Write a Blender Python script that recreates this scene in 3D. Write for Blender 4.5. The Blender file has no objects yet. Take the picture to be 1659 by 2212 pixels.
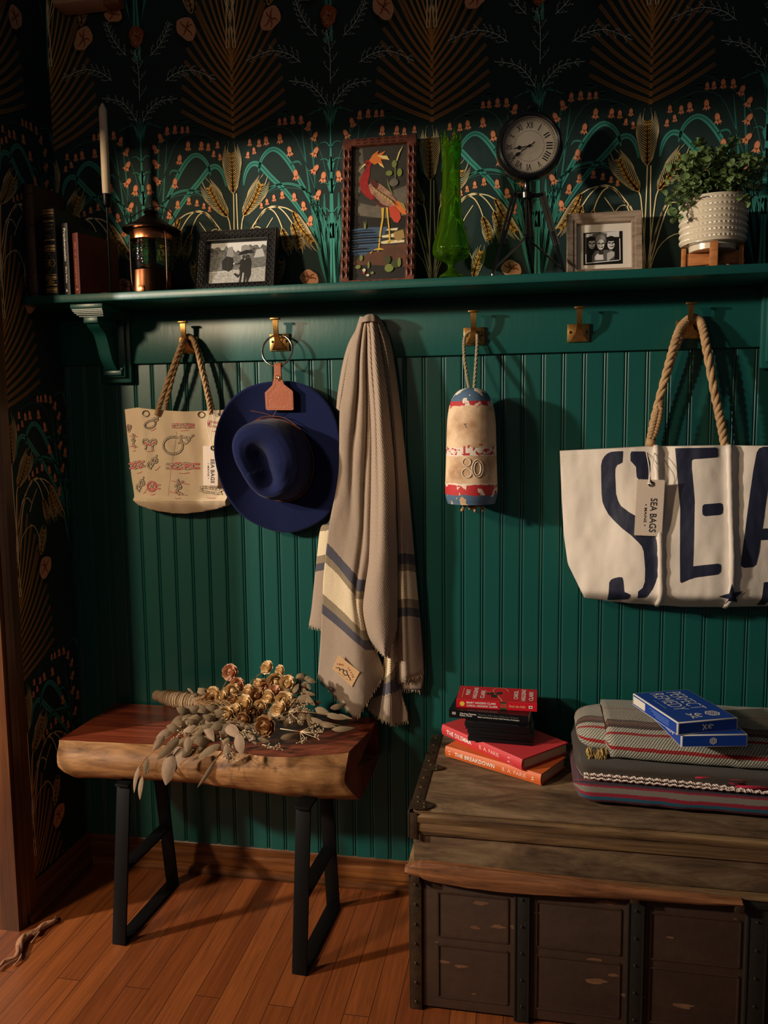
import bpy, bmesh, math, random
import numpy as np
from mathutils import Vector, Matrix, Euler, noise
from mathutils.geometry import tessellate_polygon
random.seed(7)
PI = math.pi
SC = bpy.context.scene
COL = SC.collection
# ---------------------------------------------------------------- camera
IW, IH, FPX = 1659.0, 2212.0, 1700.08
YAW, PITCH, ROLL = -0.1817, -0.1028, -0.0100
CAM = Vector((0.8977, -2.0384, 1.2610))
def _basis():
    cy, sy, cp, sp = math.cos(YAW), math.sin(YAW), math.cos(PITCH), math.sin(PITCH)
    f = Vector((sy*cp, cy*cp, sp)); r = Vector((cy, -sy, 0)); u = r.cross(f)
    c, s = math.cos(ROLL), math.sin(ROLL)
    return f, r*c+u*s, u*c-r*s
FV, RV, UV = _basis()
cam = bpy.data.cameras.new('camera'); camo = bpy.data.objects.new('camera', cam); COL.objects.link(camo)
cam.sensor_fit = 'VERTICAL'; cam.sensor_height = 36; cam.lens = FPX/IH*36; cam.clip_start = .05
camo.matrix_world = Matrix(((RV.x, UV.x, -FV.x, CAM.x), (RV.y, UV.y, -FV.y, CAM.y), (RV.z, UV.z, -FV.z, CAM.z), (0, 0, 0, 1)))
SC.camera = camo
# ---------------------------------------------------------------- world, lights, exposure
SC.view_settings.view_transform = 'Standard'; SC.view_settings.look = 'None'
SC.view_settings.gamma = 1; SC.view_settings.use_curve_mapping = False
SC.view_settings.exposure = 0.0
w = bpy.data.worlds.new('world'); SC.world = w; w.use_nodes = True
bg = w.node_tree.nodes['Background']; bg.inputs[0].default_value = (.72, .80, 1.0, 1); bg.inputs[1].default_value = .034
def lamp(name, loc, target, power, size, col, spread=PI):
    l = bpy.data.lights.new(name, 'AREA'); l.shape = 'DISK'; l.size = size; l.energy = power; l.color = col; l.spread = spread
    o = bpy.data.objects.new(name, l); COL.objects.link(o); o.location = loc
    o.rotation_euler = (Vector(target)-Vector(loc)).to_track_quat('-Z', 'Y').to_euler(); return o
# the lit room beyond the doorway on the left, and a weak fill light added behind the viewer's left shoulder for the trunk front
lamp('next_room_lamp', (-2.9, -2.1, 2.065), (.8, 0, 1.1), 160, .18, (1, .88, .74))
lamp('next_room_table_lamp', (-1.25, -2.1, 2.08), (.3, 0, 1.2), 36, .24, (1, .76, .50))
lamp('front_fill', (-.15, -3.4, 2.1), (.9, 0, .6), 3.2, .5, (1, .74, .48))
# ---------------------------------------------------------------- pixel -> world point on a known plane
def P(px, py, Y=None, Z=None, X=None):
    d = FV + RV*((px-IW/2)/FPX) - UV*((py-IH/2)/FPX)
    if Y is not None: t = (Y-CAM.y)/d.y
    elif Z is not None: t = (Z-CAM.z)/d.z
    else: t = (X-CAM.x)/d.x
    return CAM + d*t
def lin(c):
    return tuple(((v/255)/12.92 if v/255 <= .04045 else ((v/255+.055)/1.055)**2.4) for v in c)
# ---------------------------------------------------------------- materials
MATS = {}
def mat(name, rgb, rough=.6, metal=0, var=None, bump=None, wood=None, trans=0, ior=1.45, sheen=0, coat=0, spec=.5, alpha=None):
    """var=(scale, rgb2, contrast, stretch)  bump=(scale, strength, stretch)  wood=(rgb2, rgb3, scale, stretch)"""
    if name in MATS: return MATS[name]
    m = bpy.data.materials.new(name); m.use_nodes = True; nt = m.node_tree; N = nt.nodes; L = nt.links
    b = N['Principled BSDF']; c = lin(rgb)+(1,)
    b.inputs['Base Color'].default_value = c; b.inputs['Roughness'].default_value = rough
    b.inputs['Metallic'].default_value = metal; b.inputs['Transmission Weight'].default_value = trans
    b.inputs['IOR'].default_value = ior; b.inputs['Sheen Weight'].default_value = sheen
    b.inputs['Coat Weight'].default_value = coat; b.inputs['Specular IOR Level'].default_value = spec
    if coat: b.inputs['Coat Roughness'].default_value = .18
    tc = None
    def coords(st):
        nonlocal tc
        tc = tc or N.new('ShaderNodeTexCoord'); mp = N.new('ShaderNodeMapping'); L.new(tc.outputs['Object'], mp.inputs[0])
        mp.inputs['Scale'].default_value = st; return mp.outputs[0]
    if var:
        sc, c2, con = var[:3]; st = var[3] if len(var) > 3 else (1, 1, 1)
        n = N.new('ShaderNodeTexNoise'); n.inputs['Scale'].default_value = sc; n.inputs['Detail'].default_value = 6; n.inputs['Roughness'].default_value = .65
        L.new(coords(st), n.inputs[0]); r = N.new('ShaderNodeValToRGB'); L.new(n.outputs[0], r.inputs[0])
        r.color_ramp.elements[0].position = .5-con; r.color_ramp.elements[1].position = .5+con
        r.color_ramp.elements[0].color = c; r.color_ramp.elements[1].color = lin(c2)+(1,)
        L.new(r.outputs[0], b.inputs['Base Color'])
    if wood:
        c2, c3, sc, st = wood
        n = N.new('ShaderNodeTexNoise'); n.inputs['Scale'].default_value = sc; n.inputs['Detail'].default_value = 9; n.inputs['Roughness'].default_value = .7; n.inputs['Distortion'].default_value = .6
        L.new(coords(st), n.inputs[0]); r = N.new('ShaderNodeValToRGB'); L.new(n.outputs[0], r.inputs[0])
        e = r.color_ramp.elements; e[0].position = .33; e[0].color = lin(c3)+(1,); e[1].position = .68; e[1].color = lin(c2)+(1,)
        k = e.new(.5); k.color = c
        L.new(r.outputs[0], b.inputs['Base Color'])
        bp = N.new('ShaderNodeBump'); bp.inputs['Strength'].default_value = .25; bp.inputs['Distance'].default_value = .002
        L.new(n.outputs[0], bp.inputs['Height']); L.new(bp.outputs[0], b.inputs['Normal'])
    if bump:
        st = bump[2] if len(bump) > 2 else (1, 1, 1)
        n = N.new('ShaderNodeTexNoise'); n.inputs['Scale'].default_value = bump[0]; n.inputs['Detail'].default_value = 4
        L.new(coords(st), n.inputs[0]); bp = N.new('ShaderNodeBump'); bp.inputs['Strength'].default_value = bump[1]; bp.inputs['Distance'].default_value = .002
        L.new(n.outputs[0], bp.inputs['Height']); L.new(bp.outputs[0], b.inputs['Normal'])
    MATS[name] = m; return m
def band_mat(name, bands, rough=.95, weave=900, fuzz=.35, uvscale=1.0, tone=None):
    """fabric whose stripes follow UV.y (metres): bands=[(start, rgb), ...]; a twill weave runs diagonally in UV"""
    m = bpy.data.materials.new(name); m.use_nodes = True; nt = m.node_tree; N = nt.nodes; L = nt.links
    b = N['Principled BSDF']; b.inputs['Roughness'].default_value = rough; b.inputs['Specular IOR Level'].default_value = .15
    b.inputs['Sheen Weight'].default_value = .15
    uv = N.new('ShaderNodeUVMap'); sx = N.new('ShaderNodeSeparateXYZ'); L.new(uv.outputs[0], sx.inputs[0])
    nz = N.new('ShaderNodeTexNoise'); nz.inputs['Scale'].default_value = 260; nz.inputs['Detail'].default_value = 3; L.new(uv.outputs[0], nz.inputs[0])
    ma = N.new('ShaderNodeMath'); ma.operation = 'MULTIPLY_ADD'; L.new(nz.outputs[0], ma.inputs[0]); ma.inputs[1].default_value = .004; L.new(sx.outputs[1], ma.inputs[2])
    mo = N.new('ShaderNodeMath'); mo.operation = 'MULTIPLY'; L.new(ma.outputs[0], mo.inputs[0]); mo.inputs[1].default_value = uvscale
    r = N.new('ShaderNodeValToRGB'); r.color_ramp.interpolation = 'CONSTANT'; L.new(mo.outputs[0], r.inputs[0])
    e = r.color_ramp.elements
    e[0].position = 0; e[0].color = lin(bands[0][1])+(1,); e[1].position = max(.0001, bands[1][0]*uvscale); e[1].color = lin(bands[1][1])+(1,)
    for p, c in bands[2:]:
        k = e.new(min(1, p*uvscale)); k.color = lin(c)+(1,)
    # weave: two diagonal waves
    mp = N.new('ShaderNodeMapping'); mp.inputs['Rotation'].default_value = (0, 0, .6); L.new(uv.outputs[0], mp.inputs[0])
    wv = N.new('ShaderNodeTexWave'); wv.inputs['Scale'].default_value = weave; wv.inputs['Distortion'].default_value = 1.6; wv.inputs['Detail'].default_value = 2; wv.inputs['Detail Scale'].default_value = 2
    L.new(mp.outputs[0], wv.inputs[0])
    n2 = N.new('ShaderNodeTexNoise'); n2.inputs['Scale'].default_value = 700; n2.inputs['Detail'].default_value = 4; L.new(uv.outputs[0], n2.inputs[0])
    add = N.new('ShaderNodeMath'); add.operation = 'ADD'; L.new(wv.outputs['Fac'], add.inputs[0]); L.new(n2.outputs[0], add.inputs[1])
    mr = N.new('ShaderNodeMapRange'); mr.inputs[1].default_value = .45; mr.inputs[2].default_value = 1.35; mr.inputs[3].default_value = 1-fuzz; mr.inputs[4].default_value = 1.12
    L.new(add.outputs[0], mr.inputs[0])
    mx = N.new('ShaderNodeMix'); mx.data_type = 'RGBA'; mx.blend_type = 'MULTIPLY'; mx.inputs[0].default_value = 1
    L.new(r.outputs[0], mx.inputs[6]); L.new(mr.outputs[0], mx.inputs[7]); L.new(mx.outputs[2], b.inputs['Base Color'])
    bp = N.new('ShaderNodeBump'); bp.inputs['Strength'].default_value = .5; bp.inputs['Distance'].default_value = .0015
    L.new(add.outputs[0], bp.inputs['Height']); L.new(bp.outputs[0], b.inputs['Normal'])
    MATS[name] = m; return m
# ---------------------------------------------------------------- mesh builder
def catmull(pts, n):
    pts = [Vector(p) for p in pts]
    if len(pts) < 3: return [pts[0].lerp(pts[-1], i/n) for i in range(n+1)]
    q = [pts[0]*2-pts[1]]+pts+[pts[-1]*2-pts[-2]]; out = []
    m = len(pts)-1
    for i in range(n+1):
        t = i/n*m; k = min(int(t), m-1); t -= k; a, b, c, d = q[k:k+4]
        out.append(.5*((2*b)+(c-a)*t+(2*a-5*b+4*c-d)*t*t+(3*b-a-3*c+d)*t*t*t))
    return out
class MB:
    def __init__(s, T=None): s.v = []; s.f = []; s.m = []; s.uv = {}; s.T = T
    def vert(s, p):
        p = Vector(p); s.v.append(s.T @ p if s.T else p); return len(s.v)-1
    def face(s, idx, m=0, uv=None):
        s.f.append(tuple(idx)); s.m.append(m)
        if uv: s.uv[len(s.f)-1] = uv
    def poly(s, pts, m=0): s.face([s.vert(p) for p in pts], m)
    def box(s, c, d, m=0, R=None, bev=0):
        bm = bmesh.new(); bmesh.ops.create_cube(bm, size=1)
        for v in bm.verts: v.co = Vector((v.co.x*d[0], v.co.y*d[1], v.co.z*d[2]))
        if bev: bmesh.ops.bevel(bm, geom=bm.edges[:], offset=min(bev, min(d)*.45), segments=2, affect='EDGES', profile=.5)
        M = Matrix.Translation(c) @ (R.to_4x4() if R else Matrix())
        s.bm(bm, m, M)
    def bm(s, bm, m=0, M=None):
        b = len(s.v); bm.verts.ensure_lookup_table(); bm.verts.index_update()
        for v in bm.verts: s.vert(M @ v.co if M else v.co)
        for f in bm.faces: s.face([b+v.index for v in f.verts], m if m is not None else f.material_index)
        bm.free()
    def tube(s, pts, r, seg=8, m=0, cap=True, closed=False, flat=1.0):
        pts = [Vector(p) for p in pts]; n = len(pts); rr = r if callable(r) else (lambda t: r)
        ring = []; nrm = None
        for i, p in enumerate(pts):
            if closed: t = (pts[(i+1) % n]-pts[i-1])
            else: t = (pts[min(i+1, n-1)]-pts[max(i-1, 0)])
            if t.length < 1e-9: t = Vector((0, 0, 1))
            t.normalize()
            if nrm is None: nrm = t.orthogonal().normalized()
            nrm = nrm-t*nrm.dot(t)
            nrm = nrm.normalized() if nrm.length > 1e-6 else t.orthogonal().normalized()
            bn = t.cross(nrm); R = rr(i/max(1, n-1))
            ring.append([s.vert(p+(nrm*math.cos(a)+bn*math.sin(a)*flat)*R) for a in [2*PI*k/seg for k in range(seg)]])
        for i in range(n if closed else n-1):
            a, b = ring[i], ring[(i+1) % n]
            for k in range(seg): s.face([a[k], a[(k+1) % seg], b[(k+1) % seg], b[k]], m)
        if cap and not closed: s.face(ring[0][::-1], m); s.face(ring[-1], m)
    def rope(s, pts, r, m=0, pitch=None, strands=3, n=None, seg=6, closed=False):
        ln = sum((Vector(pts[i+1])-Vector(pts[i])).length for i in range(len(pts)-1)); pitch = pitch or r*7
        n = n or int(ln/pitch*10)+4; c = catmull(pts, n)
        fr = []; nrm = None
        for i, p in enumerate(c):
            t = (c[min(i+1, n)]-c[max(i-1, 0)]).normalized()
            if nrm is None: nrm = t.orthogonal().normalized()
            nrm = (nrm-t*nrm.dot(t)).normalized(); fr.append((p, nrm, t.cross(nrm)))
        for k in range(strands):
            q = []
            for i, (p, a, b) in enumerate(fr):
                th = 2*PI*(k/strands+i/n*ln/pitch); q.append(p+(a*math.cos(th)+b*math.sin(th))*r*.5)
            s.tube(q, r*.56, seg, m)
    def lathe(s, prof, c=(0, 0, 0), n=32, m=0, R=None, mf=None, cap=True):
        c = Vector(c); rings = []
        for (r, z) in prof:
            ring = []
            for k in range(n):
                a = 2*PI*k/n; p = Vector((r*math.cos(a), r*math.sin(a), z))
                if R: p = R @ p
                ring.append(s.vert(c+p))
            rings.append(ring)
        for i in range(len(rings)-1):
            mm = mf(i) if mf else m
            for k in range(n): s.face([rings[i][k], rings[i][(k+1) % n], rings[i+1][(k+1) % n], rings[i+1][k]], mm)
        if cap: s.face(rings[0][::-1], mf(0) if mf else m); s.face(rings[-1], mf(len(rings)-2) if mf else m)
    def prism(s, poly, fn, th, m=0, side=None):
        """poly: list of 2-D points; fn(u,v,d) -> 3-D point; th thickness"""
        poly = [Vector(p) for p in poly]; tri = tessellate_polygon([[Vector((p[0], p[1], 0)) for p in poly]])
        a = [s.vert(fn(p[0], p[1], 0)) for p in poly]; n = len(poly)
        for t in tri: s.face([a[i] for i in t], m)
        if th:
            b = [s.vert(fn(p[0], p[1], th)) for p in poly]
            for t in tri: s.face([b[i] for i in t[::-1]], m)
            for i in range(n): s.face([a[i], a[(i+1) % n], b[(i+1) % n], b[i]], m if side is None else side)
    def grid(s, G, m=0, uv=None, closeu=False, mf=None):
        """G[i][j] points; uv[i][j] optional"""
        id_ = [[s.vert(p) for p in row] for row in G]; nr, nc = len(G), len(G[0])
        for i in range(nr-1):
            for j in range(nc if closeu else nc-1):
                j2 = (j+1) % nc; mm = mf(i, j) if mf else m
                s.face([id_[i][j], id_[i][j2], id_[i+1][j2], id_[i+1][j]], mm, [uv[i][j], uv[i][j2], uv[i+1][j2], uv[i+1][j]] if uv else None)
        return id_
    def build(s, name, mats, parent=None, ang=40, flip=False, recalc=True, solid=0, solid_off=0):
        if not isinstance(mats, (list, tuple)): mats = [mats]
        off = Vector((0, 0, 0)); q = parent
        while q: off += q.location; q = q.parent
        if parent is None:
            xs = [v.x for v in s.v]; ys = [v.y for v in s.v]; zs = [v.z for v in s.v]
            off = Vector(((min(xs)+max(xs))/2, (min(ys)+max(ys))/2, min(zs)))
        me = bpy.data.meshes.new(name); me.from_pydata([v-off for v in s.v], [], s.f)
        for mt in mats: me.materials.append(mt)
        me.polygons.foreach_set('material_index', s.m)
        if s.uv:
            l = me.uv_layers.new(name='UVMap')
            for pi, uvs in s.uv.items():
                for k, li in enumerate(me.polygons[pi].loop_indices): l.data[li].uv = uvs[k]
        if recalc:
            bm = bmesh.new(); bm.from_mesh(me); bmesh.ops.recalc_face_normals(bm, faces=bm.faces[:]); bm.to_mesh(me); bm.free()
        if ang is not None:
            me.shade_smooth()
            if ang < 180: me.set_sharp_from_angle(angle=math.radians(ang))
        me.update()
        o = bpy.data.objects.new(name, me); COL.objects.link(o)
        if parent: o.parent = parent
        else: o.location = off
        if solid:
            md = o.modifiers.new('solid', 'SOLIDIFY'); md.thickness = solid; md.offset = solid_off
        return o
def sub(o, n=1, simple=False):
    md = o.modifiers.new('sub', 'SUBSURF'); md.levels = n; md.render_levels = n
    if simple: md.subdivision_type = 'SIMPLE'
    return o
def tag(o, label=None, cat=None, group=None, kind=None):
    if label: o['label'] = label
    if cat: o['category'] = cat
    if group: o['group'] = group
    if kind: o['kind'] = kind
    return o
def empty(name, loc, label, cat, group=None):
    o = bpy.data.objects.new(name, None); COL.objects.link(o); o.location = loc; o.empty_display_size = .05
    return tag(o, label, cat, group)
# text -> list of (verts2d, faces) normalised to width 1, then placed
_tcache = {}
def text_geo(s_, bold=0):
    if (s_, bold) in _tcache: return _tcache[(s_, bold)]
    cu = bpy.data.curves.new('t', 'FONT'); cu.body = s_; cu.size = 1; cu.resolution_u = 3; cu.offset = bold
    o = bpy.data.objects.new('t', cu); COL.objects.link(o)
    dg = bpy.context.evaluated_depsgraph_get(); me = bpy.data.meshes.new_from_object(o.evaluated_get(dg))
    vs = [(v.co.x, v.co.y) for v in me.vertices]; fs = [tuple(p.vertices) for p in me.polygons]
    bpy.data.objects.remove(o); bpy.data.curves.remove(cu); bpy.data.meshes.remove(me)
    x0, x1 = min(v[0] for v in vs), max(v[0] for v in vs); y0, y1 = min(v[1] for v in vs), max(v[1] for v in vs)
    r = ([((x-x0)/(x1-x0), (y-y0)/max(1e-6, y1-y0)) for x, y in vs], fs); _tcache[(s_, bold)] = r; return r
def text(mb, s_, O, xd, yd, m=0, bold=0, fn=None):
    """O = lower-left corner, xd/yd = full extent vectors of the string; fn(u,v)->point overrides"""
    vs, fs = text_geo(s_, bold); b = len(mb.v)
    for u, v in vs: mb.vert(fn(u, v) if fn else Vector(O)+Vector(xd)*u+Vector(yd)*v)
    for f in fs: mb.face([b+i for i in f], m)
def ribbon2(pts, w, n=None, taper=None):
    """2-D polyline -> list of quads (each 4 2-D points); w number or function of t"""
    n = n or (len(pts)*4); c = catmull([(p[0], p[1], 0) for p in pts], n) if n > 1 else [Vector((p[0], p[1], 0)) for p in pts]
    L_, R_ = [], []
    for i, p in enumerate(c):
        t = (c[min(i+1, len(c)-1)]-c[max(i-1, 0)]); t = t.normalized() if t.length > 1e-9 else Vector((1, 0, 0))
        nn = Vector((-t.y, t.x, 0)); ww = (w(i/(len(c)-1)) if callable(w) else w)/2
        L_.append((p+nn*ww)); R_.append((p-nn*ww))
    return [[(L_[i].x, L_[i].y), (R_[i].x, R_[i].y), (R_[i+1].x, R_[i+1].y), (L_[i+1].x, L_[i+1].y)] for i in range(len(c)-1)]
def sheet(poly, step, yfn, m=0, mb=None, back=None, smooth_in=None):
    """poly: world (x,z) outline; gridded relief facing -Y with depth yfn(x,z); back=yfn for the rear -> closed body"""
    mb = mb or MB(); bm = bmesh.new()
    vs = [bm.verts.new((x, 0, z)) for x, z in poly]
    for t in tessellate_polygon([[Vector((x, z, 0)) for x, z in poly]]):
        try: bm.faces.new([vs[i] for i in t])
        except ValueError: pass
    xs = [p[0] for p in poly]; zs = [p[1] for p in poly]
    if step:
        for ax, lo, hi in ((0, min(xs), max(xs)), (2, min(zs), max(zs))):
            k = math.floor(lo/step)+1
            while k*step < hi:
                co = [0, 0, 0]; co[ax] = k*step; no = [0, 0, 0]; no[ax] = 1
                bmesh.ops.bisect_plane(bm, geom=bm.verts[:]+bm.edges[:]+bm.faces[:], plane_co=co, plane_no=no, dist=1e-7); k += 1
        bmesh.ops.remove_doubles(bm, verts=bm.verts[:], dist=1e-6)
    bm.verts.ensure_lookup_table(); bm.verts.index_update()
    base = len(mb.v); n = len(bm.verts)
    for v in bm.verts: mb.vert((v.co.x, yfn(v.co.x, v.co.z), v.co.z))
    for f in bm.faces: mb.face([base+v.index for v in f.verts], m)
    if back:
        for v in bm.verts: mb.vert((v.co.x, back(v.co.x, v.co.z), v.co.z))
        for f in bm.faces: mb.face([base+n+v.index for v in f.verts][::-1], m)
        for e in bm.edges:
            if len(e.link_faces) == 1:
                a, b = e.verts[0].index, e.verts[1].index; mb.face([base+a, base+b, base+n+b, base+n+a], m)
    bm.free(); return mb
def smoothstep(a, b, x):
    t = max(0, min(1, (x-a)/(b-a))); return t*t*(3-2*t)
def fbm(x, y=0, z=0, o=3): return noise.fractal(Vector((x, y, z)), 1.0, 2.0, o)
# ================================================================ SETTING
X0 = -0.383; XR = 2.3; ZC = 2.75; RAILZ0 = 1.4493; SHZ1 = 1.612; SHZ0 = 1.592; SHY = -.18
M_BLACKG = mat('wallpaper_ground', (31, 49, 46), .75, var=(3, (37, 57, 54), .25), spec=.25)
M_TEALP = mat('teal_paint', (17, 78, 72), .36, bump=(90, .12, (1, 1, .25)), spec=.6)
M_OAKB = mat('oak_trim', (104, 60, 28), .4, wood=((146, 92, 48), (62, 34, 15), 5, (.35, 8, 8)), coat=0, spec=.3)
M_OAKV = mat('oak_casing', (84, 46, 20), .42, wood=((108, 64, 30), (58, 30, 12), 5, (8, 8, .35)), coat=.25)
# ---- floor: oak boards running towards the wall
def floor_mat():
    m = bpy.data.materials.new('oak_floor'); m.use_nodes = True; nt = m.node_tree; N = nt.nodes; L = nt.links; b = N['Principled BSDF']
    tc = N.new('ShaderNodeTexCoord'); mp = N.new('ShaderNodeMapping'); mp.inputs['Rotation'].default_value = (0, 0, PI/2); L.new(tc.outputs['Object'], mp.inputs[0])
    br = N.new('ShaderNodeTexBrick'); br.inputs['Scale'].default_value = 1; br.inputs['Brick Width'].default_value = .78; br.inputs['Row Height'].default_value = .057
    br.inputs['Mortar Size'].default_value = .0009; br.inputs['Mortar Smooth'].default_value = .2; br.offset = .37; br.offset_frequency = 3; br.inputs['Bias'].default_value = 0
    br.inputs[1].default_value = (0, 0, 0, 1); br.inputs[2].default_value = (1, 1, 1, 1); br.inputs['Mortar'].default_value = (.5, .5, .5, 1)
    L.new(mp.outputs[0], br.inputs[0])
    r = N.new('ShaderNodeValToRGB'); L.new(br.outputs['Color'], r.inputs[0]); e = r.color_ramp.elements
    e[0].color = lin((122, 62, 28))+(1,); e[1].color = lin((146, 80, 38))+(1,)
    mp2 = N.new('ShaderNodeMapping'); mp2.inputs['Scale'].default_value = (26, 1.3, 1); L.new(tc.outputs['Object'], mp2.inputs[0])
    # shift the grain per board
    va = N.new('ShaderNodeVectorMath'); va.operation = 'MULTIPLY_ADD'; L.new(br.outputs['Color'], va.inputs[0]); va.inputs[1].default_value = (9, 5, 3); L.new(mp2.outputs[0], va.inputs[2])
    n = N.new('ShaderNodeTexNoise'); n.inputs['Scale'].default_value = 2.2; n.inputs['Detail'].default_value = 8; n.inputs['Roughness'].default_value = .7; n.inputs['Distortion'].default_value = 1.2; L.new(va.outputs[0], n.inputs[0])
    g = N.new('ShaderNodeMapRange'); g.inputs[1].default_value = .3; g.inputs[2].default_value = .7; g.inputs[3].default_value = .55; g.inputs[4].default_value = 1.15; L.new(n.outputs[0], g.inputs[0])
    mx = N.new('ShaderNodeMix'); mx.data_type = 'RGBA'; mx.blend_type = 'MULTIPLY'; mx.inputs[0].default_value = 1; L.new(r.outputs[0], mx.inputs[6]); L.new(g.outputs[0], mx.inputs[7])
    m2 = N.new('ShaderNodeMix'); m2.data_type = 'RGBA'; m2.inputs[7].default_value = lin((52, 24, 12))+(1,); L.new(br.outputs['Fac'], m2.inputs[0]); L.new(mx.outputs[2], m2.inputs[6])
    L.new(m2.outputs[2], b.inputs['Base Color']); b.inputs['Roughness'].default_value = .42; b.inputs['Coat Weight'].default_value = .15
    bp = N.new('ShaderNodeBump'); bp.inputs['Strength'].default_value = .2; bp.inputs['Distance'].default_value = .001; L.new(n.outputs[0], bp.inputs['Height']); L.new(bp.outputs[0], b.inputs['Normal'])
    return m
mb = MB(); mb.poly([(-3.4, -4, 0), (XR, -4, 0), (XR, .02, 0), (-3.4, .02, 0)]); mb.poly([(-3.4, -4, -.03), (XR, -4, -.03), (XR, .02, -.03), (-3.4, .02, -.03)])
fl = mb.build('floor', floor_mat(), ang=None, recalc=False); fl.location = (0, 0, 0)
fl.data.transform(Matrix.Translation(Vector(((XR-3.4)/2, (-4+.02)/2, -.03)))); tag(fl, 'warm oak strip floor', kind='structure')
# ---- wallpaper motif, drawn in wall metres relative to the palm tip
def c5(x, y): return (350+x/3.318, 280+y/3.318)
def c2(x, y): return (500+x/2.765, y/2.765)
TIP = P(504.3, 293, Y=0)
HALF = .26035; KX = HALF/(P(707.1, 330, Y=0).x-TIP.x)
def w5(x, y): p = P(*c5(x, y), Y=0); return ((p.x-TIP.x)*KX, p.z-TIP.z)
def wp(x, y): p = P(x, y, Y=0); return (p.x-TIP.x, p.z-TIP.z)
motif = []   # (layer, material, polygon)
def add_rib(pts, w, m, layer, n=None, mirror=True):
    for q in ribbon2(pts, w, n):
        motif.append((layer, m, q))
        if mirror: motif.append((layer+.5, m, [(-x, z) for x, z in q]))
def add_poly(pts, m, layer, mirror=True):
    motif.append((layer, m, list(pts)))
    if mirror: motif.append((layer+.5, m, [(-x, z) for x, z in pts]))
def tap(w0, w1=.0004, p=1): return lambda t: w1+(w0-w1)*(1-t**p)
def mid(w): return lambda t: w*math.sin(PI*min(1, t*.97+.03))**.6+.0004
# teal arching leaves
def leaf_band(pts, w, m=3, layer=1):
    add_rib(pts, mid(w), m, layer, 22); add_rib(pts, mid(w*.12), 4, layer+1, 22)
leaf_band([w5(*q) for q in [(583, 400), (592, 330), (618, 268), (655, 243), (700, 262), (770, 340), (860, 430), (950, 545), (1050, 700), (1120, 860)]], .0135)
leaf_band([w5(*q) for q in [(686, 305), (702, 225), (740, 165), (790, 140), (845, 172), (905, 250), (960, 350), (1040, 500), (1100, 640), (1140, 800)]], .0125)
leaf_band([w5(*q) for q in [(905, 260), (930, 235), (965, 232), (985, 262)]], .004)
leaf_band([w5(*q) for q in [(720, 450), (790, 405), (880, 388), (960, 405), (1030, 450), (1085, 520), (1130, 640)]], .0055)
for k in range(3): leaf_band([w5(*q) for q in [(700+12*k, 470-4*k), (740+16*k, 428-3*k), (765+20*k, 412)]], .004)
# blades from the plant foot
for k, (xt, yt, xm) in enumerate([(1060, 500, 1105), (1085, 560, 1120), (1110, 520, 1135), (1140, 460, 1150), (1150, 700, 1160), (1170, 620, 1172), (1075, 330, 1120), (985, 0, 1090), (1040, -60, 1120)]):
    leaf_band([w5(*q) for q in [(xt, yt), ((xt+xm)/2, (yt+850)/2), (xm+8, 870), (1178, 1180)]], .0075 if k < 6 else .004)
# plant stem with whorls
add_rib([w5(1188, 1400), w5(1186, 800), w5(1184, 300), w5(1183, 40), w5(1186, -200)], tap(.0075, .002), 3, 2, 20)
for y0 in (130, 250, 420, 600):
    add_rib([w5(1184, y0), w5(1150, y0-38), w5(1110, y0-30)], tap(.003, .001), 3, 2, 6)
for y0 in (245, 400, 720): add_poly([w5(1185, y0-55), w5(1160, y0), w5(1178, y0+60), w5(1192, y0+60), w5(1210, y0), ], 3, 2)
for k in range(4): add_rib([w5(1184, 60), w5(1184-25*(k+1)*.55, -100-40*k*.3), w5(1184-40*(k+1), -190+30*k)], tap(.0035, .0012), 3, 1, 8)
# stems of the bells
for S_ in ([(1180, 420), (1100, 130), (960, -50), (820, -120)], [(1170, 700), (1060, 380), (930, 40), (800, -20), (690, 20), (640, 60)], [(1150, 620), (1060, 470), (930, 420), (800, 430), (700, 480)]):
    add_rib([w5(*q) for q in S_], tap(.0028, .0012), 5, 1, 16)
for q in [(700, 20), (840, -128), (760, -60), (900, -95)]:
    for sg in (-1, 1): add_poly([w5(q[0], q[1]), w5(q[0]+30, q[1]-14*sg), w5(q[0]+62, q[1]-4), w5(q[0]+32, q[1]+9*sg)], 5, 1)
def bell(x, y, rot=0, s=1.0):
    cx, cz = w5(x, y); r = math.radians(rot); ca, sa = math.cos(r), math.sin(r)
    def T(u, v): u *= s; v *= s; return (cx+u*ca-v*sa, cz+u*sa+v*ca)
    for L_, m, k in ((4, 7, 1.0), (5, 6, .84)):
        add_poly([T(.0056*k*math.cos(a), .0005+.0088*k*math.sin(a)) for a in [2*PI*i/12 for i in range(12)]], m, L_)
    add_poly([T(*q) for q in [(-.0040, -.005), (-.0088, -.0125), (-.0036, -.0105), (-.0012, -.0152), (.0015, -.0106), (.0052, -.0148), (.0046, -.010), (.0088, -.0112), (.0042, -.0045)]], 6, 5)
    add_poly([T(*q) for q in [(-.002, -.006), (0, -.011), (.002, -.006)]], 7, 6)
    add_rib([T(0, .009), T(.0008, .016)], .0011, 5, 3, 2)
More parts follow.
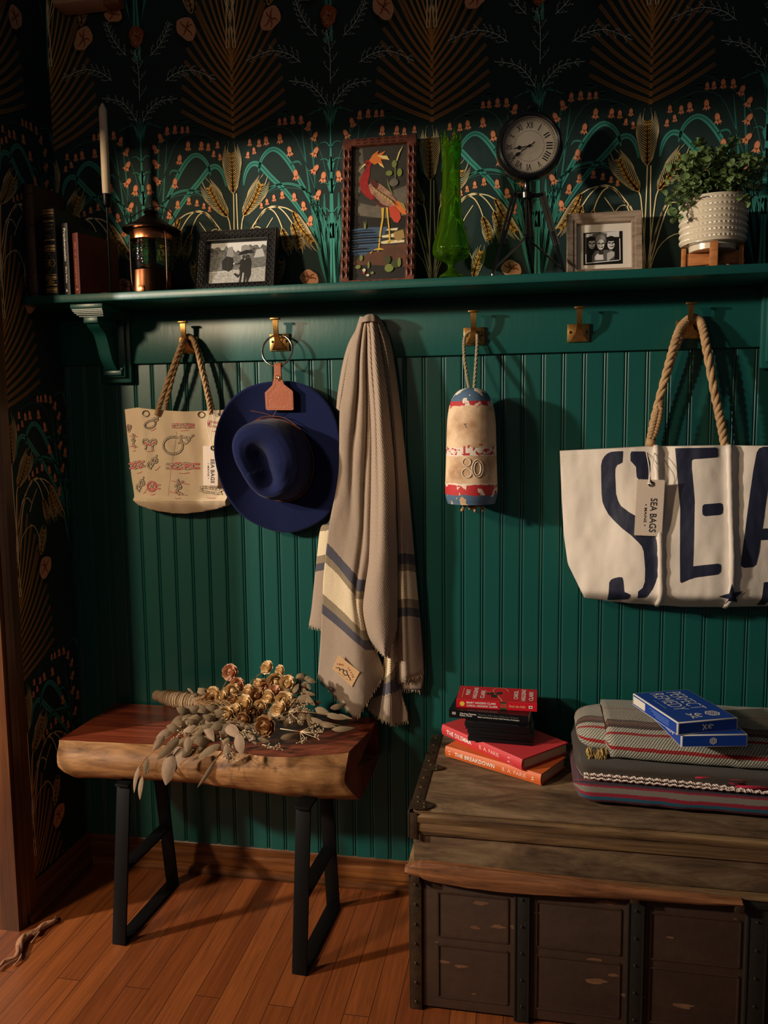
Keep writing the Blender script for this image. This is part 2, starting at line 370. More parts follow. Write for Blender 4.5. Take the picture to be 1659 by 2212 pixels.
for b_ in [(625, 88, 0, .82), (655, 148, 5, .78), (613, 178, -8, .78), (690, 92, 0, .9), (738, 75, 5, 1.05), (833, 60, 3, 1.1), (900, 150, 8, 1.15), (943, 318, 6, 1.2),
           (1078, 45, -28, 1.1), (1082, 155, -32, 1.2), (1082, 280, -42, 1.2), (1135, 335, -10, 1.25), (1100, 462, -30, 1.2), (707, 543, 0, .68), (745, 515, 4, .72), (793, 487, 3, .8), (850, 465, 2, .9), (933, 480, 3, 1), (997, 543, 6, 1.1), (1045, 648, -14, 1.2),
           (831, -58, 0, .8), (869, -63, 0, .85), (922, -74, 0, 1), (979, -74, 3, 1), (1033, -30, -20, 1.1)]: bell(*b_)
# wheat
def ear(base, tip, W, n=15, bend=0, cut=1.0):
    A = Vector(base); B = Vector(tip); d = (B-A); ln = d.length; d.normalize(); nn = Vector((-d.y, d.x))
    ax = lambda t: A+d*ln*t*.72+nn*bend*math.sin(PI*t)
    for i in range(n):
        t = i/(n-1)
        for sd in (-1, 1):
            s_ = ax(t*.95); w_ = W*1.25*(.35+.75*math.sin(PI*(t*.72+.12)))*(1-.35*t); l_ = ln*(.36-.06*t)
            e = s_+d*l_+nn*sd*w_*(1 if t < .9 else .5); mdp = s_+d*l_*.38+nn*sd*w_*.75
            motif.extend((5, 8, q) for q in ribbon2([s_, mdp, e], tap(.0016, .0006), 6))
            k = s_+nn*sd*.0028+d*.003; e2 = k+d*.011+nn*sd*.003
            motif.append((6, 9 if i % 2 else 10, [tuple(k-nn*sd*.003), tuple(k+nn*sd*.004+d*.004), tuple(e2), tuple(k+d*.006-nn*sd*.003)]))
    motif.extend((6, 9, q) for q in ribbon2([A, ax(.5), ax(1)], tap(.004, .0012), 8))
def ear2(b_, t_, W, n=15, bend=0):
    ear(w5(*b_), w5(*t_), W, n, bend); k0 = len(motif)
    st = k0
def mirrored(fn, *a, **k):
    s0 = len(motif); fn(*a, **k); new = motif[s0:]
    motif.extend((l+.5, m, [(-x, z) for x, z in q]) for l, m, q in new)
ear(w5(512, 462), w5(497, 78), .023, 19)
mirrored(ear, w5(583, 622), w5(738, 318), .021, 16, -.004)
mirrored(ear, w5(848, 705), w5(905, 905), .012, 11, .002); mirrored(ear, w5(918, 668), w5(985, 900), .013, 12, .002); mirrored(ear, w5(920, 585), w5(1105, 875), .013, 14, -.006)
mirrored(ear, w5(800, 1130), w5(855, 900), .014, 10, .002)
def goldstem(pts, w=.0028): add_rib([w5(*q) for q in pts], w, 11, 4, 16)
goldstem([(514, 460), (518, 730), (520, 1400)]); goldstem([(583, 620), (567, 740), (535, 1400)])
goldstem([(545, 1150), (600, 800), (700, 610), (745, 568), (790, 585), (825, 640), (850, 708)]); goldstem([(550, 1150), (640, 740), (740, 575), (810, 553), (870, 600), (918, 670)])
goldstem([(655, 700), (720, 590), (800, 556), (870, 562), (918, 586)]); goldstem([(700, 800), (740, 710), (785, 632)], .002); goldstem([(560, 1000), (620, 740), (650, 705), (690, 700), (722, 735)], .0022)
goldstem([(530, 1300), (600, 1000), (720, 900), (790, 1000), (800, 1130)], .0018)
# palm fan above the wheat
def fan(y0, n, a0, a1, l0, l1, dy, top=None):
    for i in range(n):
        t = i/(n-1); a = math.radians(a0+(a1-a0)*t); ln = (l0+(l1-l0)*t)*.00128/2.765*1.0
        z0 = (y0+dy*i)*.00122/2.765
        for k in (-1, 0, 1):
            off = k*.0036
            sx, sz = -.004, z0-.002+off*1.1
            ex, ez = math.cos(a)*ln, z0+math.sin(a)*ln
            mx_, mz_ = ex*.5, z0+(ez-z0)*.44
            add_rib([(sx, sz), (mx_-off*math.sin(a)*.2, mz_+off), (ex-off*math.sin(a)*.9, ez+off*math.cos(a))], tap(.0017, .0010), 12, 3, 8)
fan(0, 9, 27, 62, 345, 430, 40)
fan(370, 6, 62, 86, 430, 560, 26)
# extra lone strips
for (a_, b_) in (((-1, 300), (-545, 455)), ):
    pass
# feathery grey fern, one per plant axis (x = HALF)
def T2(x, y):
    p = P(500+x/2.765, y/2.765, Y=0); return (p.x-P(707.1, 300, Y=0).x+HALF, p.z-TIP.z)
def frond(pts, nl=6, L_=.03, w=.0011, m=13, leafy=True):
    c = catmull([(*T2(*q), 0) for q in pts], 20)
    for q in ribbon2([(p.x, p.y) for p in c], w*1.3, 20): motif.append((4, m, q))
    for i in range(nl):
        t = (i+.6)/nl*.96; k = int(t*20); p = c[k]; d = (c[min(20, k+1)]-c[max(0, k-1)]).normalized(); n_ = Vector((-d.y, d.x, 0))
        sd = 1 if i % 2 else -1; l = L_*(1-.55*t)
        for s2 in ((sd,) if nl > 8 else (sd, -sd)):
            e = p+d*l*.72+n_*s2*l*.55; md = p+d*l*.3+n_*s2*l*.33
            motif.extend((4, m, q) for q in ribbon2([(p.x, p.y), (md.x, md.y), (e.x, e.y)], tap(w, .0005), 5))
            motif.append((0, 14, [(p.x, p.y), (md.x+n_.x*s2*.004, md.y+n_.y*s2*.004), (e.x+d.x*.004, e.y+d.y*.004), (md.x-n_.x*s2*.004+d.x*.003, md.y-n_.y*s2*.004+d.y*.003)]))
            for f_, s3 in ((.45, 1), (.7, -1)):
                a = p.lerp(e, f_); dd = (e-p).normalized(); n3 = Vector((-dd.y, dd.x, 0)); b_ = a+dd*.0045+n3*s3*.004
                motif.extend((4, m, q) for q in ribbon2([(a.x, a.y), (b_.x, b_.y)], w*.7, 1))
def sym(pts): return [(1140-x, y) for x, y in pts]
F1 = [(572, 500), (570, 340), (560, 240), (545, 178)]
frond(F1, 9, .04)
for pts, nl, l in (([(553, 632), (505, 560), (440, 505), (325, 485)], 6, .03), ([(395, 375), (320, 325), (210, 308), (70, 365)], 7, .034), ([(492, 218), (430, 150), (388, 75), (362, 5)], 6, .03)):
    frond(pts, nl, l); frond(sym(pts), nl, l)
for pts in ([(572, 700), (571, 500)], [(395, 375), (450, 470), (560, 640)], [(492, 218), (560, 330), (572, 480)]):
    for q_ in (pts, sym(pts)): motif.extend((3, 15, q) for q in ribbon2([T2(*a) for a in q_], .0014, 6))
# peony-like blooms
def bloom(px, py, rot, s=1.0, rose=False):
    p = P(px, py, Y=0); cx, cz = p.x-TIP.x, p.z-TIP.z; r = math.radians(rot); rnd = random.Random(int(px))
    def T(u, v): return (cx+(u*math.cos(r)-v*math.sin(r))*s, cz+(u*math.sin(r)+v*math.cos(r))*s)
    out = [T((.024+.002*math.sin(5*a))*math.cos(a), (.032+.003*math.sin(3*a+1))*math.sin(a)) for a in [2*PI*i/22 for i in range(22)]]
    motif.append((6, 17 if rose else 16, out))
    for i in range(5 if not rose else 4):
        a = 2*PI*i/5+rnd.random(); c_ = [(.004*math.cos(a), .004*math.sin(a)), (.012*math.cos(a+.3), .016*math.sin(a+.3)), (.019*math.cos(a+.1), .025*math.sin(a+.1))]
        motif.extend((7, 16 if rose else 17, q) for q in ribbon2([T(*k) for k in c_], (lambda t: (.0012 if rose else .0055)*(1-t*.6)), 5))
        if rose: motif.extend((7, 16, q) for q in ribbon2([T(.008*(i+1)*.6*math.cos(b), .010*(i+1)*.62*math.sin(b)) for b in (a, a+.7, a+1.4, a+2.1)], .0012, 8))
    motif.append((8, 18, [T(.003*math.cos(a), .003*math.sin(a)) for a in [2*PI*i/8 for i in range(8)]]))
    motif.append((2, 14, [T(-.03, .02), T(-.035, -.03), T(0, -.05), T(.03, -.02), T(.02, .03)]))
bloom(403, 62, 35); bloom(585, 40, -35); bloom(1010-707+0, 38, 0, .9, True) if False else None
bloom(295+415, 34, 0, .85, True)
# lower bloom that the shelf things half hide
p_ = wp(668, 600); bloom(668, 600, 70, .8)
WP_COL = {3: (64, 146, 130), 4: (30, 78, 70), 5: (52, 100, 90), 6: (228, 150, 108), 7: (190, 88, 44), 8: (232, 208, 152), 9: (196, 150, 66), 10: (140, 96, 34), 11: (242, 220, 166), 12: (196, 138, 68), 13: (196, 214, 206), 14: (24, 34, 30), 15: (52, 62, 56), 16: (206, 150, 112), 17: (142, 76, 38), 18: (40, 16, 10)}
WPM = [M_BLACKG, M_TEALP, M_BLACKG]+[mat('wallpaper_ink_%d' % k, WP_COL[k], .7, spec=.25) for k in range(3, 19)]
def paper(mb, fn, lo, hi, z0, z1, shifts):
    """fn(u,z,d)->3-D; u in lo..hi"""
    eps = .00022
    for sh, zt in shifts:
        for l, m, q in motif:
            us = [p[0]+sh for p in q]; zs = [p[1]+zt for p in q]
            if max(us) <= lo or min(us) >= hi or max(zs) <= z0 or min(zs) >= z1: continue
            # Sutherland-Hodgman clip to the wall rectangle
            pl = list(zip(us, zs))
            for ax, lim, sg in ((0, lo, 1), (0, hi, -1), (1, z0, 1), (1, z1, -1)):
                out = []
                for i in range(len(pl)):
                    a, b = pl[i-1], pl[i]; ia = (a[ax]-lim)*sg >= 0; ib = (b[ax]-lim)*sg >= 0
                    if ia != ib:
                        t = (lim-a[ax])/(b[ax]-a[ax]); out.append((a[0]+(b[0]-a[0])*t, a[1]+(b[1]-a[1])*t))
                    if ib: out.append(b)
                pl = out
                if len(pl) < 3: break
            if len(pl) >= 3: mb.poly([fn(u, z, eps*(l+1)) for u, z in pl], m)
PAX = TIP.x; PZ = TIP.z; REP = .5207; VREP = .7003
# back wall: plaster box + printed paper above the shelf line (and below it beside the corner)
mb = MB()
mb.box(((X0+XR)/2, .05, ZC/2), (XR-X0+.2, .1, ZC), 0)
paper(mb, lambda u, z, d: (u, -d, z), X0, XR-.1, 1.60, ZC-.01, [(PAX+REP*k, PZ+VREP*j) for k in range(-1, 5) for j in (0, 1)])
wb = mb.build('wall_back', WPM, ang=None, recalc=False); tag(wb, 'dark botanical wallpaper wall', kind='structure')
# left wall with the doorway; its paper comes down to the baseboard
DY0, DY1, DZ = -.335, -1.60, 2.03
mb = MB()
mb.box((X0-.05, DY0/2+.05, ZC/2), (.1, -DY0+.1, ZC), 0)
mb.box((X0-.05, (DY0+DY1)/2, (ZC+DZ)/2), (.1, DY0-DY1, ZC-DZ), 0)
mb.box((X0-.05, (DY1-4)/2, ZC/2), (.1, 4+DY1, ZC), 0)
ls = [(.26*(2*k+1)+.0, PZ-VREP*j) for k in (0, ) for j in (-1, 0, 1, 2, 3)]
paper(mb, lambda u, z, d: (X0+d, -u, z), .001, -DY0-.005, .09, ZC-.01, ls)
wl = mb.build('wall_left', WPM, ang=None, recalc=False); tag(wl, 'left wall with botanical wallpaper beside the doorway', kind='structure')
# baseboards
def baseprof(mb, fn, L0, L1):
    pr = [(0, .0852), (.006, .0852), (.010, .080), (.012, .074), (.012, .060), (.015, .052), (.015, .022), (.026, .018), (.030, .008), (.030, 0)]
    for (a, b), (c, d) in zip(pr, pr[1:]): mb.poly([fn(L0, a, b), fn(L1, a, b), fn(L1, c, d), fn(L0, c, d)])
mb = MB(); baseprof(mb, lambda u, o, z: (u, -o, z), X0, XR-.1); tag(mb.build('baseboard_back', M_OAKB, ang=30), 'oak baseboard along the back wall', kind='structure')
M_OAKL = mat('oak_trim_side', (110, 64, 30), .42, wood=((148, 92, 48), (76, 42, 18), 5, (8, .35, 8)), coat=.2)
mb = MB(); baseprof(mb, lambda u, o, z: (X0+o, u, z), DY0+.01, -.001); tag(mb.build('baseboard_left', M_OAKL, ang=30), 'dark oak baseboard on the left wall', kind='structure')
# door casing (jamb nearest the corner, header, far jamb)
def casing(mb, a, b, horizontal=False):
    pass
pr = [(0, .018), (.012, .022), (.022, .016), (.030, .019), (.058, .019), (.066, .010), (.070, .010), (.070, 0)]
mb = MB()
def cas_v(y_edge, dirn):
    P0 = [(0, 0)]+pr
    for (a, b), (c, d) in zip(P0, P0[1:]): mb.poly([(X0+b, y_edge+dirn*a, 0), (X0+d, y_edge+dirn*c, 0), (X0+d, y_edge+dirn*c, DZ+.07), (X0+b, y_edge+dirn*a, DZ+.07)])
cas_v(DY0-.005, 1); cas_v(DY1+.005, -1)
for (a, b), (c, d) in zip([(0, 0)]+pr, pr): mb.poly([(X0+b, DY1-.07, DZ+a), (X0+d, DY1-.07, DZ+c), (X0+d, DY0+.07, DZ+c), (X0+b, DY0+.07, DZ+a)])
mb.box((X0-.05, DY0-.009, DZ/2), (.13, .018, DZ), 0); mb.box((X0-.05, DY1+.009, DZ/2), (.13, .018, DZ), 0); mb.box((X0-.05, (DY0+DY1)/2, DZ-.009), (.13, DY0-DY1, .018), 0)
tag(mb.build('door_1', M_OAKV, ang=30), 'oak doorway casing at the left edge', kind='structure')
# beadboard panelling: 47.6 mm pitch double bead, below the hook rail; a flat stile at the corner
mb = MB(); prof = [(X0, .008)]; k = 0
PIT = .04995; XB = -.117-PIT*5
while XB+k*PIT < XR-.12:
    x = XB+k*PIT+.0
    if x > X0+.012: 
        h = [(.0090, .0080), (.0056, .0080), (.0048, .0077), (.0042, .0070), (.0038, .0058), (.0032, .0050), (.0026, .0058), (.0021, .0068), (.0013, .0075), (.0004, .0080)]
        prof += [(x-a, b) for a, b in h]+[(x+a, b) for a, b in h[::-1]]
    k += 1
prof.append((XR-.1, .008))
G = [[(x, -o, z) for x, o in prof] for z in (.083, RAILZ0+.03)]
mb.grid(G); tag(mb.build('trim_1', M_TEALP, ang=180), 'teal painted beadboard panelling', kind='structure')
# ================================================================ COAT SHELF
shelf = empty('wall_shelf', (.9, 0, RAILZ0), 'long teal painted shelf with hook rail and curved brackets on the wall', 'shelf')
mb = MB(); mb.box(((X0+XR-.12)/2, SHY/2, (SHZ0+SHZ1)/2), (XR-.12-X0-.002, -SHY, SHZ1-SHZ0), bev=.0025); mb.build('shelf_board', M_TEALP, shelf)
mb = MB(); mb.box(((X0+XR-.12)/2, -.010, (SHZ0+RAILZ0)/2), (XR-.12-X0-.002, .020, SHZ0-RAILZ0), bev=.002); mb.build('hook_rail', M_TEALP, shelf)
def bracket(xc):
    mb = MB(); wv = .034
    # wall plate with a bevelled border and corner buttons
    mb.box((xc, -.024, (1.398+SHZ0)/2), (.090, .014, SHZ0-1.398), bev=.004)
    mb.box((xc, -.036, (1.412+SHZ0)/2), (.070, .016, SHZ0-1.412), bev=.003)
    mb.box((xc, -.047, 1.424), (.056, .010, .014), bev=.002)
    for sx in (-1, 1):
        for zz in (1.434, 1.556): mb.lathe([(.0001, -.052), (.004, -.0515), (.0058, -.048), (.006, -.043)], (xc+sx*.026, 0, zz), 12, R=Matrix.Rotation(-PI/2, 3, 'X').inverted() @ Matrix.Scale(1, 3), cap=False) if False else mb.box((xc+sx*.026, -.046, zz), (.010, .008, .010), bev=.0039)
    # top mouldings
    mb.box((xc, -.095, SHZ0-.007), (.090, .140, .014), bev=.002)
    for i in range(5): t = i/5; mb.box((xc, -.095+.012*t, SHZ0-.0155-.0035*i), (.084-.026*t*t, .134-.03*t*t, .0036))
    mb.box((xc, -.088, SHZ0-.040), (.040, .118, .016), bev=.0015)
    # scrolled web
    c = catmull([(-.142, SHZ0-.046), (-.132, SHZ0-.060), (-.108, SHZ0-.076), (-.092, SHZ0-.105), (-.080, SHZ0-.135), (-.060, SHZ0-.156), (-.050, SHZ0-.168)], 20)if False else catmull([(-.142, SHZ0-.046, 0), (-.130, SHZ0-.058, 0), (-.106, SHZ0-.074, 0), (-.092, SHZ0-.102, 0), (-.080, SHZ0-.132, 0), (-.062, SHZ0-.154, 0), (-.048, SHZ0-.166, 0)], 22)
    pl = [(p.x, p.y) for p in c]+[(-.02, SHZ0-.166), (-.02, SHZ0-.046)]
    mb.prism(pl, lambda u, v, d: (xc-wv/2+d, u, v), wv)
    return mb.build('bracket', M_TEALP, shelf, ang=35)
bx = (P(177, 660, Y=-.15).x+P(266, 820, Y=-.03).x)/2
bracket(bx); XBR = P(1642, 780, Y=-.03).x+.045; bracket(XBR)
# ================================================================ COAT HOOKS
M_BRASS = mat('antique_brass', (204, 164, 98), .34, metal=1, var=(60, (160, 116, 62), .2))
def hook_mb():
    a = MB(); a.box((0, -.0225, 0), (.053, .005, .044), bev=.001)
    b = MB(); path = catmull([(-.026, -.020, 0), (-.030, -.016, 0), (-.041, -.002, 0), (-.052, .014, 0), (-.057, .034, 0), (-.058, .055, 0)], 16)
    wd = catmull([(.021, 0, 0), (.018, 0, 0), (.009, 0, 0), (.0068, 0, 0), (.0064, 0, 0), (.0075, 0, 0)], 16)
    th = .0035; F, K = [], []
    for i, p in enumerate(path):
        t = (path[min(16, i+1)]-path[max(0, i-1)]).normalized(); n = Vector((-t.y, t.x, 0))
        if i == 0: n = Vector((-.3, -1, 0)).normalized()*-1
        q = p-n*th if n.x > 0 else p+n*th
        w_ = wd[i].x; F.append([(-w_, p.x-.0, p.y), (w_, p.x, p.y)]); K.append([(-w_, p.x+.0052, p.y+.001), (w_, p.x+.0052, p.y+.001)])
    idf = b.grid(F); idk = b.grid(K)
    for i in range(16):
        b.face([idf[i][0], idf[i+1][0], idk[i+1][0], idk[i][0]]); b.face([idf[i][1], idf[i+1][1], idk[i+1][1], idk[i][1]])
    b.face([idf[0][0], idf[0][1], idk[0][1], idk[0][0]])
    b.box((0, -.0565, .0565), (.025, .012, .0055), bev=.0015)
    ss = []
    for sx in (-1, 1): s = MB(); s.lathe([(.0001, 0), (.0024, .0003), (.0034, -.0008)], (sx*.019, -.0262, .002), 10, R=Matrix.Rotation(PI/2, 3, 'X'), cap=False); ss.append(s)
    return a, b, ss
HK = []
M_SCREW = mat('dark_screw', (60, 42, 24), .4, metal=1)
hook_lab = ['brass coat hook carrying the rope-handled knot-print tote', 'brass coat hook carrying the steel ring above the navy hat', None, 'brass coat hook with the lobster buoy rope looped over it', 'empty brass coat hook between the buoy and the large tote', 'brass coat hook carrying the large sailcloth tote']
proto = None
for k in range(6):
    if hook_lab[k] is None: continue
    zc = [P(411, 744, Y=-.022).z, P(605, 740, Y=-.022).z, 0, P(1022, 728, Y=-.022).z, P(1249, 719, Y=-.022).z, P(1488, 710, Y=-.022).z][k]
    zc = 1.4942; HK.append((k*.254, zc))
    if proto is None:
        r = empty('coat_hook', (k*.254, 0, zc), hook_lab[k], 'hook', 'brass hooks on the rail'); a, b, s = hook_mb()
        for mb_, nm, mt in ((a, 'back_plate', M_BRASS), (b, 'arm', M_BRASS), (s[0], 'screw', M_SCREW), (s[1], 'screw', M_SCREW)):
            mb_.v = [v+Vector((k*.254, 0, zc)) for v in mb_.v]; mb_.build(nm, mt, r, ang=35)
        proto = r
    else:
        r = proto.copy(); COL.objects.link(r); r.location = (k*.254, 0, zc); r['label'] = hook_lab[k]
        for ch in list(proto.children): c_ = ch.copy(); COL.objects.link(c_); c_.parent = r
# pale box high in the corner (only its lower edge is in view)
ch = empty('door_chime', (-.27, -.03, 2.18), 'pale beige box mounted high up in the left corner', 'chime box')
p0, p1 = P(112, 14, Y=-.06), P(215, 16, Y=-.06)
mb = MB(); mb.box(((p0.x+p1.x)/2, -.034, p0.z+.075), (p1.x-p0.x, .066, .15), bev=.012); mb.build('cover', mat('beige_plastic', (196, 160, 128), .6), ch)
p2 = P(257, 16, Y=-.04); mb = MB(); mb.box(((p1.x+p2.x)/2-.004, -.02, p0.z+.072), (p2.x-p1.x+.008, .038, .14), bev=.008); mb.build('side_panel', mat('tan_wood_panel', (140, 92, 52), .6), ch)
# plain dark walls of the room beyond the doorway
M_NEXT = mat('next_room_paint', (58, 62, 56), .8, var=(2, (64, 68, 62), .3))
mb = MB(); mb.box(((-3.45+X0-.1)/2, .05, ZC/2), (3.45+X0-.1, .1, ZC), 0); tag(mb.build('wall_beyond', M_NEXT, ang=None), 'plain wall of the room beyond the doorway', kind='structure')
mb = MB(); mb.box((-3.45, -2, ZC/2), (.1, 4, ZC), 0); tag(mb.build('wall_far', M_NEXT, ang=None), 'far side wall of the room beyond the doorway', kind='structure')
# ================================================================ THINGS ON THE SHELF
ZS = SHZ1+.0004
def frame_of(px, py, Y):  # point at shelf-top height below a pixel column
    p = P(px, py, Y=Y); return Vector((p.x, Y, ZS))
M_GILT = mat('gilt', (214, 180, 120), .35, metal=.7)
M_PAGE = mat('paper_pages', (206, 190, 160), .85, bump=(300, .3, (1, 1, 12)))
M_WHITE = mat('white_ink', (226, 222, 214), .6)
def upright_book(name, pxl, pxr, pytop, Y, mcover, label, depth=.125, rot=0, bow=.004, deco=None, group='books at the left end of the shelf'):
    """spine faces the room; pxl..pxr are the pixel limits of the spine, pytop its top"""
    a, b = P(pxl, 560, Y=Y), P(pxr, 560, Y=Y); w_ = b.x-a.x; h = P((pxl+pxr)/2, pytop, Y=Y).z-ZS; xc = (a.x+b.x)/2
    r = empty(name, (xc, Y, ZS), label, 'book', group); R = Matrix.Rotation(rot, 4, 'Z'); T = Matrix.Translation((xc, Y, ZS)) @ R
    mb = MB(T); t = .003; n = 8
    pr = [(-w_/2+w_*i/n, -bow*math.sin(PI*i/n)) for i in range(n+1)]
    out = pr+[(w_/2, depth), (w_/2-t, depth), (w_/2-t, t)]+[(-w_/2+t, t), (-w_/2+t, depth), (-w_/2, depth)]
    for i in range(len(out)):
        (x1, y1), (x2, y2) = out[i], out[(i+1) % len(out)]
        mb.face([mb.vert((x1, y1, 0)), mb.vert((x2, y2, 0)), mb.vert((x2, y2, h)), mb.vert((x1, y1, h))])
    for z in (0, h): mb.prism(out, lambda u, v, d: (u, v, z), 0)
    mb.build('cover', mcover, r, ang=50)
    mb = MB(T); mb.box((0, t+(depth-t-.004)/2, h/2), (w_-2*t, depth-t-.004, h-.008)); mb.build('pages', M_PAGE, r)
    def spine(u, z, o=.0004): # u -1..1
        return T @ Vector((u*w_/2, -bow*math.cos(u*PI/2)-o, z))
    if deco: deco(r, spine, w_, h)
    return r
def sp_band(mb, spine, z0, z1, m=0, u0=-1, u1=1, o=.0004):
    n = 8; lo = [mb.vert(spine(u0+(u1-u0)*i/n, z0, o)) for i in range(n+1)]; hi = [mb.vert(spine(u0+(u1-u0)*i/n, z1, o)) for i in range(n+1)]
    for i in range(n): mb.face([lo[i], lo[i+1], hi[i+1], hi[i]], m)
M_BKBR = mat('brown_leather', (70, 36, 26), .45, var=(30, (44, 22, 16), .3), bump=(120, .4))
M_BKGR = mat('dark_green_leather', (22, 30, 24), .42, bump=(160, .3)); M_BKBL = mat('black_cloth_cover', (16, 16, 18), .5)
M_BKRD = mat('rust_red_cover', (104, 40, 26), .5, bump=(90, .2))
def deco_brown(r, spine, w_, h):
    for z in (.01, .17, .245): 
        mb = MB(); c = [spine(-1+2*i/8, z*h/.265, .001) for i in range(9)]; mb.tube(c, .0022, 6); mb.build('raised_band', M_BKBR, r)
upright_book('leather_book', 26, 84, 402, -.14, M_BKBR, 'large dark brown leather book at the far left of the shelf', rot=-.25, bow=.012, deco=deco_brown, depth=.10)
def deco_green(r, spine, w_, h):
    mb = MB()
    for z0, z1 in ((.965, .985), (.93, .955), (.905, .912), (.845, .86), (.63, .645), (.565, .58), (.555, .562), (.52, .545), (.505, .512), (.235, .245), (.2, .222), (.185, .192), (.115, .13), (.085, .092), (.055, .08), (.035, .045)): sp_band(mb, spine, z0*h, z1*h, u0=-.86, u1=.86)
    def dia(zc, hh, ww):
        for k in range(24):
            a = 2*PI*k/24; q = .5+.5*abs(math.cos(2*a)); 
            z_ = zc*h+hh*h*math.sin(a)*q; u = ww*math.cos(a)*q
            mb.poly([spine(u-.09, z_), spine(u, z_-.0016), spine(u+.09, z_), spine(u, z_+.0016)])
        for k in range(8):
            a = 2*PI*k/8; mb.poly([spine(.35*ww*math.cos(a)-.08, zc*h+.3*hh*h*math.sin(a)), spine(.35*ww*math.cos(a), zc*h+.3*hh*h*math.sin(a)-.0022), spine(.35*ww*math.cos(a)+.08, zc*h+.3*hh*h*math.sin(a)), spine(.35*ww*math.cos(a), zc*h+.3*hh*h*math.sin(a)+.0022)])
        mb.poly([spine(-.2, zc*h), spine(0, zc*h-.008), spine(.2, zc*h), spine(0, zc*h+.008)])
    dia(.375, .11, .75); dia(.155, .03, .5)
    for t_, zc_, k_ in (('THE', .822, .22), ('ADVENTURES', .800, .72), ('OF', .780, .13), ('HUCKLEBERRY', .758, .75), ('FINN', .737, .3), ('MARK', .682, .34), ('TWAIN', .660, .4)):
        text(mb, t_, (0, 0, 0), (1, 0, 0), (0, 0, 1), fn=lambda u, v, z_=zc_*h, k=k_: spine(-k+2*k*u, z_+v*.0145*h, .0005))
    mb.build('gilt_tooling', M_GILT, r, ang=None)
upright_book('leather_book', 95, 124, 450, -.165, M_BKGR, 'black-green leather book with gilt bands and ornament down its spine', rot=-.12, bow=.005, deco=deco_green)
def vtext(mb, s_, spine, h, z0, z1, uw, m=0, bold=.01, up=False):
    # reads downwards: string start at the top
    text(mb, s_, (0, 0, 0), (1, 0, 0), (0, 0, 1), m, bold, fn=lambda u, v: spine((-uw+2*uw*v) if not up else (uw-2*uw*v), (z1-(z1-z0)*u) if not up else (z0+(z1-z0)*u), .0006))
def deco_black(r, spine, w_, h):
    mb = MB(); vtext(mb, 'Frankenstein', spine, h, .48*h, .93*h, .38, bold=.03); vtext(mb, 'Mary Shelley', spine, h, .17*h, .40*h, .3, bold=.02)
    mb.poly([spine(-.35, .05*h), spine(.35, .065*h), spine(-.1, .085*h), spine(-.3, .10*h)]); mb.build('spine_lettering', M_WHITE, r, ang=None)
upright_book('clothbound_book', 135, 150, 482, -.16, M_BKBL, 'thin black book with white title running down the spine', rot=-.22, bow=.001, deco=deco_black)
M_ROSE = mat('pale_rose_ink', (206, 150, 130), .6)
def deco_red(r, spine, w_, h):
    mb = MB(); rg = random.Random(4); z = .16*h
    while z < .86*h:   # the worn, no longer readable title: a row of small strokes
        l_ = rg.choice((.010, .014, .018))*h; a_, b_ = sorted((rg.uniform(-.28, -.1), rg.uniform(.1, .28)))
        if rg.random() > .13: mb.poly([spine(a_, z), spine(b_, z), spine(b_, z+l_*.35), spine(a_, z+l_*.35)]); mb.poly([spine(a_, z+l_*.35), spine(a_+.14, z+l_*.35), spine(a_+.14, z+l_*.8), spine(a_, z+l_*.8)])
        z += l_*1.25
    mb.poly([spine(-.35, .075*h), spine(.35, .075*h), spine(.35, .085*h), spine(-.35, .085*h)]); mb.poly([spine(-.35, .085*h), spine(-.1, .085*h), spine(-.1, .105*h), spine(-.35, .105*h)]); mb.poly([spine(.1, .085*h), spine(.35, .085*h), spine(.35, .105*h), spine(.1, .105*h)])
    mb.build('spine_lettering', M_ROSE, r, ang=None)
upright_book('clothbound_book', 157, 172, 503, -.165, M_BKRD, 'rust-red book at the right end of the row on the shelf', rot=-.32, bow=.001, depth=.13, deco=deco_red)
# ---- taper candle in a slim black holder
M_BLKM = mat('black_metal', (20, 20, 21), .38, metal=.6); M_WAX = mat('ivory_wax', (226, 206, 176), .45, spec=.4)
cy_ = -.125; b0 = frame_of(238, 600, cy_); zt_, zm = P(236, 222, Y=cy_).z, P(238, 421, Y=cy_).z; zcup = P(238, 446, Y=cy_).z
r = empty('candle_holder', b0, 'tall slim black candle holder on a disc foot', 'candle holder')
mb = MB(); mb.lathe([(.006, .0045), (.006, .0065), (.0032, .010), (.0028, zcup-ZS-.004), (.0032, zcup-ZS)], b0, 24); mb.build('stand', M_BLKM, r); mb = MB(); mb.lathe([(.0001, 0), (.032, 0), (.033, .0025), (.030, .0045), (.0001, .0055)], b0, 28); mb.build('disc_foot', mat('tan_disc', (170, 132, 92), .5), r)
mb = MB(); mb.lathe([(.003, zcup-ZS-.002), (.009, zcup-ZS), (.0112, zcup-ZS+.004), (.0118, zm-ZS+.002), (.0108, zm-ZS+.002), (.0100, zcup-ZS+.006), (.0001, zcup-ZS+.005)], b0, 24, cap=False); mb.build('cup', M_BLKM, r)
r = empty('taper_candle', (b0.x, b0.y, zcup+.0055), 'tall unlit ivory taper candle in the slim black holder', 'candle')
h_ = zt_-zcup-.0055
mb = MB(); mb.lathe([(.0001, 0), (.0096, 0), (.0103, h_*.2), (.0098, h_-.016), (.0085, h_-.013), (.003, h_-.001), (.0006, h_)], (b0.x, b0.y, zcup+.0055), 20); mb.build('wax', M_WAX, r)
mb = MB(); mb.tube([(b0.x, b0.y, zt_-.002), (b0.x+.0006, b0.y, zt_+.003)], .0006, 6); mb.build('wick', mat('wick', (190, 170, 140), .9), r)
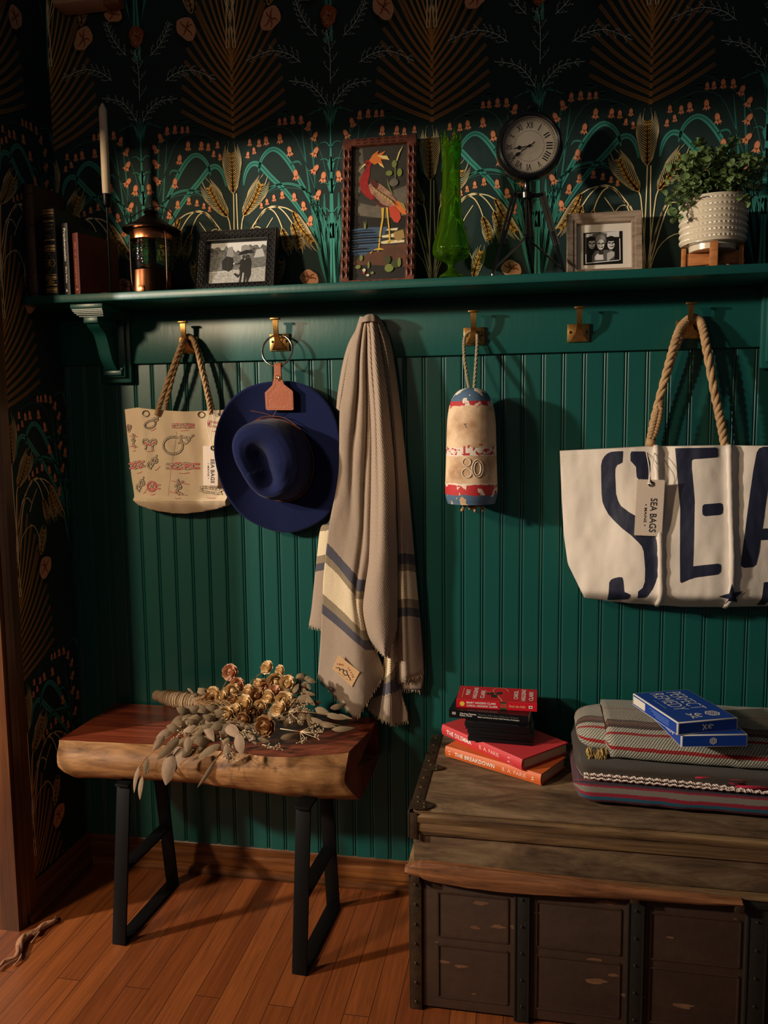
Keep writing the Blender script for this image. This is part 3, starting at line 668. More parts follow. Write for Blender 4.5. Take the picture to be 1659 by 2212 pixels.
# ---- brass ship lantern
ly = -.105; b0 = frame_of(331, 600, ly); Zl = lambda py: P(331, py, Y=ly).z-ZS
Rw = lambda px0, px1: (P(px1, 540, Y=ly).x-P(px0, 540, Y=ly).x)/2
M_LBR = mat('aged_copper_brass', (78, 48, 30), .3, metal=1, var=(25, (58, 34, 22), .25)); M_LBRB = mat('polished_copper', (206, 128, 82), .25, metal=1)
M_LGL = mat('lantern_glass', (190, 200, 170), .04, trans=1, ior=1.45); M_DKM = mat('dark_bronze', (46, 34, 26), .38, metal=.9)
r = empty('ship_lantern', b0, 'small old copper ship lantern with ribbed glass and wire bail', 'lantern')
R1 = Rw(292, 382)
mb = MB(); mb.lathe([(.0001, .0), (R1*1.0, .0), (R1*1.02, .006), (R1*.98, Zl(590)), (R1*.92, Zl(588)), (R1*.9, Zl(590)-.004), (.0001, Zl(590)-.004)], b0, 40, cap=False); mb.build('base', M_LBR, r)
mb = MB(); zz = []; z0_, z1_ = Zl(590), Zl(522); n_ = 36
for i in range(n_+1): t = i/n_; zz.append((R1*(.90+.05*math.sin(PI*t))+.0016*math.cos(t*6*2*PI), z0_+(z1_-z0_)*t))
ins = [(q-.0025, z) for q, z in zz[::-1]]
mb.lathe(zz+ins, b0, 40, cap=False); mb.build('ribbed_glass', M_LGL, r, ang=180)
mb = MB(); mb.lathe([(R1*.55, z0_+.002), (R1*.5, z0_+.02), (R1*.2, z0_+.026), (.0001, z0_+.026)], b0, 24, cap=False); mb.lathe([(.010, z0_+.026), (.008, z1_)], b0, 16); mb.build('burner', M_DKM, r)
mb = MB(); mb.lathe([(R1*.9, Zl(524)), (R1*.94, Zl(522)), (R1*.96, Zl(504)), (R1*.9, Zl(500))], b0, 40); mb.build('collar', M_LBRB, r)
mb = MB(); mb.lathe([(Rw(276, 388), Zl(500)-.001), (Rw(275, 389), Zl(498)), (Rw(278, 386), Zl(495)), (Rw(294, 370), Zl(486)), (Rw(306, 358), Zl(476)), (Rw(315, 349), Zl(469)), (Rw(319, 345), Zl(466)), (Rw(321, 343), Zl(463)), (Rw(317, 347), Zl(459)), (Rw(320, 344), Zl(455.5)), (.0001, Zl(454))], b0, 40); mb.build('cap', M_DKM, r)
mb = MB(); mb.lathe([(Rw(322, 342), Zl(468)), (Rw(321, 343), Zl(459))], b0, 24); mb.build('vent_neck', mat('tarnished_nickel', (170, 160, 140), .35, metal=1), r)
for k in range(4):
    a = PI/4+PI/2*k+.25; R2 = R1*1.10; mb = MB(); dx, dy = math.cos(a), math.sin(a)
    mb.tube(catmull([b0+Vector((dx*q, dy*q, z)) for q, z in ((R1*1.0, .008), (R2*.98, .03), (R2, Zl(560)), (R2*.98, Zl(515)), (R1*.95, Zl(503)))], 14), .0017, 6); mb.build('guard_wire', M_DKM, r)
mb = MB(); mb.tube(catmull([b0+Vector((x*R1*1.25, -.01, z)) for x, z in ((-.80, Zl(494)), (-.62, Zl(468)), (-.05, Zl(452)), (.55, Zl(452)), (.95, Zl(475)), (1.0, Zl(500)))], 24), .0014, 6); mb.build('bail_handle', M_DKM, r)
mb = MB(); mb.box(b0+Vector((-.004, -R1*1.03, .008)), (.016, .004, .016), bev=.001); mb.build('wick_door', M_LBRB, r)
# ---- framed things that lean against the wall
def lean(px_bl, px_br, px_top, py_top, yb, yt):
    """returns T: local x right, y = up the frame, z = towards the room; plus width, height"""
    bl = P(px_bl, 600, Y=yb); br = P(px_br, 600, Y=yb); w_ = br.x-bl.x; top = P(px_top, py_top, Y=yt)
    O = Vector((bl.x, yb, ZS)); up = Vector((0, yt-yb, top.z-ZS)); h = up.length; up.normalize(); rt = Vector((1, 0, 0)); nr = rt.cross(up)
    M = Matrix(((rt.x, up.x, nr.x, O.x), (rt.y, up.y, nr.y, O.y), (rt.z, up.z, nr.z, O.z), (0, 0, 0, 1))); return M, w_, h
def rect_frame(T, w_, h, bw, prof, mats, name, parent, bb=None, mf=None):
    """mitred frame from profile [(inset, height)]"""
    mb = MB(T); bb = bb or bw
    ids = []
    for (i_, z_) in prof:
        fx = i_*bw; fy = i_*bb; ids.append([mb.vert((fx, fy, z_)), mb.vert((w_-fx, fy, z_)), mb.vert((w_-fx, h-fy, z_)), mb.vert((fx, h-fy, z_))])
    for k, (a, b) in enumerate(zip(ids, ids[1:])):
        for j in range(4): mb.face([a[j], a[(j+1) % 4], b[(j+1) % 4], b[j]], mf(k) if mf else 0)
    return mb.build(name, mats, parent, ang=30)
def flat(mb, T2d, pts, z, m=0): mb.prism(pts, lambda u, v, d: T2d(u, v)+(z,), 0, m)
# black ornate frame with a couple under umbrellas
T, w_, h = lean(421, 594, 512, 500, -.085, -.045); M_BLF = mat('black_moulded_frame', (24, 22, 21), .42, bump=(50, .2))
r = empty('photo_frame', T @ Vector((w_/2, 0, 0)), 'black lattice-moulded photo frame with a couple and umbrellas', 'picture frame')
bw = w_*.135
rect_frame(T, w_, h, bw, [(0, -.012), (0, .010), (.08, .013), (.14, .012), (.18, .010), (.78, .008), (.84, .010), (.92, .009), (1, .003), (1, -.004)], M_BLF, 'moulding', r, bb=bw)
mb = MB(T)   # raised lattice on the rails
def lattice(x0, y0, x1, y1, hor):
    L_ = (x1-x0) if hor else (y1-y0); W_ = (y1-y0) if hor else (x1-x0); n = max(4, int(L_/.0075)); s_ = L_/n
    for i in range(n):
        for j in range(3):
            a = i*s_; b = j*W_/3; ww = W_/3
            for q0, q1 in (((a, b), (a+s_, b+ww)), ((a+s_, b), (a, b+ww))):
                if (i+j) % 2: continue
                p0 = (x0+q0[0], y0+q0[1]) if hor else (x0+q0[1], y0+q0[0]); p1 = (x0+q1[0], y0+q1[1]) if hor else (x0+q1[1], y0+q1[0])
                mb.tube([(p0[0], p0[1], .0095), ((p0[0]+p1[0])/2, (p0[1]+p1[1])/2, .0105), (p1[0], p1[1], .0095)], .0008, 4, cap=False)
            c_ = ((x0+a+s_/2, y0+b+ww/2) if hor else (x0+b+ww/2, y0+a+s_/2))
            mb.box((c_[0], c_[1], .0094), (s_*.36, s_*.36, .0016), R=Matrix.Rotation(PI/4, 3, 'Z'))
e_ = bw*.2; f_ = bw*.78
lattice(e_, h-f_, w_-e_, h-e_, True); lattice(e_, e_, w_-e_, f_, True); lattice(e_, f_, f_, h-f_, False); lattice(w_-f_, f_, w_-e_, h-f_, False)
mb.build('lattice_relief', M_BLF, r, ang=None)
G = [mat('photo_grey_%d' % v, (v, v-2, v-6), .5) for v in (14, 45, 90, 135, 175, 205, 225)]
M_GREYN = mat('photo_trees', (120, 118, 112), .5, var=(120, (40, 40, 38), .12)); M_GREYP = mat('photo_ground', (190, 186, 178), .5, var=(200, (120, 118, 112), .2)); M_GREYW = mat('photo_water', (128, 126, 120), .5, var=(90, (60, 60, 58), .2, (1, 1, 5)))
def picture(r, T, x0, y0, x1, y1, items, mats, name='photograph', z=-.002):
    mb = MB(T); W_, H_ = x1-x0, y1-y0
    for k, (m, pts) in enumerate(items):
        pts = [(min(1, max(0, a)), min(1, max(0, b))) for a, b in pts]
        mb.prism(pts, lambda u, v, d: (x0+u*W_, y0+v*H_, z+.00008*k), 0, m)
    return mb.build(name, mats, r, ang=None, recalc=False)
R01 = [(0, 0), (1, 0), (1, 1), (0, 1)]
def oval(cx, cy, rx, ry, n=16, a0=0, a1=2*PI): return [(cx+rx*math.cos(a0+(a1-a0)*i/n), cy+ry*math.sin(a0+(a1-a0)*i/n)) for i in range(n+(0 if abs(a1-a0-2*PI) < 1e-6 else 1))]
rr_ = random.Random(3); tree = [(0, .62)]+[(i/24, .82+.13*rr_.random()-(.12 if 9 < i < 15 else 0)) for i in range(25)]+[(1, .62)]
it = [(5, R01), (7, tree), (9, [(0, .30), (1, .36), (1, .66), (0, .66)]), (8, [(0, 0), (1, 0), (1, .38), (.6, .33), (0, .28)]),
      (3, [(.55, .62), (.56, .9), (.62, .93), (.70, .9), (.72, .6), (.66, .5), (.6, .5)]), (3, [(.30, .62), (.33, .88), (.40, .9), (.44, .7), (.4, .6)]), (4, [(.78, .6), (.82, .8), (.92, .82), (.97, .62)]),
      (0, [(.36, .29), (.245, .36), (.235, .56), (.31, .67), (.42, .63), (.445, .46), (.42, .35)]), (1, [(.34, .30), (.33, .66), (.338, .66), (.348, .30)]),
      (0, [(.51, .68), (.56, .76), (.64, .80), (.73, .79), (.80, .73), (.70, .715), (.60, .69)]), (0, [(.645, .3), (.645, .8), (.652, .8), (.652, .3)]),
      (0, [(.45, .455), (.54, .50), (.56, .56), (.60, .60), (.66, .60), (.72, .60), (.74, .52), (.745, .20), (.70, .02), (.675, .02), (.67, .22), (.655, .02), (.625, .02), (.63, .24), (.60, .26), (.58, .02), (.55, .03), (.565, .22), (.54, .20), (.47, .25), (.45, .22), (.53, .13), (.56, .28), (.54, .35), (.56, .46), (.46, .485)]),
      (1, oval(.61, .635, .028, .045)), (1, oval(.68, .635, .03, .05)), (5, [(.62, .59), (.63, .55), (.64, .59)]), (6, oval(.448, .475, .012, .02))]
picture(r, T, bw*.99, bw*.99, w_-bw*.99, h-bw*.99, it, G+[M_GREYN, M_GREYP, M_GREYW])
mb = MB(T); mb.box((w_/2, h/2, -.008), (w_-.006, h-.006, .006)); mb.build('backing_board', M_BLF, r)
# carved wooden frame with a painted crested wader
T, w_, h = lean(736, 896, 825, 300, -.08, -.022); M_CARV = mat('carved_red_wood', (92, 48, 34), .45, wood=((120, 66, 46), (62, 28, 18), 20, (1, .3, 1)), coat=.2)
r = empty('framed_painting', T @ Vector((w_/2, 0, 0)), 'tall narrow carved wood frame holding a painting of a crested red bird', 'painting')
bw = .0235; bb = .019
rect_frame(T, w_, h, bw, [(0, -.012), (0, .009), (.06, .012), (.94, .012), (1, .009), (1, -.003)], M_CARV, 'frame', r, bb=bb)
mb = MB(T); n_ = 13
for side in (0, 1):
    xb = bw/2 if side == 0 else w_-bw/2
    for i in range(n_):
        y0_ = bb*1.2+(h-2.4*bb)*i/n_; hh = (h-2.4*bb)/n_*.86
        for q in (-.24, .24):
            mb.tube([(xb+q*bw, y0_, .0112), (xb+q*bw, y0_+hh*.5, .0152), (xb+q*bw, y0_+hh, .0112)], lambda t: .0026*math.sin(PI*min(.97, t*.9+.05))**.5+.0004, 6)
        mb.box((xb, y0_+hh*1.06, .0122), (bw*.82, .0028, .003), bev=.001)
for yb_ in (bb/2, h-bb/2):
    for i in range(7):
        xb = bw*1.3+(w_-2.6*bw)*i/7; 
        for q in (-.22, .22): mb.tube([(xb, yb_+q*bb, .0112), (xb+.006, yb_+q*bb, .0145), (xb+.0125, yb_+q*bb, .0112)], .0018, 5)
mb.build('carved_relief', M_CARV, r, ang=60)
mb = MB(T); mb.box((w_/2, h/2, -.008), (w_-.006, h-.006, .006)); mb.build('backing_board', mat('plain_board', (90, 66, 44), .8), r)
cm = lambda n, c, v=None: mat('paint_'+n, c, .55, var=v)
PM = [cm('dusk', (58, 54, 44), (9, (34, 32, 28), .2)), cm('cloud', (112, 104, 88), (25, (70, 66, 56), .25)), cm('shade', (28, 24, 20)), cm('lake', (66, 92, 120), (18, (38, 56, 78), .2, (1, 1, 6))), cm('mud', (104, 62, 40), (14, (58, 40, 26), .25)), cm('cream', (214, 200, 160)), cm('crimson', (164, 36, 30), (60, (120, 22, 22), .2)), cm('wing', (176, 140, 112), (80, (120, 78, 62), .2)), cm('maroon', (84, 34, 26)), cm('orange', (206, 110, 44)), cm('straw', (224, 196, 120)), cm('leg', (206, 168, 60)), cm('vermilion', (186, 66, 44)), cm('leaf', (112, 122, 58)), cm('deepgreen', (58, 66, 34)), cm('buff', (150, 124, 70))]
def pq(x, y): # crop coordinates of the painting area (305..840, 235..1550), undo its slant roughly
    v = (1552-y)/(1552-238); l = 262+(302-262)*v; rr = 808+(845-808)*v; return ((x-l)/(rr-l), v)
def PQ(l_): return [pq(*q) for q in l_]
it = [(0, R01), (1, PQ([(350, 780), (520, 830), (640, 700), (830, 640), (830, 930), (600, 950), (430, 920), (345, 905)])), (1, PQ([(310, 260), (400, 250), (420, 520), (345, 760), (300, 700)])),
      (2, PQ([(280, 900), (440, 935), (620, 950), (830, 930), (825, 1060), (275, 1060)])), (3, PQ([(275, 1040), (470, 1030), (640, 1035), (600, 1130), (560, 1230), (430, 1300), (272, 1300)])),
      (4, PQ([(430, 1290), (560, 1215), (815, 1205), (812, 1550), (262, 1550), (268, 1380)])), (2, PQ([(268, 1390), (500, 1400), (810, 1430), (810, 1550), (262, 1550)])),
      (5, PQ([(640, 1055), (740, 1050), (730, 1075), (620, 1070)])), (5, PQ([(575, 1120), (720, 1100), (700, 1140), (590, 1140)])), (5, PQ([(530, 1185), (640, 1165), (800, 1170), (800, 1195), (600, 1200)])), (15, PQ([(700, 1090), (790, 1070), (805, 1150), (740, 1180), (700, 1150)])),
      (6, PQ([(455, 430), (475, 440), (470, 520), (450, 590), (480, 680), (520, 760), (480, 765), (420, 720), (375, 650), (362, 585), (385, 520), (420, 460)])), (6, PQ([(430, 375), (480, 365), (495, 400), (475, 440), (440, 435), (418, 405)])),
      (10, PQ([(420, 400), (395, 425), (350, 480), (390, 445), (430, 415)])), (9, PQ([(465, 375), (500, 320), (560, 280), (545, 320), (630, 290), (590, 335), (660, 380), (580, 370), (610, 450), (560, 400), (520, 420), (490, 400)])), (10, PQ([(540, 330), (640, 340), (665, 385), (600, 365)])), (10, PQ([(550, 395), (600, 430), (615, 462), (570, 430)])),
      (7, PQ([(455, 620), (500, 580), (580, 620), (660, 690), (720, 770), (740, 830), (680, 850), (600, 820), (540, 760), (480, 700)])), (8, PQ([(470, 575), (520, 570), (560, 620), (540, 660), (500, 640)])), (8, PQ([(480, 745), (560, 800), (660, 850), (560, 835)])),
      (12, PQ([(650, 850), (700, 835), (760, 900), (770, 960), (740, 1005), (700, 990), (665, 930)])), (9, PQ([(680, 800), (740, 790), (800, 860), (830, 930), (780, 920), (720, 850)])), (15, PQ([(740, 790), (800, 820), (835, 900), (800, 880)])),
      (11, PQ([(580, 850), (608, 850), (600, 960), (575, 1100), (558, 1240), (545, 1240), (560, 1080), (584, 950)])), (11, PQ([(625, 845), (645, 850), (652, 980), (664, 1090), (665, 1170), (650, 1170), (650, 1090), (638, 970)])),
      (11, PQ([(465, 1280), (510, 1250), (560, 1238), (610, 1258), (560, 1258), (545, 1280), (530, 1262), (490, 1270), (470, 1295)])), (11, PQ([(630, 1185), (660, 1160), (700, 1180), (665, 1178), (640, 1200)])), (2, oval(*pq(448, 398), .012, .005, 8)),
      (13, oval(*pq(712, 428), .045, .028)), (13, oval(*pq(660, 515), .06, .02)), (13, oval(*pq(762, 515), .045, .03)), (13, PQ([(716, 460), (724, 460), (722, 600), (714, 600)])), (10, PQ([(730, 400), (755, 320), (800, 250), (765, 330), (740, 400)])), (1, oval(*pq(705, 610), .08, .03)),
      (13, PQ([(640, 560), (655, 620), (690, 720), (680, 720), (645, 630)])), (13, PQ([(405, 960), (420, 1010), (430, 950), (428, 1045), (408, 1045)])), (13, oval(*pq(378, 1330), .03, .022)), (13, oval(*pq(450, 1400), .02, .028)), (13, oval(*pq(345, 1415), .05, .015)), (5, oval(*pq(405, 1450), .03, .012)), (12, oval(*pq(404, 1475), .02, .008)), (5, oval(*pq(440, 1500), .03, .008)), (13, oval(*pq(485, 1480), .03, .01)), (13, oval(*pq(650, 1440), .08, .03)), (14, oval(*pq(720, 1400), .09, .03)), (13, oval(*pq(750, 1390), .03, .035)), (14, oval(*pq(640, 1360), .05, .03))]
rq = random.Random(5)
for k in range(9): x_ = 300+rq.random()*260; y_ = 1050+26*k; it.append((2 if k % 2 else 3, PQ([(280, y_), (x_, y_+4), (x_+30, y_+10), (280, y_+12)])))
for k in range(14): x_ = 500+k*14; it.append((8 if k % 2 else 10, PQ([(x_, 640+k*11), (x_+38, 690+k*11), (x_+44, 706+k*11), (x_+8, 660+k*11)])))
picture(r, T, bw*.98, bb*.98, w_-bw*.98, h-bb*.98, it, PM, 'canvas', .001)
# ---- green swung-glass vase
vy = -.09; b0 = frame_of(975, 600, vy); Zv = lambda py: P(975, py, Y=vy).z-ZS; HW = lambda px: px*.001155*(abs(vy-CAM.y)/abs(-CAM.y))
M_GRN = mat('green_glass', (150, 215, 40), .03, trans=.95, ior=1.46)
r = empty('glass_vase', b0, 'tall emerald green swung glass vase with a fluted rim', 'vase')
px2 = lambda v: v*.00113
prof = [(.0, 2), (px2(22), 598), (px2(20), 592), (px2(8), 583), (px2(7), 572), (px2(14), 566), (px2(32), 556), (px2(38), 545), (px2(38), 532), (px2(34), 515), (px2(28), 495), (px2(23), 470), (px2(20), 440), (px2(18.5), 400), (px2(18), 370), (px2(19), 345), (px2(20), 328), (px2(21), 312)]
pr = catmull([(a, Zv(b) if b > 5 else 0, 0) for a, b in [(px2(1), 600)]+[(px2(26), 600)]+prof[2:]], 60)
mb = MB(); nseg = 48; rings = []
def vring(rad, z, t):
    ring = []
    for k in range(nseg):
        a = 2*PI*k/nseg; f = 1+.05*math.cos(6*a)*(1 if t > .15 else 0)+(.09*abs(math.cos(3*a)) if .22 < t < .36 else 0); zz = z+(.030*max(0, math.cos(6*a+.4))**1.5*smoothstep(.93, 1, t)); ring.append(mb.vert(b0+Vector((rad*f*math.cos(a), rad*f*math.sin(a), zz))))
    return ring
pts_ = [(max(.0004, p.x), max(0, p.y)) for p in pr]
for i, (q, z) in enumerate(pts_): rings.append(vring(q, z, i/60))
for i in range(60, 22, -1): q, z = pts_[i]; rings.append(vring(max(.003, q-.0045), z+(.0 if i > 24 else .004), i/60))
for i in range(len(rings)-1):
    for k in range(nseg): mb.face([rings[i][k], rings[i][(k+1) % nseg], rings[i+1][(k+1) % nseg], rings[i+1][k]])
mb.face(rings[0][::-1]); mb.face(rings[-1]); mb.build('vase_body', M_GRN, r, ang=180)
# ---- tripod clock
ky = -.095; hub = P(1143, 317, Y=ky-.02); b0 = frame_of(1145, 600, ky)
r = empty('tripod_clock', b0, 'round white-faced clock with Roman numerals on a black wooden tripod', 'clock')
M_BKG = mat('black_gloss', (14, 14, 15), .22, coat=.4); M_FACE = mat('clock_face_paper', (212, 200, 180), .5, var=(6, (190, 176, 152), .3)); M_INK = mat('clock_ink', (26, 24, 26), .5); M_BRZ = mat('nickel_bolt', (170, 165, 150), .3, metal=1)
rt = Vector((1, .12, 0)).normalized(); nr = Vector((.12*.99, -.99, -.03)).normalized(); nr = (nr-rt*nr.dot(rt)).normalized(); up = nr.cross(rt)*-1
if up.z < 0: up = -up
CT = Matrix(((rt.x, up.x, nr.x, hub.x), (rt.y, up.y, nr.y, hub.y), (rt.z, up.z, nr.z, hub.z), (0, 0, 0, 1)))
pm = .00113; RO, RI = 68*pm, 53.5*pm
mb = MB(CT); mb.lathe([(.0001, -.022), (RO*.9, -.022), (RO*.98, -.014), (RO, 0), (RO*.985, .010), (RO*.93, .017), (RO*.87, .0185), (RI+.002, .014), (RI+.001, .004)], (0, 0, 0), 56, cap=False); mb.build('case', M_BKG, r)
mb = MB(CT); mb.lathe([(RI+.0022, .0145), (RI+.0004, .0140), (RI, .005)], (0, 0, 0), 56, cap=False); mb.build('bezel', M_BRZ, r)
mb = MB(CT); mb.lathe([(.0001, .004), (RI+.001, .004)], (0, 0, 0), 56, cap=False)
def ring_flat(mb, r0, r1, z, m, n=72):
    a = [mb.vert((r0*math.cos(2*PI*k/n), r0*math.sin(2*PI*k/n), z)) for k in range(n)]; b = [mb.vert((r1*math.cos(2*PI*k/n), r1*math.sin(2*PI*k/n), z)) for k in range(n)]
    for k in range(n): mb.face([a[k], a[(k+1) % n], b[(k+1) % n], b[k]], m)
ring_flat(mb, RI*.55, RI*.56, .0043, 1); ring_flat(mb, RI*.965, RI*.972, .0043, 1); ring_flat(mb, RI*.925, RI*.93, .0043, 1)
for k in range(60):
    if k % 5: continue
for k in range(60):
    a = 2*PI*k/60; mb.poly([(RI*q*math.cos(a+s_), RI*q*math.sin(a+s_), .0043) for q, s_ in ((.93, -.01), (.965, -.01), (.965, .012), (.93, .012))], 1)
for k, nm in enumerate(['XII', 'I', 'II', 'III', 'IIII', 'V', 'VI', 'VII', 'VIII', 'IX', 'X', 'XI']):
    a = PI/2-2*PI*k/12; rad = Vector((math.cos(a), math.sin(a), 0)); tan = Vector((math.sin(a), -math.cos(a), 0)); hh = RI*.24; ww = RI*(.05+.062*len(nm))*1.05*(.3 if nm == 'I' else .8 if nm == 'II' else 1)
    text(mb, nm, rad*RI*.64-tan*ww/2+Vector((0, 0, .0044)), tan*ww, rad*hh, 1, .01)
mb.build('dial', [M_FACE, M_INK], r, ang=None, recalc=False)
def hand(name, ang, ln, w0, z, tail):
    mb = MB(CT); d = Vector((math.cos(ang), math.sin(ang), 0)); n_ = Vector((-d.y, d.x, 0)); Z_ = Vector((0, 0, z))
    mb.prism([(-tail, -w0*.4), (ln*.5, -w0*.4), (ln*.55, -w0*1.6), (ln*.66, -w0*1.9), (ln*.74, -w0*.7), (ln, -w0*.15), (ln, w0*.15), (ln*.74, w0*.7), (ln*.66, w0*1.9), (ln*.55, w0*1.6), (ln*.5, w0*.4), (-tail, w0*.4)], lambda u, v, t: d*u+n_*v+Z_+Vector((0, 0, t)), .0006)
    mb.tube([d*(-tail)+Z_+n_*.002, d*(-tail-.003)+Z_, d*(-tail)+Z_-n_*.002], .0007, 5); mb.build(name, M_INK, r, ang=None)
hand('hour_hand', math.radians(188), RI*.62, .0024, .0062, .004); hand('minute_hand', math.radians(214), RI*.86, .0020, .0075, .012); hand('second_hand', math.radians(30), RI*.25, .0008, .0086, RI*.3)
mb = MB(CT); mb.lathe([(.0001, .0095), (.0028, .0092), (.003, .005)], (0, 0, 0), 16, cap=False); mb.build('hand_boss', M_INK, r)
mb = MB(CT); mb.lathe([(.0001, .0128), (RI*.5, .0124), (RI, .0112), (RI, .0105), (.0001, .0116)], (0, 0, 0), 48, cap=False); mb.build('cover_glass', mat('clear_glass', (255, 255, 255), .02, trans=1, ior=1.2), r)
# crown + ring on top, yoke below
tp = P(1148, 250, Y=ky); mb = MB(); c0 = Vector((hub.x+.004, ky-.012, hub.z+RO)); mb.lathe([(.010, -.006), (.009, .004), (.012, .006), (.012, .014), (.006, .017), (.0001, .018)], c0, 20); mb.build('crown_knob', M_BKG, r)
mb = MB(); mb.tube([c0+Vector((.017*math.cos(a), 0, .006+.017*math.sin(a))) for a in [PI*i/14 for i in range(15)]], .0022, 8); mb.build('bow_ring', M_BKG, r)
hz = P(1138, 425, Y=ky).z; mb = MB(); cx = P(1138, 400, Y=ky).x
mb.lathe([(.0001, hz-.004), (.013, hz-.004), (.014, hz+.008), (.008, hz+.012), (.0065, hz+.030), (.009, hz+.034), (.0065, hz+.038), (.006, hub.z-RO+.004)], (cx, ky, 0), 20); mb.build('yoke', M_BRZ if False else M_BKG, r)
LEGS = [((1112, 421), (1064, 596), -.16), ((1140, 428), (1153, 597), -.045), ((1171, 421), (1222, 592), -.10)]
for i, (a, b, yb) in enumerate(LEGS):
    A = P(*a, Y=ky-.008 if i == 0 else ky+.01 if i == 1 else ky); B = P(*b, Y=yb); B.z = ZS+.004
    d = (B-A).normalized(); sd = Vector((0, -1, 0)).cross(d).normalized(); mb = MB()
    for s_ in (-1, 1): mb.tube([A+sd*s_*.0042-d*.006, A.lerp(B, .62)+sd*s_*.0036], .0034, 4, flat=1.6)
    mb.tube([A.lerp(B, .45), B], lambda t: .0054-.0016*t, 4); mb.build('leg', M_BKG, r, ang=30)
    mb = MB(); mb.lathe([(.0001, -.0035), (.0035, -.0015), (.0035, .002), (.0001, .004)], B, 10, cap=False); mb.build('foot', M_BRZ, r)
    mb = MB(); mb.tube([Vector((cx, ky, hz)), A], .0052, 8); mb.tube([A-sd*.008, A+sd*.008], .003, 8); mb.build('hinge', M_BKG, r)
    C = Vector((cx, ky, P(1137, 512, Y=ky).z)); mb = MB(); mb.tube([C, A.lerp(B, .93)], .0032, 4, flat=.5); mb.build('brace', M_BRZ if i == 0 else M_BKG, r, ang=30)
C = Vector((cx, ky, P(1137, 512, Y=ky).z)); mb = MB(); mb.box(C, (.014, .012, .009), bev=.002); mb.tube([C, Vector((cx, ky, hz))], .003, 6); mb.build('centre_post', M_BKG, r)
# ---- weathered grey frame, white mat, three smiling people
T, w_, h = lean(1224, 1387, 1300, 463, -.075, -.035); M_GRW = mat('weathered_grey_wood', (138, 118, 100), .6, wood=((164, 144, 124), (98, 82, 68), 7, (1, 9, 9)))
r = empty('photo_frame', T @ Vector((w_/2, 0, 0)), 'grey weathered-wood photo frame with white mat and three smiling people', 'picture frame')
bw = w_*.135
rect_frame(T, w_, h, bw, [(0, -.012), (0, .010), (.05, .012), (.62, .009), (.66, .0075), (.96, .0065), (1, .004), (1, -.003)], M_GRW, 'moulding', r, bb=bw)
mb = MB(T); mb.box((w_/2, h/2, -.006), (w_-bw*1.6, h-bw*1.6, .004)); mb.build('mat_board', mat('white_mat', (214, 204, 190), .8), r)
def pp(x, y): return ((x-1015)/(1405-1015), 1-(y-1285)/(1605-1285))
def PP(l_): return [pp(*q) for q in l_]
it = [(0, R01), (3, PP([(1038, 1298), (1372, 1330), (1380, 1560), (1040, 1590)])), (5, PP([(1050, 1298), (1372, 1285), (1372, 1340), (1050, 1330)])), (2, PP([(1110, 1300), (1180, 1292), (1250, 1300), (1250, 1340), (1100, 1345)])),
      (0, PP([(1040, 1330), (1375, 1345), (1372, 1575), (1042, 1592)])),
      (0, oval(*pp(1095, 1375), .12, .17)), (0, oval(*pp(1290, 1380), .13, .16)), (2, oval(*pp(1188, 1370), .15, .17)), (3, oval(*pp(1185, 1350), .12, .12)),
      (4, oval(*pp(1100, 1400), .085, .15)), (5, oval(*pp(1188, 1410), .095, .16)), (5, oval(*pp(1290, 1415), .09, .15)), (0, oval(*pp(1100, 1352), .10, .06)), (0, oval(*pp(1292, 1362), .11, .07)),
      (2, PP([(1100, 1520), (1130, 1470), (1240, 1465), (1300, 1470), (1330, 1510), (1320, 1560), (1100, 1580)])), (5, PP([(1150, 1500), (1210, 1500), (1215, 1560), (1130, 1560), (1125, 1530)])), (4, PP([(1250, 1500), (1290, 1480), (1325, 1490), (1320, 1530), (1270, 1570), (1250, 1570)])), (1, PP([(1165, 1470), (1215, 1470), (1210, 1510), (1170, 1510)])),
      (6, PP([(1042, 1585), (1370, 1568), (1370, 1575), (1042, 1592)])), (6, PP([(1036, 1500), (1044, 1500), (1046, 1595), (1038, 1595)])), (6, PP([(1372, 1360), (1380, 1360), (1382, 1570), (1374, 1572)]))]
for cx_, cy_2 in ((1100, 1395), (1188, 1400), (1290, 1400)):
    for s_ in (-1, 1): it.append((0, oval(*pp(cx_+s_*19, cy_2), .030, .020, 10)))
    it.append((1, oval(*pp(cx_, cy_2+34), .045, .026, 10))); it.append((6, oval(*pp(cx_, cy_2+32), .034, .013, 10)))
    it.append((3, PP([(cx_-4, cy_2), (cx_+4, cy_2), (cx_+6, cy_2+18), (cx_-6, cy_2+18)])))
x0_ = bw+(w_-2*bw)*.125; x1_ = w_-bw-(w_-2*bw)*.155; y0_ = bw+(h-2*bw)*.12; y1_ = h-bw-(h-2*bw)*.17
picture(r, T, x0_, y0_, x1_, y1_, it, G, 'photograph', -.0038)
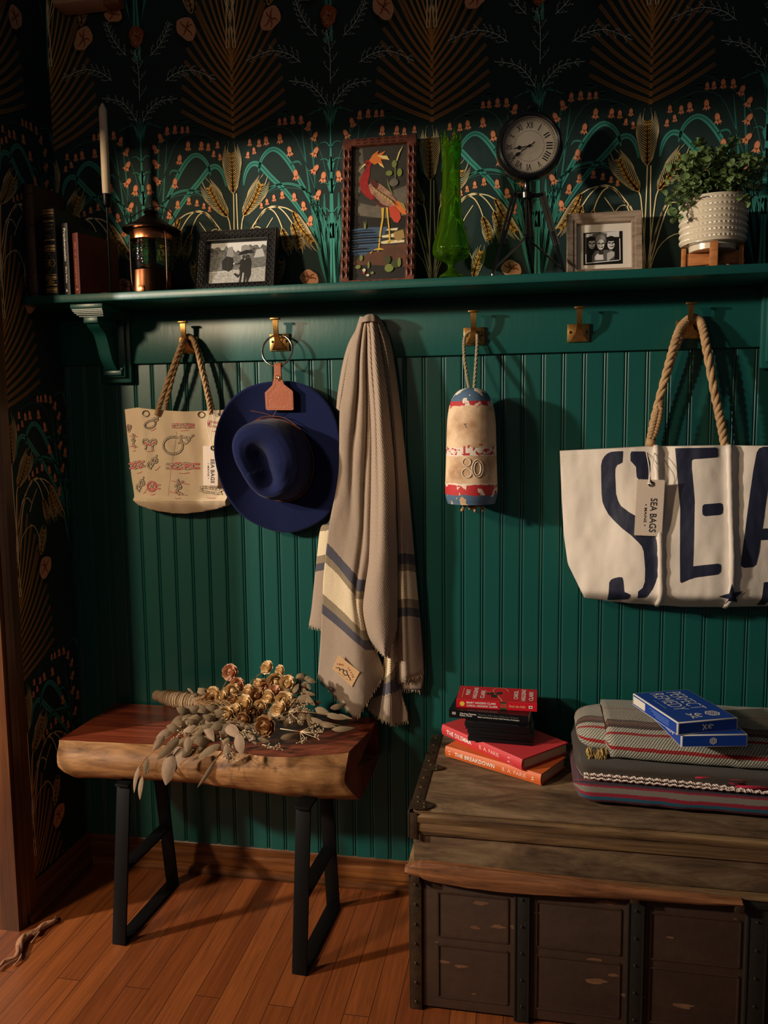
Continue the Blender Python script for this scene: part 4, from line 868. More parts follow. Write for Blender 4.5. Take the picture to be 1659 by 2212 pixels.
# ---- potted plant on its little wooden stand
qy = -.095; b0 = frame_of(1537, 580, qy); Zp = lambda py: P(1537, py, Y=qy).z; u_ = .00108
M_CER = mat('cream_glazed_ceramic', (216, 202, 176), .2, coat=.5); M_TEAK = mat('honey_wood', (176, 112, 60), .45, wood=((204, 138, 80), (140, 82, 42), 6, (1, 6, 6)))
zpb = Zp(545)
r = empty('plant_stand', b0, 'small honey-coloured wooden stand under the ribbed plant pot', 'plant stand')
cr = 56*u_
for k in range(2):
    a = -1.72+PI/2*k; mb = MB(); R = Matrix.Rotation(a, 3, 'Z')
    mb.box(b0+Vector((0, 0, (zpb-ZS)*.69)), (2*cr*.98, .009, (zpb-ZS)*.62), R=R, bev=.001); mb.build('cross_rail', M_TEAK, r)
for k in range(4):
    a = -1.72+PI/2*k; mb = MB(); R = Matrix.Rotation(a, 3, 'Z'); c_ = b0+Vector((math.cos(a)*cr, math.sin(a)*cr, (Zp(534)-ZS)/2)); mb.box(c_, (.010, .017, Zp(534)-ZS), R=R, bev=.001); mb.build('post', M_TEAK, r)
r = empty('potted_plant', (b0.x, b0.y, zpb), 'cream ribbed ceramic pot of small-leaved greenery on a wooden stand', 'plant')
mb = MB(); nseg = 96; z0_, z1_ = Zp(531), Zp(434); R0, R1_ = 64*u_, 67*u_; rings = []
prf = [(.0001, zpb, 0), (46*u_, zpb, 0), (47*u_, z0_-.001, 0), (R0*.97, z0_, 0)]
nr_ = 7
for i in range(nr_*8+1): t = i/(nr_*8); prf.append((R0+(R1_-R0)*t+.0030*abs(math.sin(t*nr_*PI))-.002, z0_+.002+(z1_-z0_-.004)*t, abs(math.sin(t*nr_*PI))))
prf += [(R1_-.002, z1_, 0), (R1_-.006, z1_, 0), (R1_-.007, z1_-.03, 0), (.0001, z1_-.03, 0)]
for q, z, rb in prf:
    rings.append([mb.vert((b0.x+(q+rb*.0013*math.cos(48*a))*math.cos(a), b0.y+(q+rb*.0013*math.cos(48*a))*math.sin(a), z)) for a in [2*PI*k/nseg for k in range(nseg)]])
for i in range(len(rings)-1):
    for k in range(nseg): mb.face([rings[i][k], rings[i][(k+1) % nseg], rings[i+1][(k+1) % nseg], rings[i+1][k]])
mb.build('pot', M_CER, r, ang=50)
mb = MB(); mb.lathe([(.0001, z1_-.012), (R1_-.008, z1_-.014)], (b0.x, b0.y, 0), 24, cap=False); mb.build('soil', mat('dark_soil', (30, 24, 18), .95), r)
M_LEAF = mat('small_leaf', (84, 110, 66), .38, var=(40, (124, 148, 88), .3), coat=.2); M_STEM = mat('green_stem', (70, 80, 44), .6)
rl = random.Random(11); mbs = MB(); mbl = MB()
def small_leaf(mb, p, d, n, L_, W_):
    s_ = d.cross(n).normalized(); pts = [(0, 0), (.3, .75), (.6, 1), (.85, .75), (1, 0)]
    c = [mb.vert(p+d*L_*t+n*L_*.16*math.sin(PI*t)) for t, _ in pts]; l = [mb.vert(p+d*L_*t+s_*W_*w2+n*L_*(.16*math.sin(PI*t)+.14*w2)) for t, w2 in pts[1:4]]; rr2 = [mb.vert(p+d*L_*t-s_*W_*w2+n*L_*(.16*math.sin(PI*t)+.14*w2)) for t, w2 in pts[1:4]]
    for S_ in (l, rr2):
        mb.face([c[0], c[1], S_[0]]); mb.face([c[1], c[2], S_[1], S_[0]]); mb.face([c[2], c[3], S_[2], S_[1]]); mb.face([c[3], c[4], S_[2]])
TIPS = [(1445, 372), (1442, 400), (1440, 425), (1450, 447), (1458, 470), (1468, 395), (1480, 372), (1462, 350), (1503, 340), (1510, 312), (1530, 335), (1545, 352), (1560, 330), (1585, 308), (1583, 340), (1600, 350), (1618, 342), (1635, 352), (1645, 375), (1640, 400), (1625, 425), (1610, 432), (1590, 405), (1565, 395), (1540, 390), (1515, 400), (1490, 415), (1505, 432), (1540, 425), (1575, 420), (1650, 350), (1620, 375), (1475, 430), (1480, 350), (1555, 365), (1600, 385)]
for k, (tx, ty) in enumerate(TIPS):
    yy = qy+rl.uniform(-.075, .03); yy = min(yy, -.02) if ty < 430 else qy-.062
    tp = P(tx, ty, Y=yy); st = Vector((b0.x+rl.uniform(-.03, .03), b0.y+rl.uniform(-.03, .02), z1_-.012)); md = st.lerp(tp, .5)+Vector((0, 0, .03+.02*rl.random()))
    c = catmull([st, md, tp], 16); mbs.tube(c, lambda t: .0016-.0008*t, 5)
    for i in range(5, 17):
        if rl.random() < .2 and i < 16: continue
        p = c[i]; d = (c[min(16, i+1)]-c[i-1]).normalized(); a = i*1.9
        for s2 in range(2 if i < 16 else 3):
            o = d.orthogonal().normalized(); o = (Matrix.Rotation(a+PI*s2+rl.uniform(-.4, .4), 3, d) @ o); ld = (o+d*.45).normalized(); ln = Vector((0, 0, 1)); ln = (ln-ld*ln.dot(ld)).normalized() if abs(ld.z) < .95 else Vector((0, -1, 0))
            small_leaf(mbl, p, ld, ln, rl.uniform(.014, .021), rl.uniform(.006, .009))
mbs.build('stems', M_STEM, r); mbl.build('foliage', M_LEAF, r, ang=180)
# ================================================================ THINGS ON THE HOOKS
def wz(poly, Y): return [(P(x, y, Y=Y).x, P(x, y, Y=Y).z) for x, y in poly]
def smooth_poly(poly, n=None):
    n = n or len(poly)*5; return [(p.x, p.y) for p in catmull([(x, z, 0) for x, z in poly], n)]
def ribbon_on(mb, pts, w, fn, m=0, n=None, lift=.0009):
    for q in ribbon2(pts, w, n): mb.face([mb.vert((x, fn(x, z)-lift, z)) for x, z in q], m)
M_ROPE = mat('tan_rope', (188, 154, 112), .85, bump=(500, .6), var=(60, (150, 116, 78), .25)); M_NAVY = mat('navy_ink', (28, 32, 54), .6, bump=(200, .15)); M_REDI = mat('red_ink', (190, 44, 52), .65); M_INKK = mat('black_ink', (40, 38, 44), .7)
M_CANV = mat('cream_canvas', (226, 204, 172), .8, bump=(700, .35), spec=.25); M_CANV2 = mat('white_sailcloth', (222, 210, 196), .5, bump=(400, .2), spec=.4); M_STEEL = mat('nickel_ring', (190, 184, 172), .18, metal=1)
M_TAGC = mat('tag_canvas', (214, 196, 178), .85, bump=(600, .3)); M_STR = mat('white_string', (232, 222, 204), .8)
def pinked(mb, c, w_, h_, R, th, m=0, tooth=.0042):
    pts = []
    def edge(a, b, n):
        a, b = Vector(a), Vector(b); nn = Vector((b.y-a.y, a.x-b.x)).normalized()
        for i in range(n): pts.append(a.lerp(b, i/n)); pts.append(a.lerp(b, (i+.5)/n)-nn*tooth*.45)
    nx, ny = int(w_/tooth), int(h_/tooth); x, y = w_/2, h_/2
    edge((-x, -y), (x, -y), nx); edge((x, -y), (x, y), ny); edge((x, y), (-x, y), nx); edge((-x, y), (-x, -y), ny)
    mb.prism([(p.x, p.y) for p in pts], lambda u, v, d: c+R @ Vector((u, d, v)), th, m)
def bag_tag(parent, c, w_, h_, ang, hole):
    """sailcloth tag with sideways lettering; ang = roll in the plane facing the room"""
    R = Matrix.Rotation(ang, 3, 'Y'); mb = MB(); pinked(mb, c, w_, h_, R, .0012)
    f = lambda u, v, o=-.0005: c+R @ Vector((u*w_, o, v*h_))
    text(mb, 'SEA BAGS', (0, 0, 0), (1, 0, 0), (0, 0, 1), 1, .012, fn=lambda u, v: f(.02+.24*v, .17-.60*u))
    text(mb, 'MAINE', (0, 0, 0), (1, 0, 0), (0, 0, 1), 1, .01, fn=lambda u, v: f(-.18+.09*v, .00-.26*u))
    for q in (.05, -.31): mb.prism([(.012*math.cos(a)*2, .012*math.sin(a)) for a in [2*PI*i/8 for i in range(8)]], lambda u, v, d: f(-.135+u, q+v), 0, 1)
    mb.build('hang_tag', [M_TAGC, M_INKK], parent, ang=None, recalc=False)
    mb = MB(); q = f(hole[0], hole[1], -.001); mb.tube([q+R @ Vector((.0052*math.cos(a), 0, .0052*math.sin(a))) for a in [2*PI*i/16 for i in range(16)]], .0018, 8, closed=True); mb.build('tag_eyelet', M_STEEL, parent); return q
# ---- small tote printed with rope knots
Yb = -.050
KP = wz([(262, 884), (300, 880.5), (345, 886), (400, 889), (440, 888), (488, 885), (493, 930), (497, 1000), (494, 1060), (489, 1092), (470, 1099), (440, 1105), (400, 1110), (372, 1109), (340, 1104), (318, 1098), (298, 1091), (288, 1080), (282, 1040), (272, 960)], Yb)
kx = lambda px, py=980: P(px, py, Y=Yb).x; kz = lambda py: P(370, py, Y=Yb).z
xL, xR, zT, zB = kx(262), kx(493), kz(884), kz(1108)
def kfn(x, z):
    t = (z-zB)/(zT-zB); ridge = kx(312+10*(1-t)); u = (x-ridge)/(xR-ridge)
    y = Yb-.012
    if x < ridge: y += .030*min(1, (ridge-x)/(ridge-xL))**.8
    else: y -= .010*math.sin(PI*min(1, max(0, u)))*(1-.5*t)*(1-.5*u)-.008*u
    y += .002*math.sin(28*(x-xL)/(xR-xL)+7*t)*(.3+.7*t) + .0025*fbm(x*25, z*14, 2)
    y -= .012*smoothstep(.16, .12, t) if t < .16 else 0
    if t < .13: y += .030*((.13-t)/.13)**1.3
    return min(y, -.026)
kt = empty('knot_tote_bag', (kx(380), Yb, zB), 'small cream tote printed with nautical knots, hanging by rope handles', 'tote bag', 'tote bags on the rail')
mb = sheet(KP, .006, kfn, back=lambda x, z: -.0215); mb.build('bag_body', M_CANV, kt, ang=60)
def K(cx, cy): return (240+cx/5.027, 680+cy/5.027)
def loopc(fn, n=40): return [fn(2*PI*i/n) for i in range(n+1)]
mbk = MB()
def rope_print(pts, col, w=4.2, n=None, closed=False):
    """pts in full-image px"""
    wpx = .0056/4.4*w/4.2; q = [(P(x, y, Y=Yb).x, P(x, y, Y=Yb).z) for x, y in pts]; n = n or len(q)*3
    s_ = w/4.2
    ribbon_on(mbk, q, .0052*s_, kfn, 0 if col == 'k' else 1, n, .0011); 
    ribbon_on(mbk, q, .0030*s_, kfn, 2 if col == 'k' else 3, n, .0015)
    c = catmull([(a, b, 0) for a, b in q], n)
    for i in range(1, len(c)-1, 2):
        d = (c[i+1]-c[i-1]).normalized(); nn = Vector((-d.y, d.x, 0)); a = c[i]+nn*.0016*s_-d*.0012; b = c[i]-nn*.0016*s_+d*.0012
        ribbon_on(mbk, [(a.x, a.y), (b.x, b.y)], .0008, kfn, 0 if col == 'k' else 1, 1, .0018)
def knot(cx, cy, rx, ry, kind, col, rot=0, col2=None):
    X_, Y_ = K(cx, cy); r_ = math.radians(rot); rx /= 5.027; ry /= 5.027
    T = lambda u, v: (X_+(u*rx*math.cos(r_)-v*ry*math.sin(r_)), Y_+(u*rx*math.sin(r_)+v*ry*math.cos(r_)))
    if kind == '8': rope_print([T(*q) for q in [(1.5, -.9), (.9, -.5), (-.2, .4), (-.9, .6), (-1, 0), (-.6, -.5), (0, -.1), (.5, .4), (.9, .3), (1, -.2), (.7, -.7), (.2, -.6), (-.4, .1), (-1.0, 1.0)]], col)
    if kind == 'o': rope_print([T(math.cos(a), math.sin(a)) for a in [-.7+i*.35 for i in range(19)]], col); rope_print([T(*q) for q in [(.55, -.9), (1.0, -1.2), (1.5, -1.0), (1.6, -.5), (1.1, -.3), (.8, -.8), (1.2, -1.0), (1.9, -1.3)]], col, 3.6)
    if kind == 'c':
        for s_, cc in ((1, col), (-1, col2 or col)): rope_print([T(*q) for q in [(-1.9*s_, .5), (-.9*s_, .4), (-.2*s_, -.4), (.5*s_, -.7), (1.1*s_, -.3), (1.2*s_, .3), (.6*s_, .7), (-.1*s_, .4), (-.8*s_, -.4), (-1.9*s_, -.5)]], cc)
    if kind == 'b':
        for s_, cc in ((1, col), (-1, col2 or col)): rope_print([T(*q) for q in [(-1.5*s_, .45), (0, .5), (.9*s_, .6), (1.25*s_, 0), (.9*s_, -.6), (0, -.5), (-1.5*s_, -.45)]], cc, 3.8)
    if kind == 'w': rope_print([T(*q) for q in [(-.6, 1.5), (-.5, .4), (-1, 0), (-1, -.7), (-.4, -.8), (0, -.2), (.4, -.8), (1, -.7), (1, 0), (.5, .4), (.4, 1.5)]], col); rope_print([T(*q) for q in [(-.8, -.3), (-.3, .25), (.3, .25), (.8, -.3)]], col2 or col, 3.6)
    if kind == 'f': rope_print([T(*q) for q in [(-.5, -1.3), (-.2, -.6), (-.7, -.1), (.1, .1), (-.4, .7), (.5, .9), (1.0, 1.1)]], col); rope_print([T(*q) for q in [(.6, -1.1), (0, -.7), (.4, 0), (-.2, .4), (.3, 1.3)]], col, 3.6); [rope_print([T(-1.6, q), T(1.7, q+.12)], 'r', 1.6, 3) for q in (-.85, .95)]
    if kind == 'h': rope_print([T(math.cos(a), math.sin(a)) for a in [i*.6 for i in range(12)]], col); rope_print([T(-1.3, -.3), T(1.9, -.3)], 'r', 3, 5); rope_print([T(-.6, -1), T(0, .3), T(.4, -.9)], col2 or col, 3.2); rope_print([T(-1.2, .4), T(1.9, .45)], 'r', 3, 5)
    q = [T(-.4, 1.75), T(.1, 1.85), T(.8, 1.6)]; q = [(P(x, y, Y=Yb).x, P(x, y, Y=Yb).z) for x, y in q]; ribbon_on(mbk, q, .0010, kfn, 1, 4, .0012)
for a in [(450, 1190, 62, 38, 'o', 'k', -20), (800, 1205, 80, 30, 'b', 'k', 0, 'r'), (440, 1395, 70, 48, 'w', 'k', 0, 'r'), (475, 1605, 60, 48, '8', 'k', -35), (800, 1640, 95, 44, 'c', 'k', 0, 'r'), (320, 1850, 62, 52, '8', 'k', -38), (468, 1860, 50, 50, 'h', 'r', 0, 'k'), (765, 1870, 58, 66, 'f', 'k', 10), (285, 1630, 58, 50, 'c', 'r', -8, 'k'), (232, 1370, 34, 62, 'f', 'k', 0), (172, 1225, 24, 28, 'w', 'k', 10, 'r'), (1135, 1190, 50, 42, 'b', 'k', 10, 'r'), (1100, 1905, 80, 44, 'b', 'k', 10)]: knot(*a)
rope_print([K(700+100*math.cos(a), 1418+92*math.sin(a)) for a in [-.75+i*.33 for i in range(19)]], 'k', 4.6); rope_print([K(*q) for q in [(745, 1395), (790, 1370), (765, 1325), (800, 1315), (860, 1375), (820, 1400), (770, 1345), (850, 1325), (880, 1360), (830, 1390), (900, 1320), (920, 1305)]], 'k', 3.4)
mbk.build('knot_print', [M_INKK, M_REDI, M_CANV, mat('pink_ink', (226, 150, 146), .7)], kt, ang=None, recalc=False)
mb = MB(); sm = smooth_poly([K(735, 1265), K(700, 1500), K(665, 1760), K(650, 1960)] and [(P(*K(*q), Y=Yb).x, P(*K(*q), Y=Yb).z) for q in [(735, 1265), (705, 1500), (670, 1760), (650, 1960)]], 20)
ribbon_on(mb, sm, .0006, kfn, 0, 20, .0006); mb.build('seam', mat('seam_shadow', (176, 150, 120), .9), kt, ang=None, recalc=False)
hx, hz = HK[0]
def kpt(cx, cy, dy): x, y = K(cx, cy); return P(x, y, Y=dy)
for name_, pts in (('rope_handle', [kpt(498, 1085, Yb-.018), kpt(520, 1000, -.070), kpt(640, 650, -.070), kpt(760, 330, -.060), kpt(800, 262, -.044), kpt(850, 245, -.040), kpt(905, 300, -.046), kpt(975, 560, -.070), kpt(1045, 860, -.078), kpt(1085, 1075, Yb-.020)]),
                   ('rope_handle', [kpt(585, 1045, -.034), kpt(600, 950, -.036), kpt(690, 600, -.040), kpt(800, 290, -.034), kpt(850, 232, -.033), kpt(925, 320, -.034), kpt(990, 560, -.040), kpt(1060, 860, -.042), kpt(1105, 1045, -.034)])):
    mb = MB(); mb.rope(pts, .0068, pitch=.030); mb.build(name_, M_ROPE, kt, ang=180)
for cx, cy in ((495, 1078), (1080, 1090)):
    c = kpt(cx, cy, 0); c.y = kfn(c.x, c.z)-.001; mb = MB(); mb.tube([c+Vector((.0095*math.cos(a), 0, .0075*math.sin(a))) for a in [2*PI*i/20 for i in range(20)]], .0016, 8, closed=True); mb.build('grommet', M_STEEL, kt)
cc = kpt(1078, 1640, Yb-.027); q = bag_tag(kt, cc, .043, .106, .03, (.18, .44))
mb = MB(); a = kpt(1062, 1085, Yb-.022); b = kpt(1105, 1085, Yb-.022)
mb.tube(catmull([a, kpt(1040, 1180, Yb-.028), kpt(1068, 1330, Yb-.028), q, kpt(1082, 1330, Yb-.028), kpt(1108, 1180, Yb-.028), b], 30), .0009, 5); mb.build('tag_string', M_STR, kt)
# ---- navy hat (crown towards the room) and the steel ring with its leather clip
Yh = -.045; hc = P(597, 992, Y=Yh)
BR = [(600, 823), (650, 827), (692, 853), (722, 895), (734, 950), (735, 1010), (728, 1060), (716, 1105), (690, 1128), (650, 1146), (610, 1151), (565, 1138), (520, 1112), (486, 1065), (466, 1000), (463, 945), (478, 895), (505, 855), (550, 830)]
CRN = [(597, 905), (632, 917), (662, 945), (678, 990), (674, 1035), (655, 1066), (625, 1080), (595, 1078), (568, 1060), (545, 1025), (527, 990), (521, 950), (535, 922), (562, 908)]
def radial(poly, c, n, yf=None):
    yq = lambda x, y: yf(math.atan2(992-y, x-597)) if yf else Yh
    pts = catmull([(P(x, y, Y=yq(x, y)).x, P(x, y, Y=yq(x, y)).z, 0) for x, y in poly+poly[:1]], n*4); out = []
    ang = [(math.atan2(p.y-c.z, p.x-c.x) % (2*PI), math.hypot(p.x-c.x, p.y-c.z)) for p in pts]; ang.sort()
    for k in range(n):
        a = 2*PI*k/n; j = min(range(len(ang)), key=lambda i: min(abs(ang[i][0]-a), 2*PI-abs(ang[i][0]-a))); out.append(ang[j][1])
    return [sum(out[(k+d) % n] for d in (-2, -1, 0, 1, 2))/5 for k in range(n)]
NH = 96; rc = radial(CRN, hc, NH)
M_FELT = mat('navy_felt', (19, 28, 70), .92, bump=(260, .3), sheen=.1, var=(120, (16, 24, 60), .3), spec=.15)
ht = empty('felt_hat', (hc.x, Yh, P(597, 1151, Y=Yh).z), 'wide-brimmed navy blue felt hat hanging from the leather clip', 'hat')
def brimY(a, t):  # left side curls up to the room, right and bottom relax
    cl = max(0, math.cos(a-PI))**1.3*.056+max(0, math.cos(a-.1))**2*.004+max(0, math.cos(a+PI/2))**2*-.004
    return Yh-.004-cl*t**1.35-.002*math.sin(3*a)*t
rb = radial(BR, hc, NH, lambda a: brimY(a, 1))
G = []
for i in range(15):
    t = i/14; row = []
    for k in range(NH):
        a = 2*PI*k/NH; r0 = rc[k]*.985; r_ = r0+(rb[k]-r0)*t; row.append((hc.x+r_*math.cos(a), brimY(a, t)+.0, hc.z+r_*math.sin(a)))
    G.append(row)
mb = MB(); mb.grid(G, closeu=True); G2 = [[(x, y+.0032, z) for x, y, z in row] for row in G[::-1]]
id2 = mb.grid(G2, closeu=True); n0 = 14*NH
for k in range(NH): mb.face([n0+k, n0+(k+1) % NH, id2[0][(k+1) % NH], id2[0][k]])
mb.build('brim', M_FELT, ht, ang=180)
H_ = .105; prof = [(1.0, 0), (.995, .12), (.985, .3), (.965, .5), (.93, .7), (.87, .86), (.77, .96), (.62, 1.0), (.46, 1.0), (.32, 1.0), (.2, 1.0), (.1, 1.0), (.01, 1.0)]
dc = P(566, 1012, Y=Yh-.1)
def dent(x, z):
    dx, dz = x-dc.x, z-dc.z; a = math.radians(18); u = dx*math.cos(a)+dz*math.sin(a); v = -dx*math.sin(a)+dz*math.cos(a)
    w_ = .026 if v < 0 else .030; d = math.exp(-(u/w_)**2*1.1-(v/.058)**4)
    dx2 = x-P(640, 1035, Y=Yh-.1).x; dz2 = z-P(640, 1035, Y=Yh-.1).z
    return .050*d+.014*math.exp(-(dx2/.022)**2-(dz2/.04)**2)
G = []
for s_, h_ in prof:
    row = []
    for k in range(NH):
        a = 2*PI*k/NH; sx = hc.x-.004*h_; sz = hc.z+.002*h_; r_ = rc[k]*s_*(1+.01*math.sin(2*a))
        x, z = sx+r_*math.cos(a), sz+r_*math.sin(a); y = Yh-H_*h_-.006*h_*(1-s_*s_)+dent(x, z)*smoothstep(.75, .98, h_)*smoothstep(.98, .7, s_); row.append((x, y, z))
    G.append(row)
# refine rings
GG = []
for i in range(len(G)-1):
    for q in range(3): GG.append([Vector(G[i][k]).lerp(Vector(G[i+1][k]), q/3) for k in range(NH)])
GG.append([Vector(p) for p in G[-1]]); mb = MB(); mb.grid(GG, closeu=True); mb.face([len(mb.v)-NH+k for k in range(NH)]); sub(mb.build('crown', M_FELT, ht, ang=180))
M_CORD = mat('brown_leather_cord', (112, 62, 38), .6)
mb = MB(); mb.tube([(hc.x+rc[k]*1.012*math.cos(2*PI*k/NH), Yh-.010, hc.z+rc[k]*1.012*math.sin(2*PI*k/NH)) for k in range(NH)], .0014, 6, closed=True)
kn = P(590, 899, Y=Yh-.012)
for e in ([(590, 899), (570, 893), (541, 887)], [(590, 899), (566, 901), (545, 912)], [(590, 899), (594, 893), (597, 886)], [(590, 899), (612, 902), (630, 912), (650, 928)]): mb.tube(catmull([P(x, y, Y=Yh-.014-.003*i) for i, (x, y) in enumerate(e)], 10), .0011, 6)
mb.box(kn, (.005, .004, .005), bev=.0015); mb.build('cord_band', M_CORD, ht)
Yc = -.064; cl = empty('hat_clip', P(604, 884, Y=Yc-.006), 'tan stitched leather hat clip on a large steel ring', 'hat clip'); rgc = P(599, 757, Y=-.050)
ringR = .0405; mb = MB(); mb.tube([(rgc.x+ringR*math.cos(a), -.050-.010*math.sin(-a), rgc.z+ringR*math.sin(a)) for a in [2*PI*i/64 for i in range(64)]], .0028, 10, closed=True); mb.build('steel_ring', M_STEEL, cl, ang=180)
M_LTH = mat('tan_leather', (176, 96, 62), .5, bump=(150, .3), var=(30, (150, 78, 48), .3))
yc2 = -.068; lp = wz([(592, 800), (607, 800), (608, 816), (613, 830), (630, 843), (632.5, 846), (634, 884), (631, 886), (577, 886), (574, 883), (572, 848), (575, 845), (588, 832), (591, 818)], yc2)
mb = MB(); mb.prism(lp, lambda u, v, d: (u, yc2+d, v), .0045)
strap = wz([(592, 789), (606, 789), (607, 818), (600, 823), (592, 818)], yc2-.002); mb.prism(strap, lambda u, v, d: (u, yc2-.0025+d, v), .0025)
zt1 = P(599, 789, Y=yc2).z; sx0, sx1 = strap[0][0], strap[1][0]
lo = catmull([(0, yc2-.0015, zt1), (0, -.066, zt1+.006), (0, -.058, zt1+.0065), (0, -.052, zt1), (0, -.0635, zt1-.012)], 14)
for a, b in zip(lo, lo[1:]): mb.face([mb.vert((sx0, a.y, a.z)), mb.vert((sx1, a.y, a.z)), mb.vert((sx1, b.y, b.z)), mb.vert((sx0, b.y, b.z))])
mb.build('leather_tab', M_LTH, cl, ang=35)
mb = MB(); ins = wz([(577, 850), (590, 838), (594, 828), (594, 820), (605, 820), (606, 828), (612, 837), (629, 850), (630, 880), (578, 880)], yc2)
for a, b in zip(ins, ins[1:]+ins[:1]):
    L_ = math.hypot(b[0]-a[0], b[1]-a[1]); n_ = max(1, int(L_/.0034))
    for i in range(n_): p0 = Vector((a[0]+(b[0]-a[0])*(i+.2)/n_, yc2-.0006, a[1]+(b[1]-a[1])*(i+.2)/n_)); p1 = Vector((a[0]+(b[0]-a[0])*(i+.75)/n_, yc2-.0006, a[1]+(b[1]-a[1])*(i+.75)/n_)); mb.tube([p0, p1], .0005, 5)
mb.build('stitching', mat('pale_thread', (222, 190, 160), .8), cl)
rv = P(599, 815, Y=yc2-.004); mb = MB(); mb.lathe([(.0001, .0022), (.0022, .002), (.003, .001), (.0046, .0016), (.0054, 0)], rv, 20, R=Matrix.Rotation(PI/2, 3, 'X'), cap=False); mb.build('snap_rivet', mat('gold_rivet', (226, 196, 140), .25, metal=1), cl)
# ---- lobster buoy
Yo = -.088; bc = P(1018, 960, Y=Yo); zt_b, zb_b = P(1018, 838, Y=Yo).z, P(1018, 1087, Y=Yo).z; bu = .00110
def buoy_mat():
    m = bpy.data.materials.new('chipped_buoy_paint'); m.use_nodes = True; nt = m.node_tree; N = nt.nodes; L = nt.links; b = N['Principled BSDF']; b.inputs['Roughness'].default_value = .7
    tc = N.new('ShaderNodeTexCoord'); sx = N.new('ShaderNodeSeparateXYZ'); L.new(tc.outputs['Object'], sx.inputs[0])
    def nz(sc, det=5, st=(1, 1, 1)):
        mp = N.new('ShaderNodeMapping'); mp.inputs['Scale'].default_value = st; L.new(tc.outputs['Object'], mp.inputs[0]); n = N.new('ShaderNodeTexNoise'); n.inputs['Scale'].default_value = sc; n.inputs['Detail'].default_value = det; L.new(mp.outputs[0], n.inputs[0]); return n.outputs[0]
    def ma(op, a, b_, clamp=False):
        n = N.new('ShaderNodeMath'); n.operation = op; n.use_clamp = clamp
        for i, v in enumerate((a, b_)):
            if isinstance(v, (int, float)): n.inputs[i].default_value = v
            else: L.new(v, n.inputs[i])
        return n.outputs[0]
    H = zt_b-zb_b; chip = nz(38, 6); edge = nz(90, 3)
    z = ma('ADD', sx.outputs[2], ma('MULTIPLY', ma('SUBTRACT', edge, .5), .010))
    def band(lo, hi, thr):
        a = ma('MULTIPLY', ma('GREATER_THAN', z, lo*H), ma('LESS_THAN', z, hi*H)); return ma('MULTIPLY', a, ma('GREATER_THAN', chip, thr))
    base = N.new('ShaderNodeValToRGB'); L.new(nz(14, 7), base.inputs[0]); e = base.color_ramp.elements; e[0].position = .35; e[0].color = lin((168, 128, 92))+(1,); e[1].position = .56; e[1].color = lin((226, 196, 160))+(1,)
    cur = base.outputs[0]
    for msk, col in ((band(.845, 1.1, .30), (226, 214, 196)), (band(.845, .925, .49), (176, 38, 42)), (band(.885, 1.1, .47), (74, 100, 126)), (band(.42, .49, .1), (220, 208, 192)), (band(.43, .475, .535), (178, 40, 44)), (band(.085, .185, .1), (226, 208, 190)), (band(.085, .172, .455), (186, 42, 46)), (band(-.1, .085, .43), (74, 102, 128))):
        mx = N.new('ShaderNodeMix'); mx.data_type = 'RGBA'; L.new(msk, mx.inputs[0]); L.new(cur, mx.inputs[6]); mx.inputs[7].default_value = lin(col)+(1,); cur = mx.outputs[2]
    L.new(cur, b.inputs['Base Color']); bp = N.new('ShaderNodeBump'); bp.inputs['Strength'].default_value = .35; bp.inputs['Distance'].default_value = .0015; L.new(chip, bp.inputs['Height']); L.new(bp.outputs[0], b.inputs['Normal']); return m
by = empty('lobster_buoy', (bc.x, Yo, zb_b), 'worn red, white and blue lobster buoy hanging from a rope loop', 'buoy')
zz = lambda py: P(1018, py, Y=Yo).z
pr_ = catmull([(r_*bu, zz(y_), 0) for r_, y_ in [(3, 838), (14, 838.6), (27, 843), (37, 852), (46, 868), (51, 888), (54, 915), (55.5, 960), (57, 1010), (58.5, 1050), (57.5, 1070), (53.5, 1084), (50, 1087), (20, 1088), (1, 1088)]], 60)
prb = [(max(.0005, p.x), p.y) for p in pr_]
def brad(z): return min(((abs(q[1]-z), q[0]) for q in prb[:50]))[1]
mb = MB(); mb.lathe(prb, (bc.x, Yo, 0), 64); mb.build('float', buoy_mat(), by, ang=60)
def bsurf(px, py, o=.0006):
    x, z = P(px, py, Y=Yo-.05).x, P(px, py, Y=Yo-.05).z; R_ = brad(z)+o; dx = max(-R_*.99, min(R_*.99, x-bc.x)); return Vector((bc.x+dx, Yo-math.sqrt(R_*R_-dx*dx), z))
mb = MB()
g = lambda x, y: (930+x/4.81, 660+y/4.81)
for lp_ in ([(380+42*math.cos(a), 1625+42*math.sin(a)) for a in [2*PI*i/24 for i in range(24)]], [(382+50*math.cos(a), 1738+50*math.sin(a)) for a in [2*PI*i/24 for i in range(24)]], [(492+56*math.cos(a), 1692+92*math.sin(a)) for a in [2*PI*i/32 for i in range(32)]], [(492+34*math.cos(a), 1692+68*math.sin(a)) for a in [2*PI*i/32 for i in range(32)]]):
    mb.tube([bsurf(*g(*q)) for q in lp_], .0016, 6, closed=True)
mb.build('raised_number', mat('buoy_relief', (212, 194, 172), .6), by, ang=180)
M_CHIPR = mat('red_chip', (180, 42, 44), .65); mb = MB()
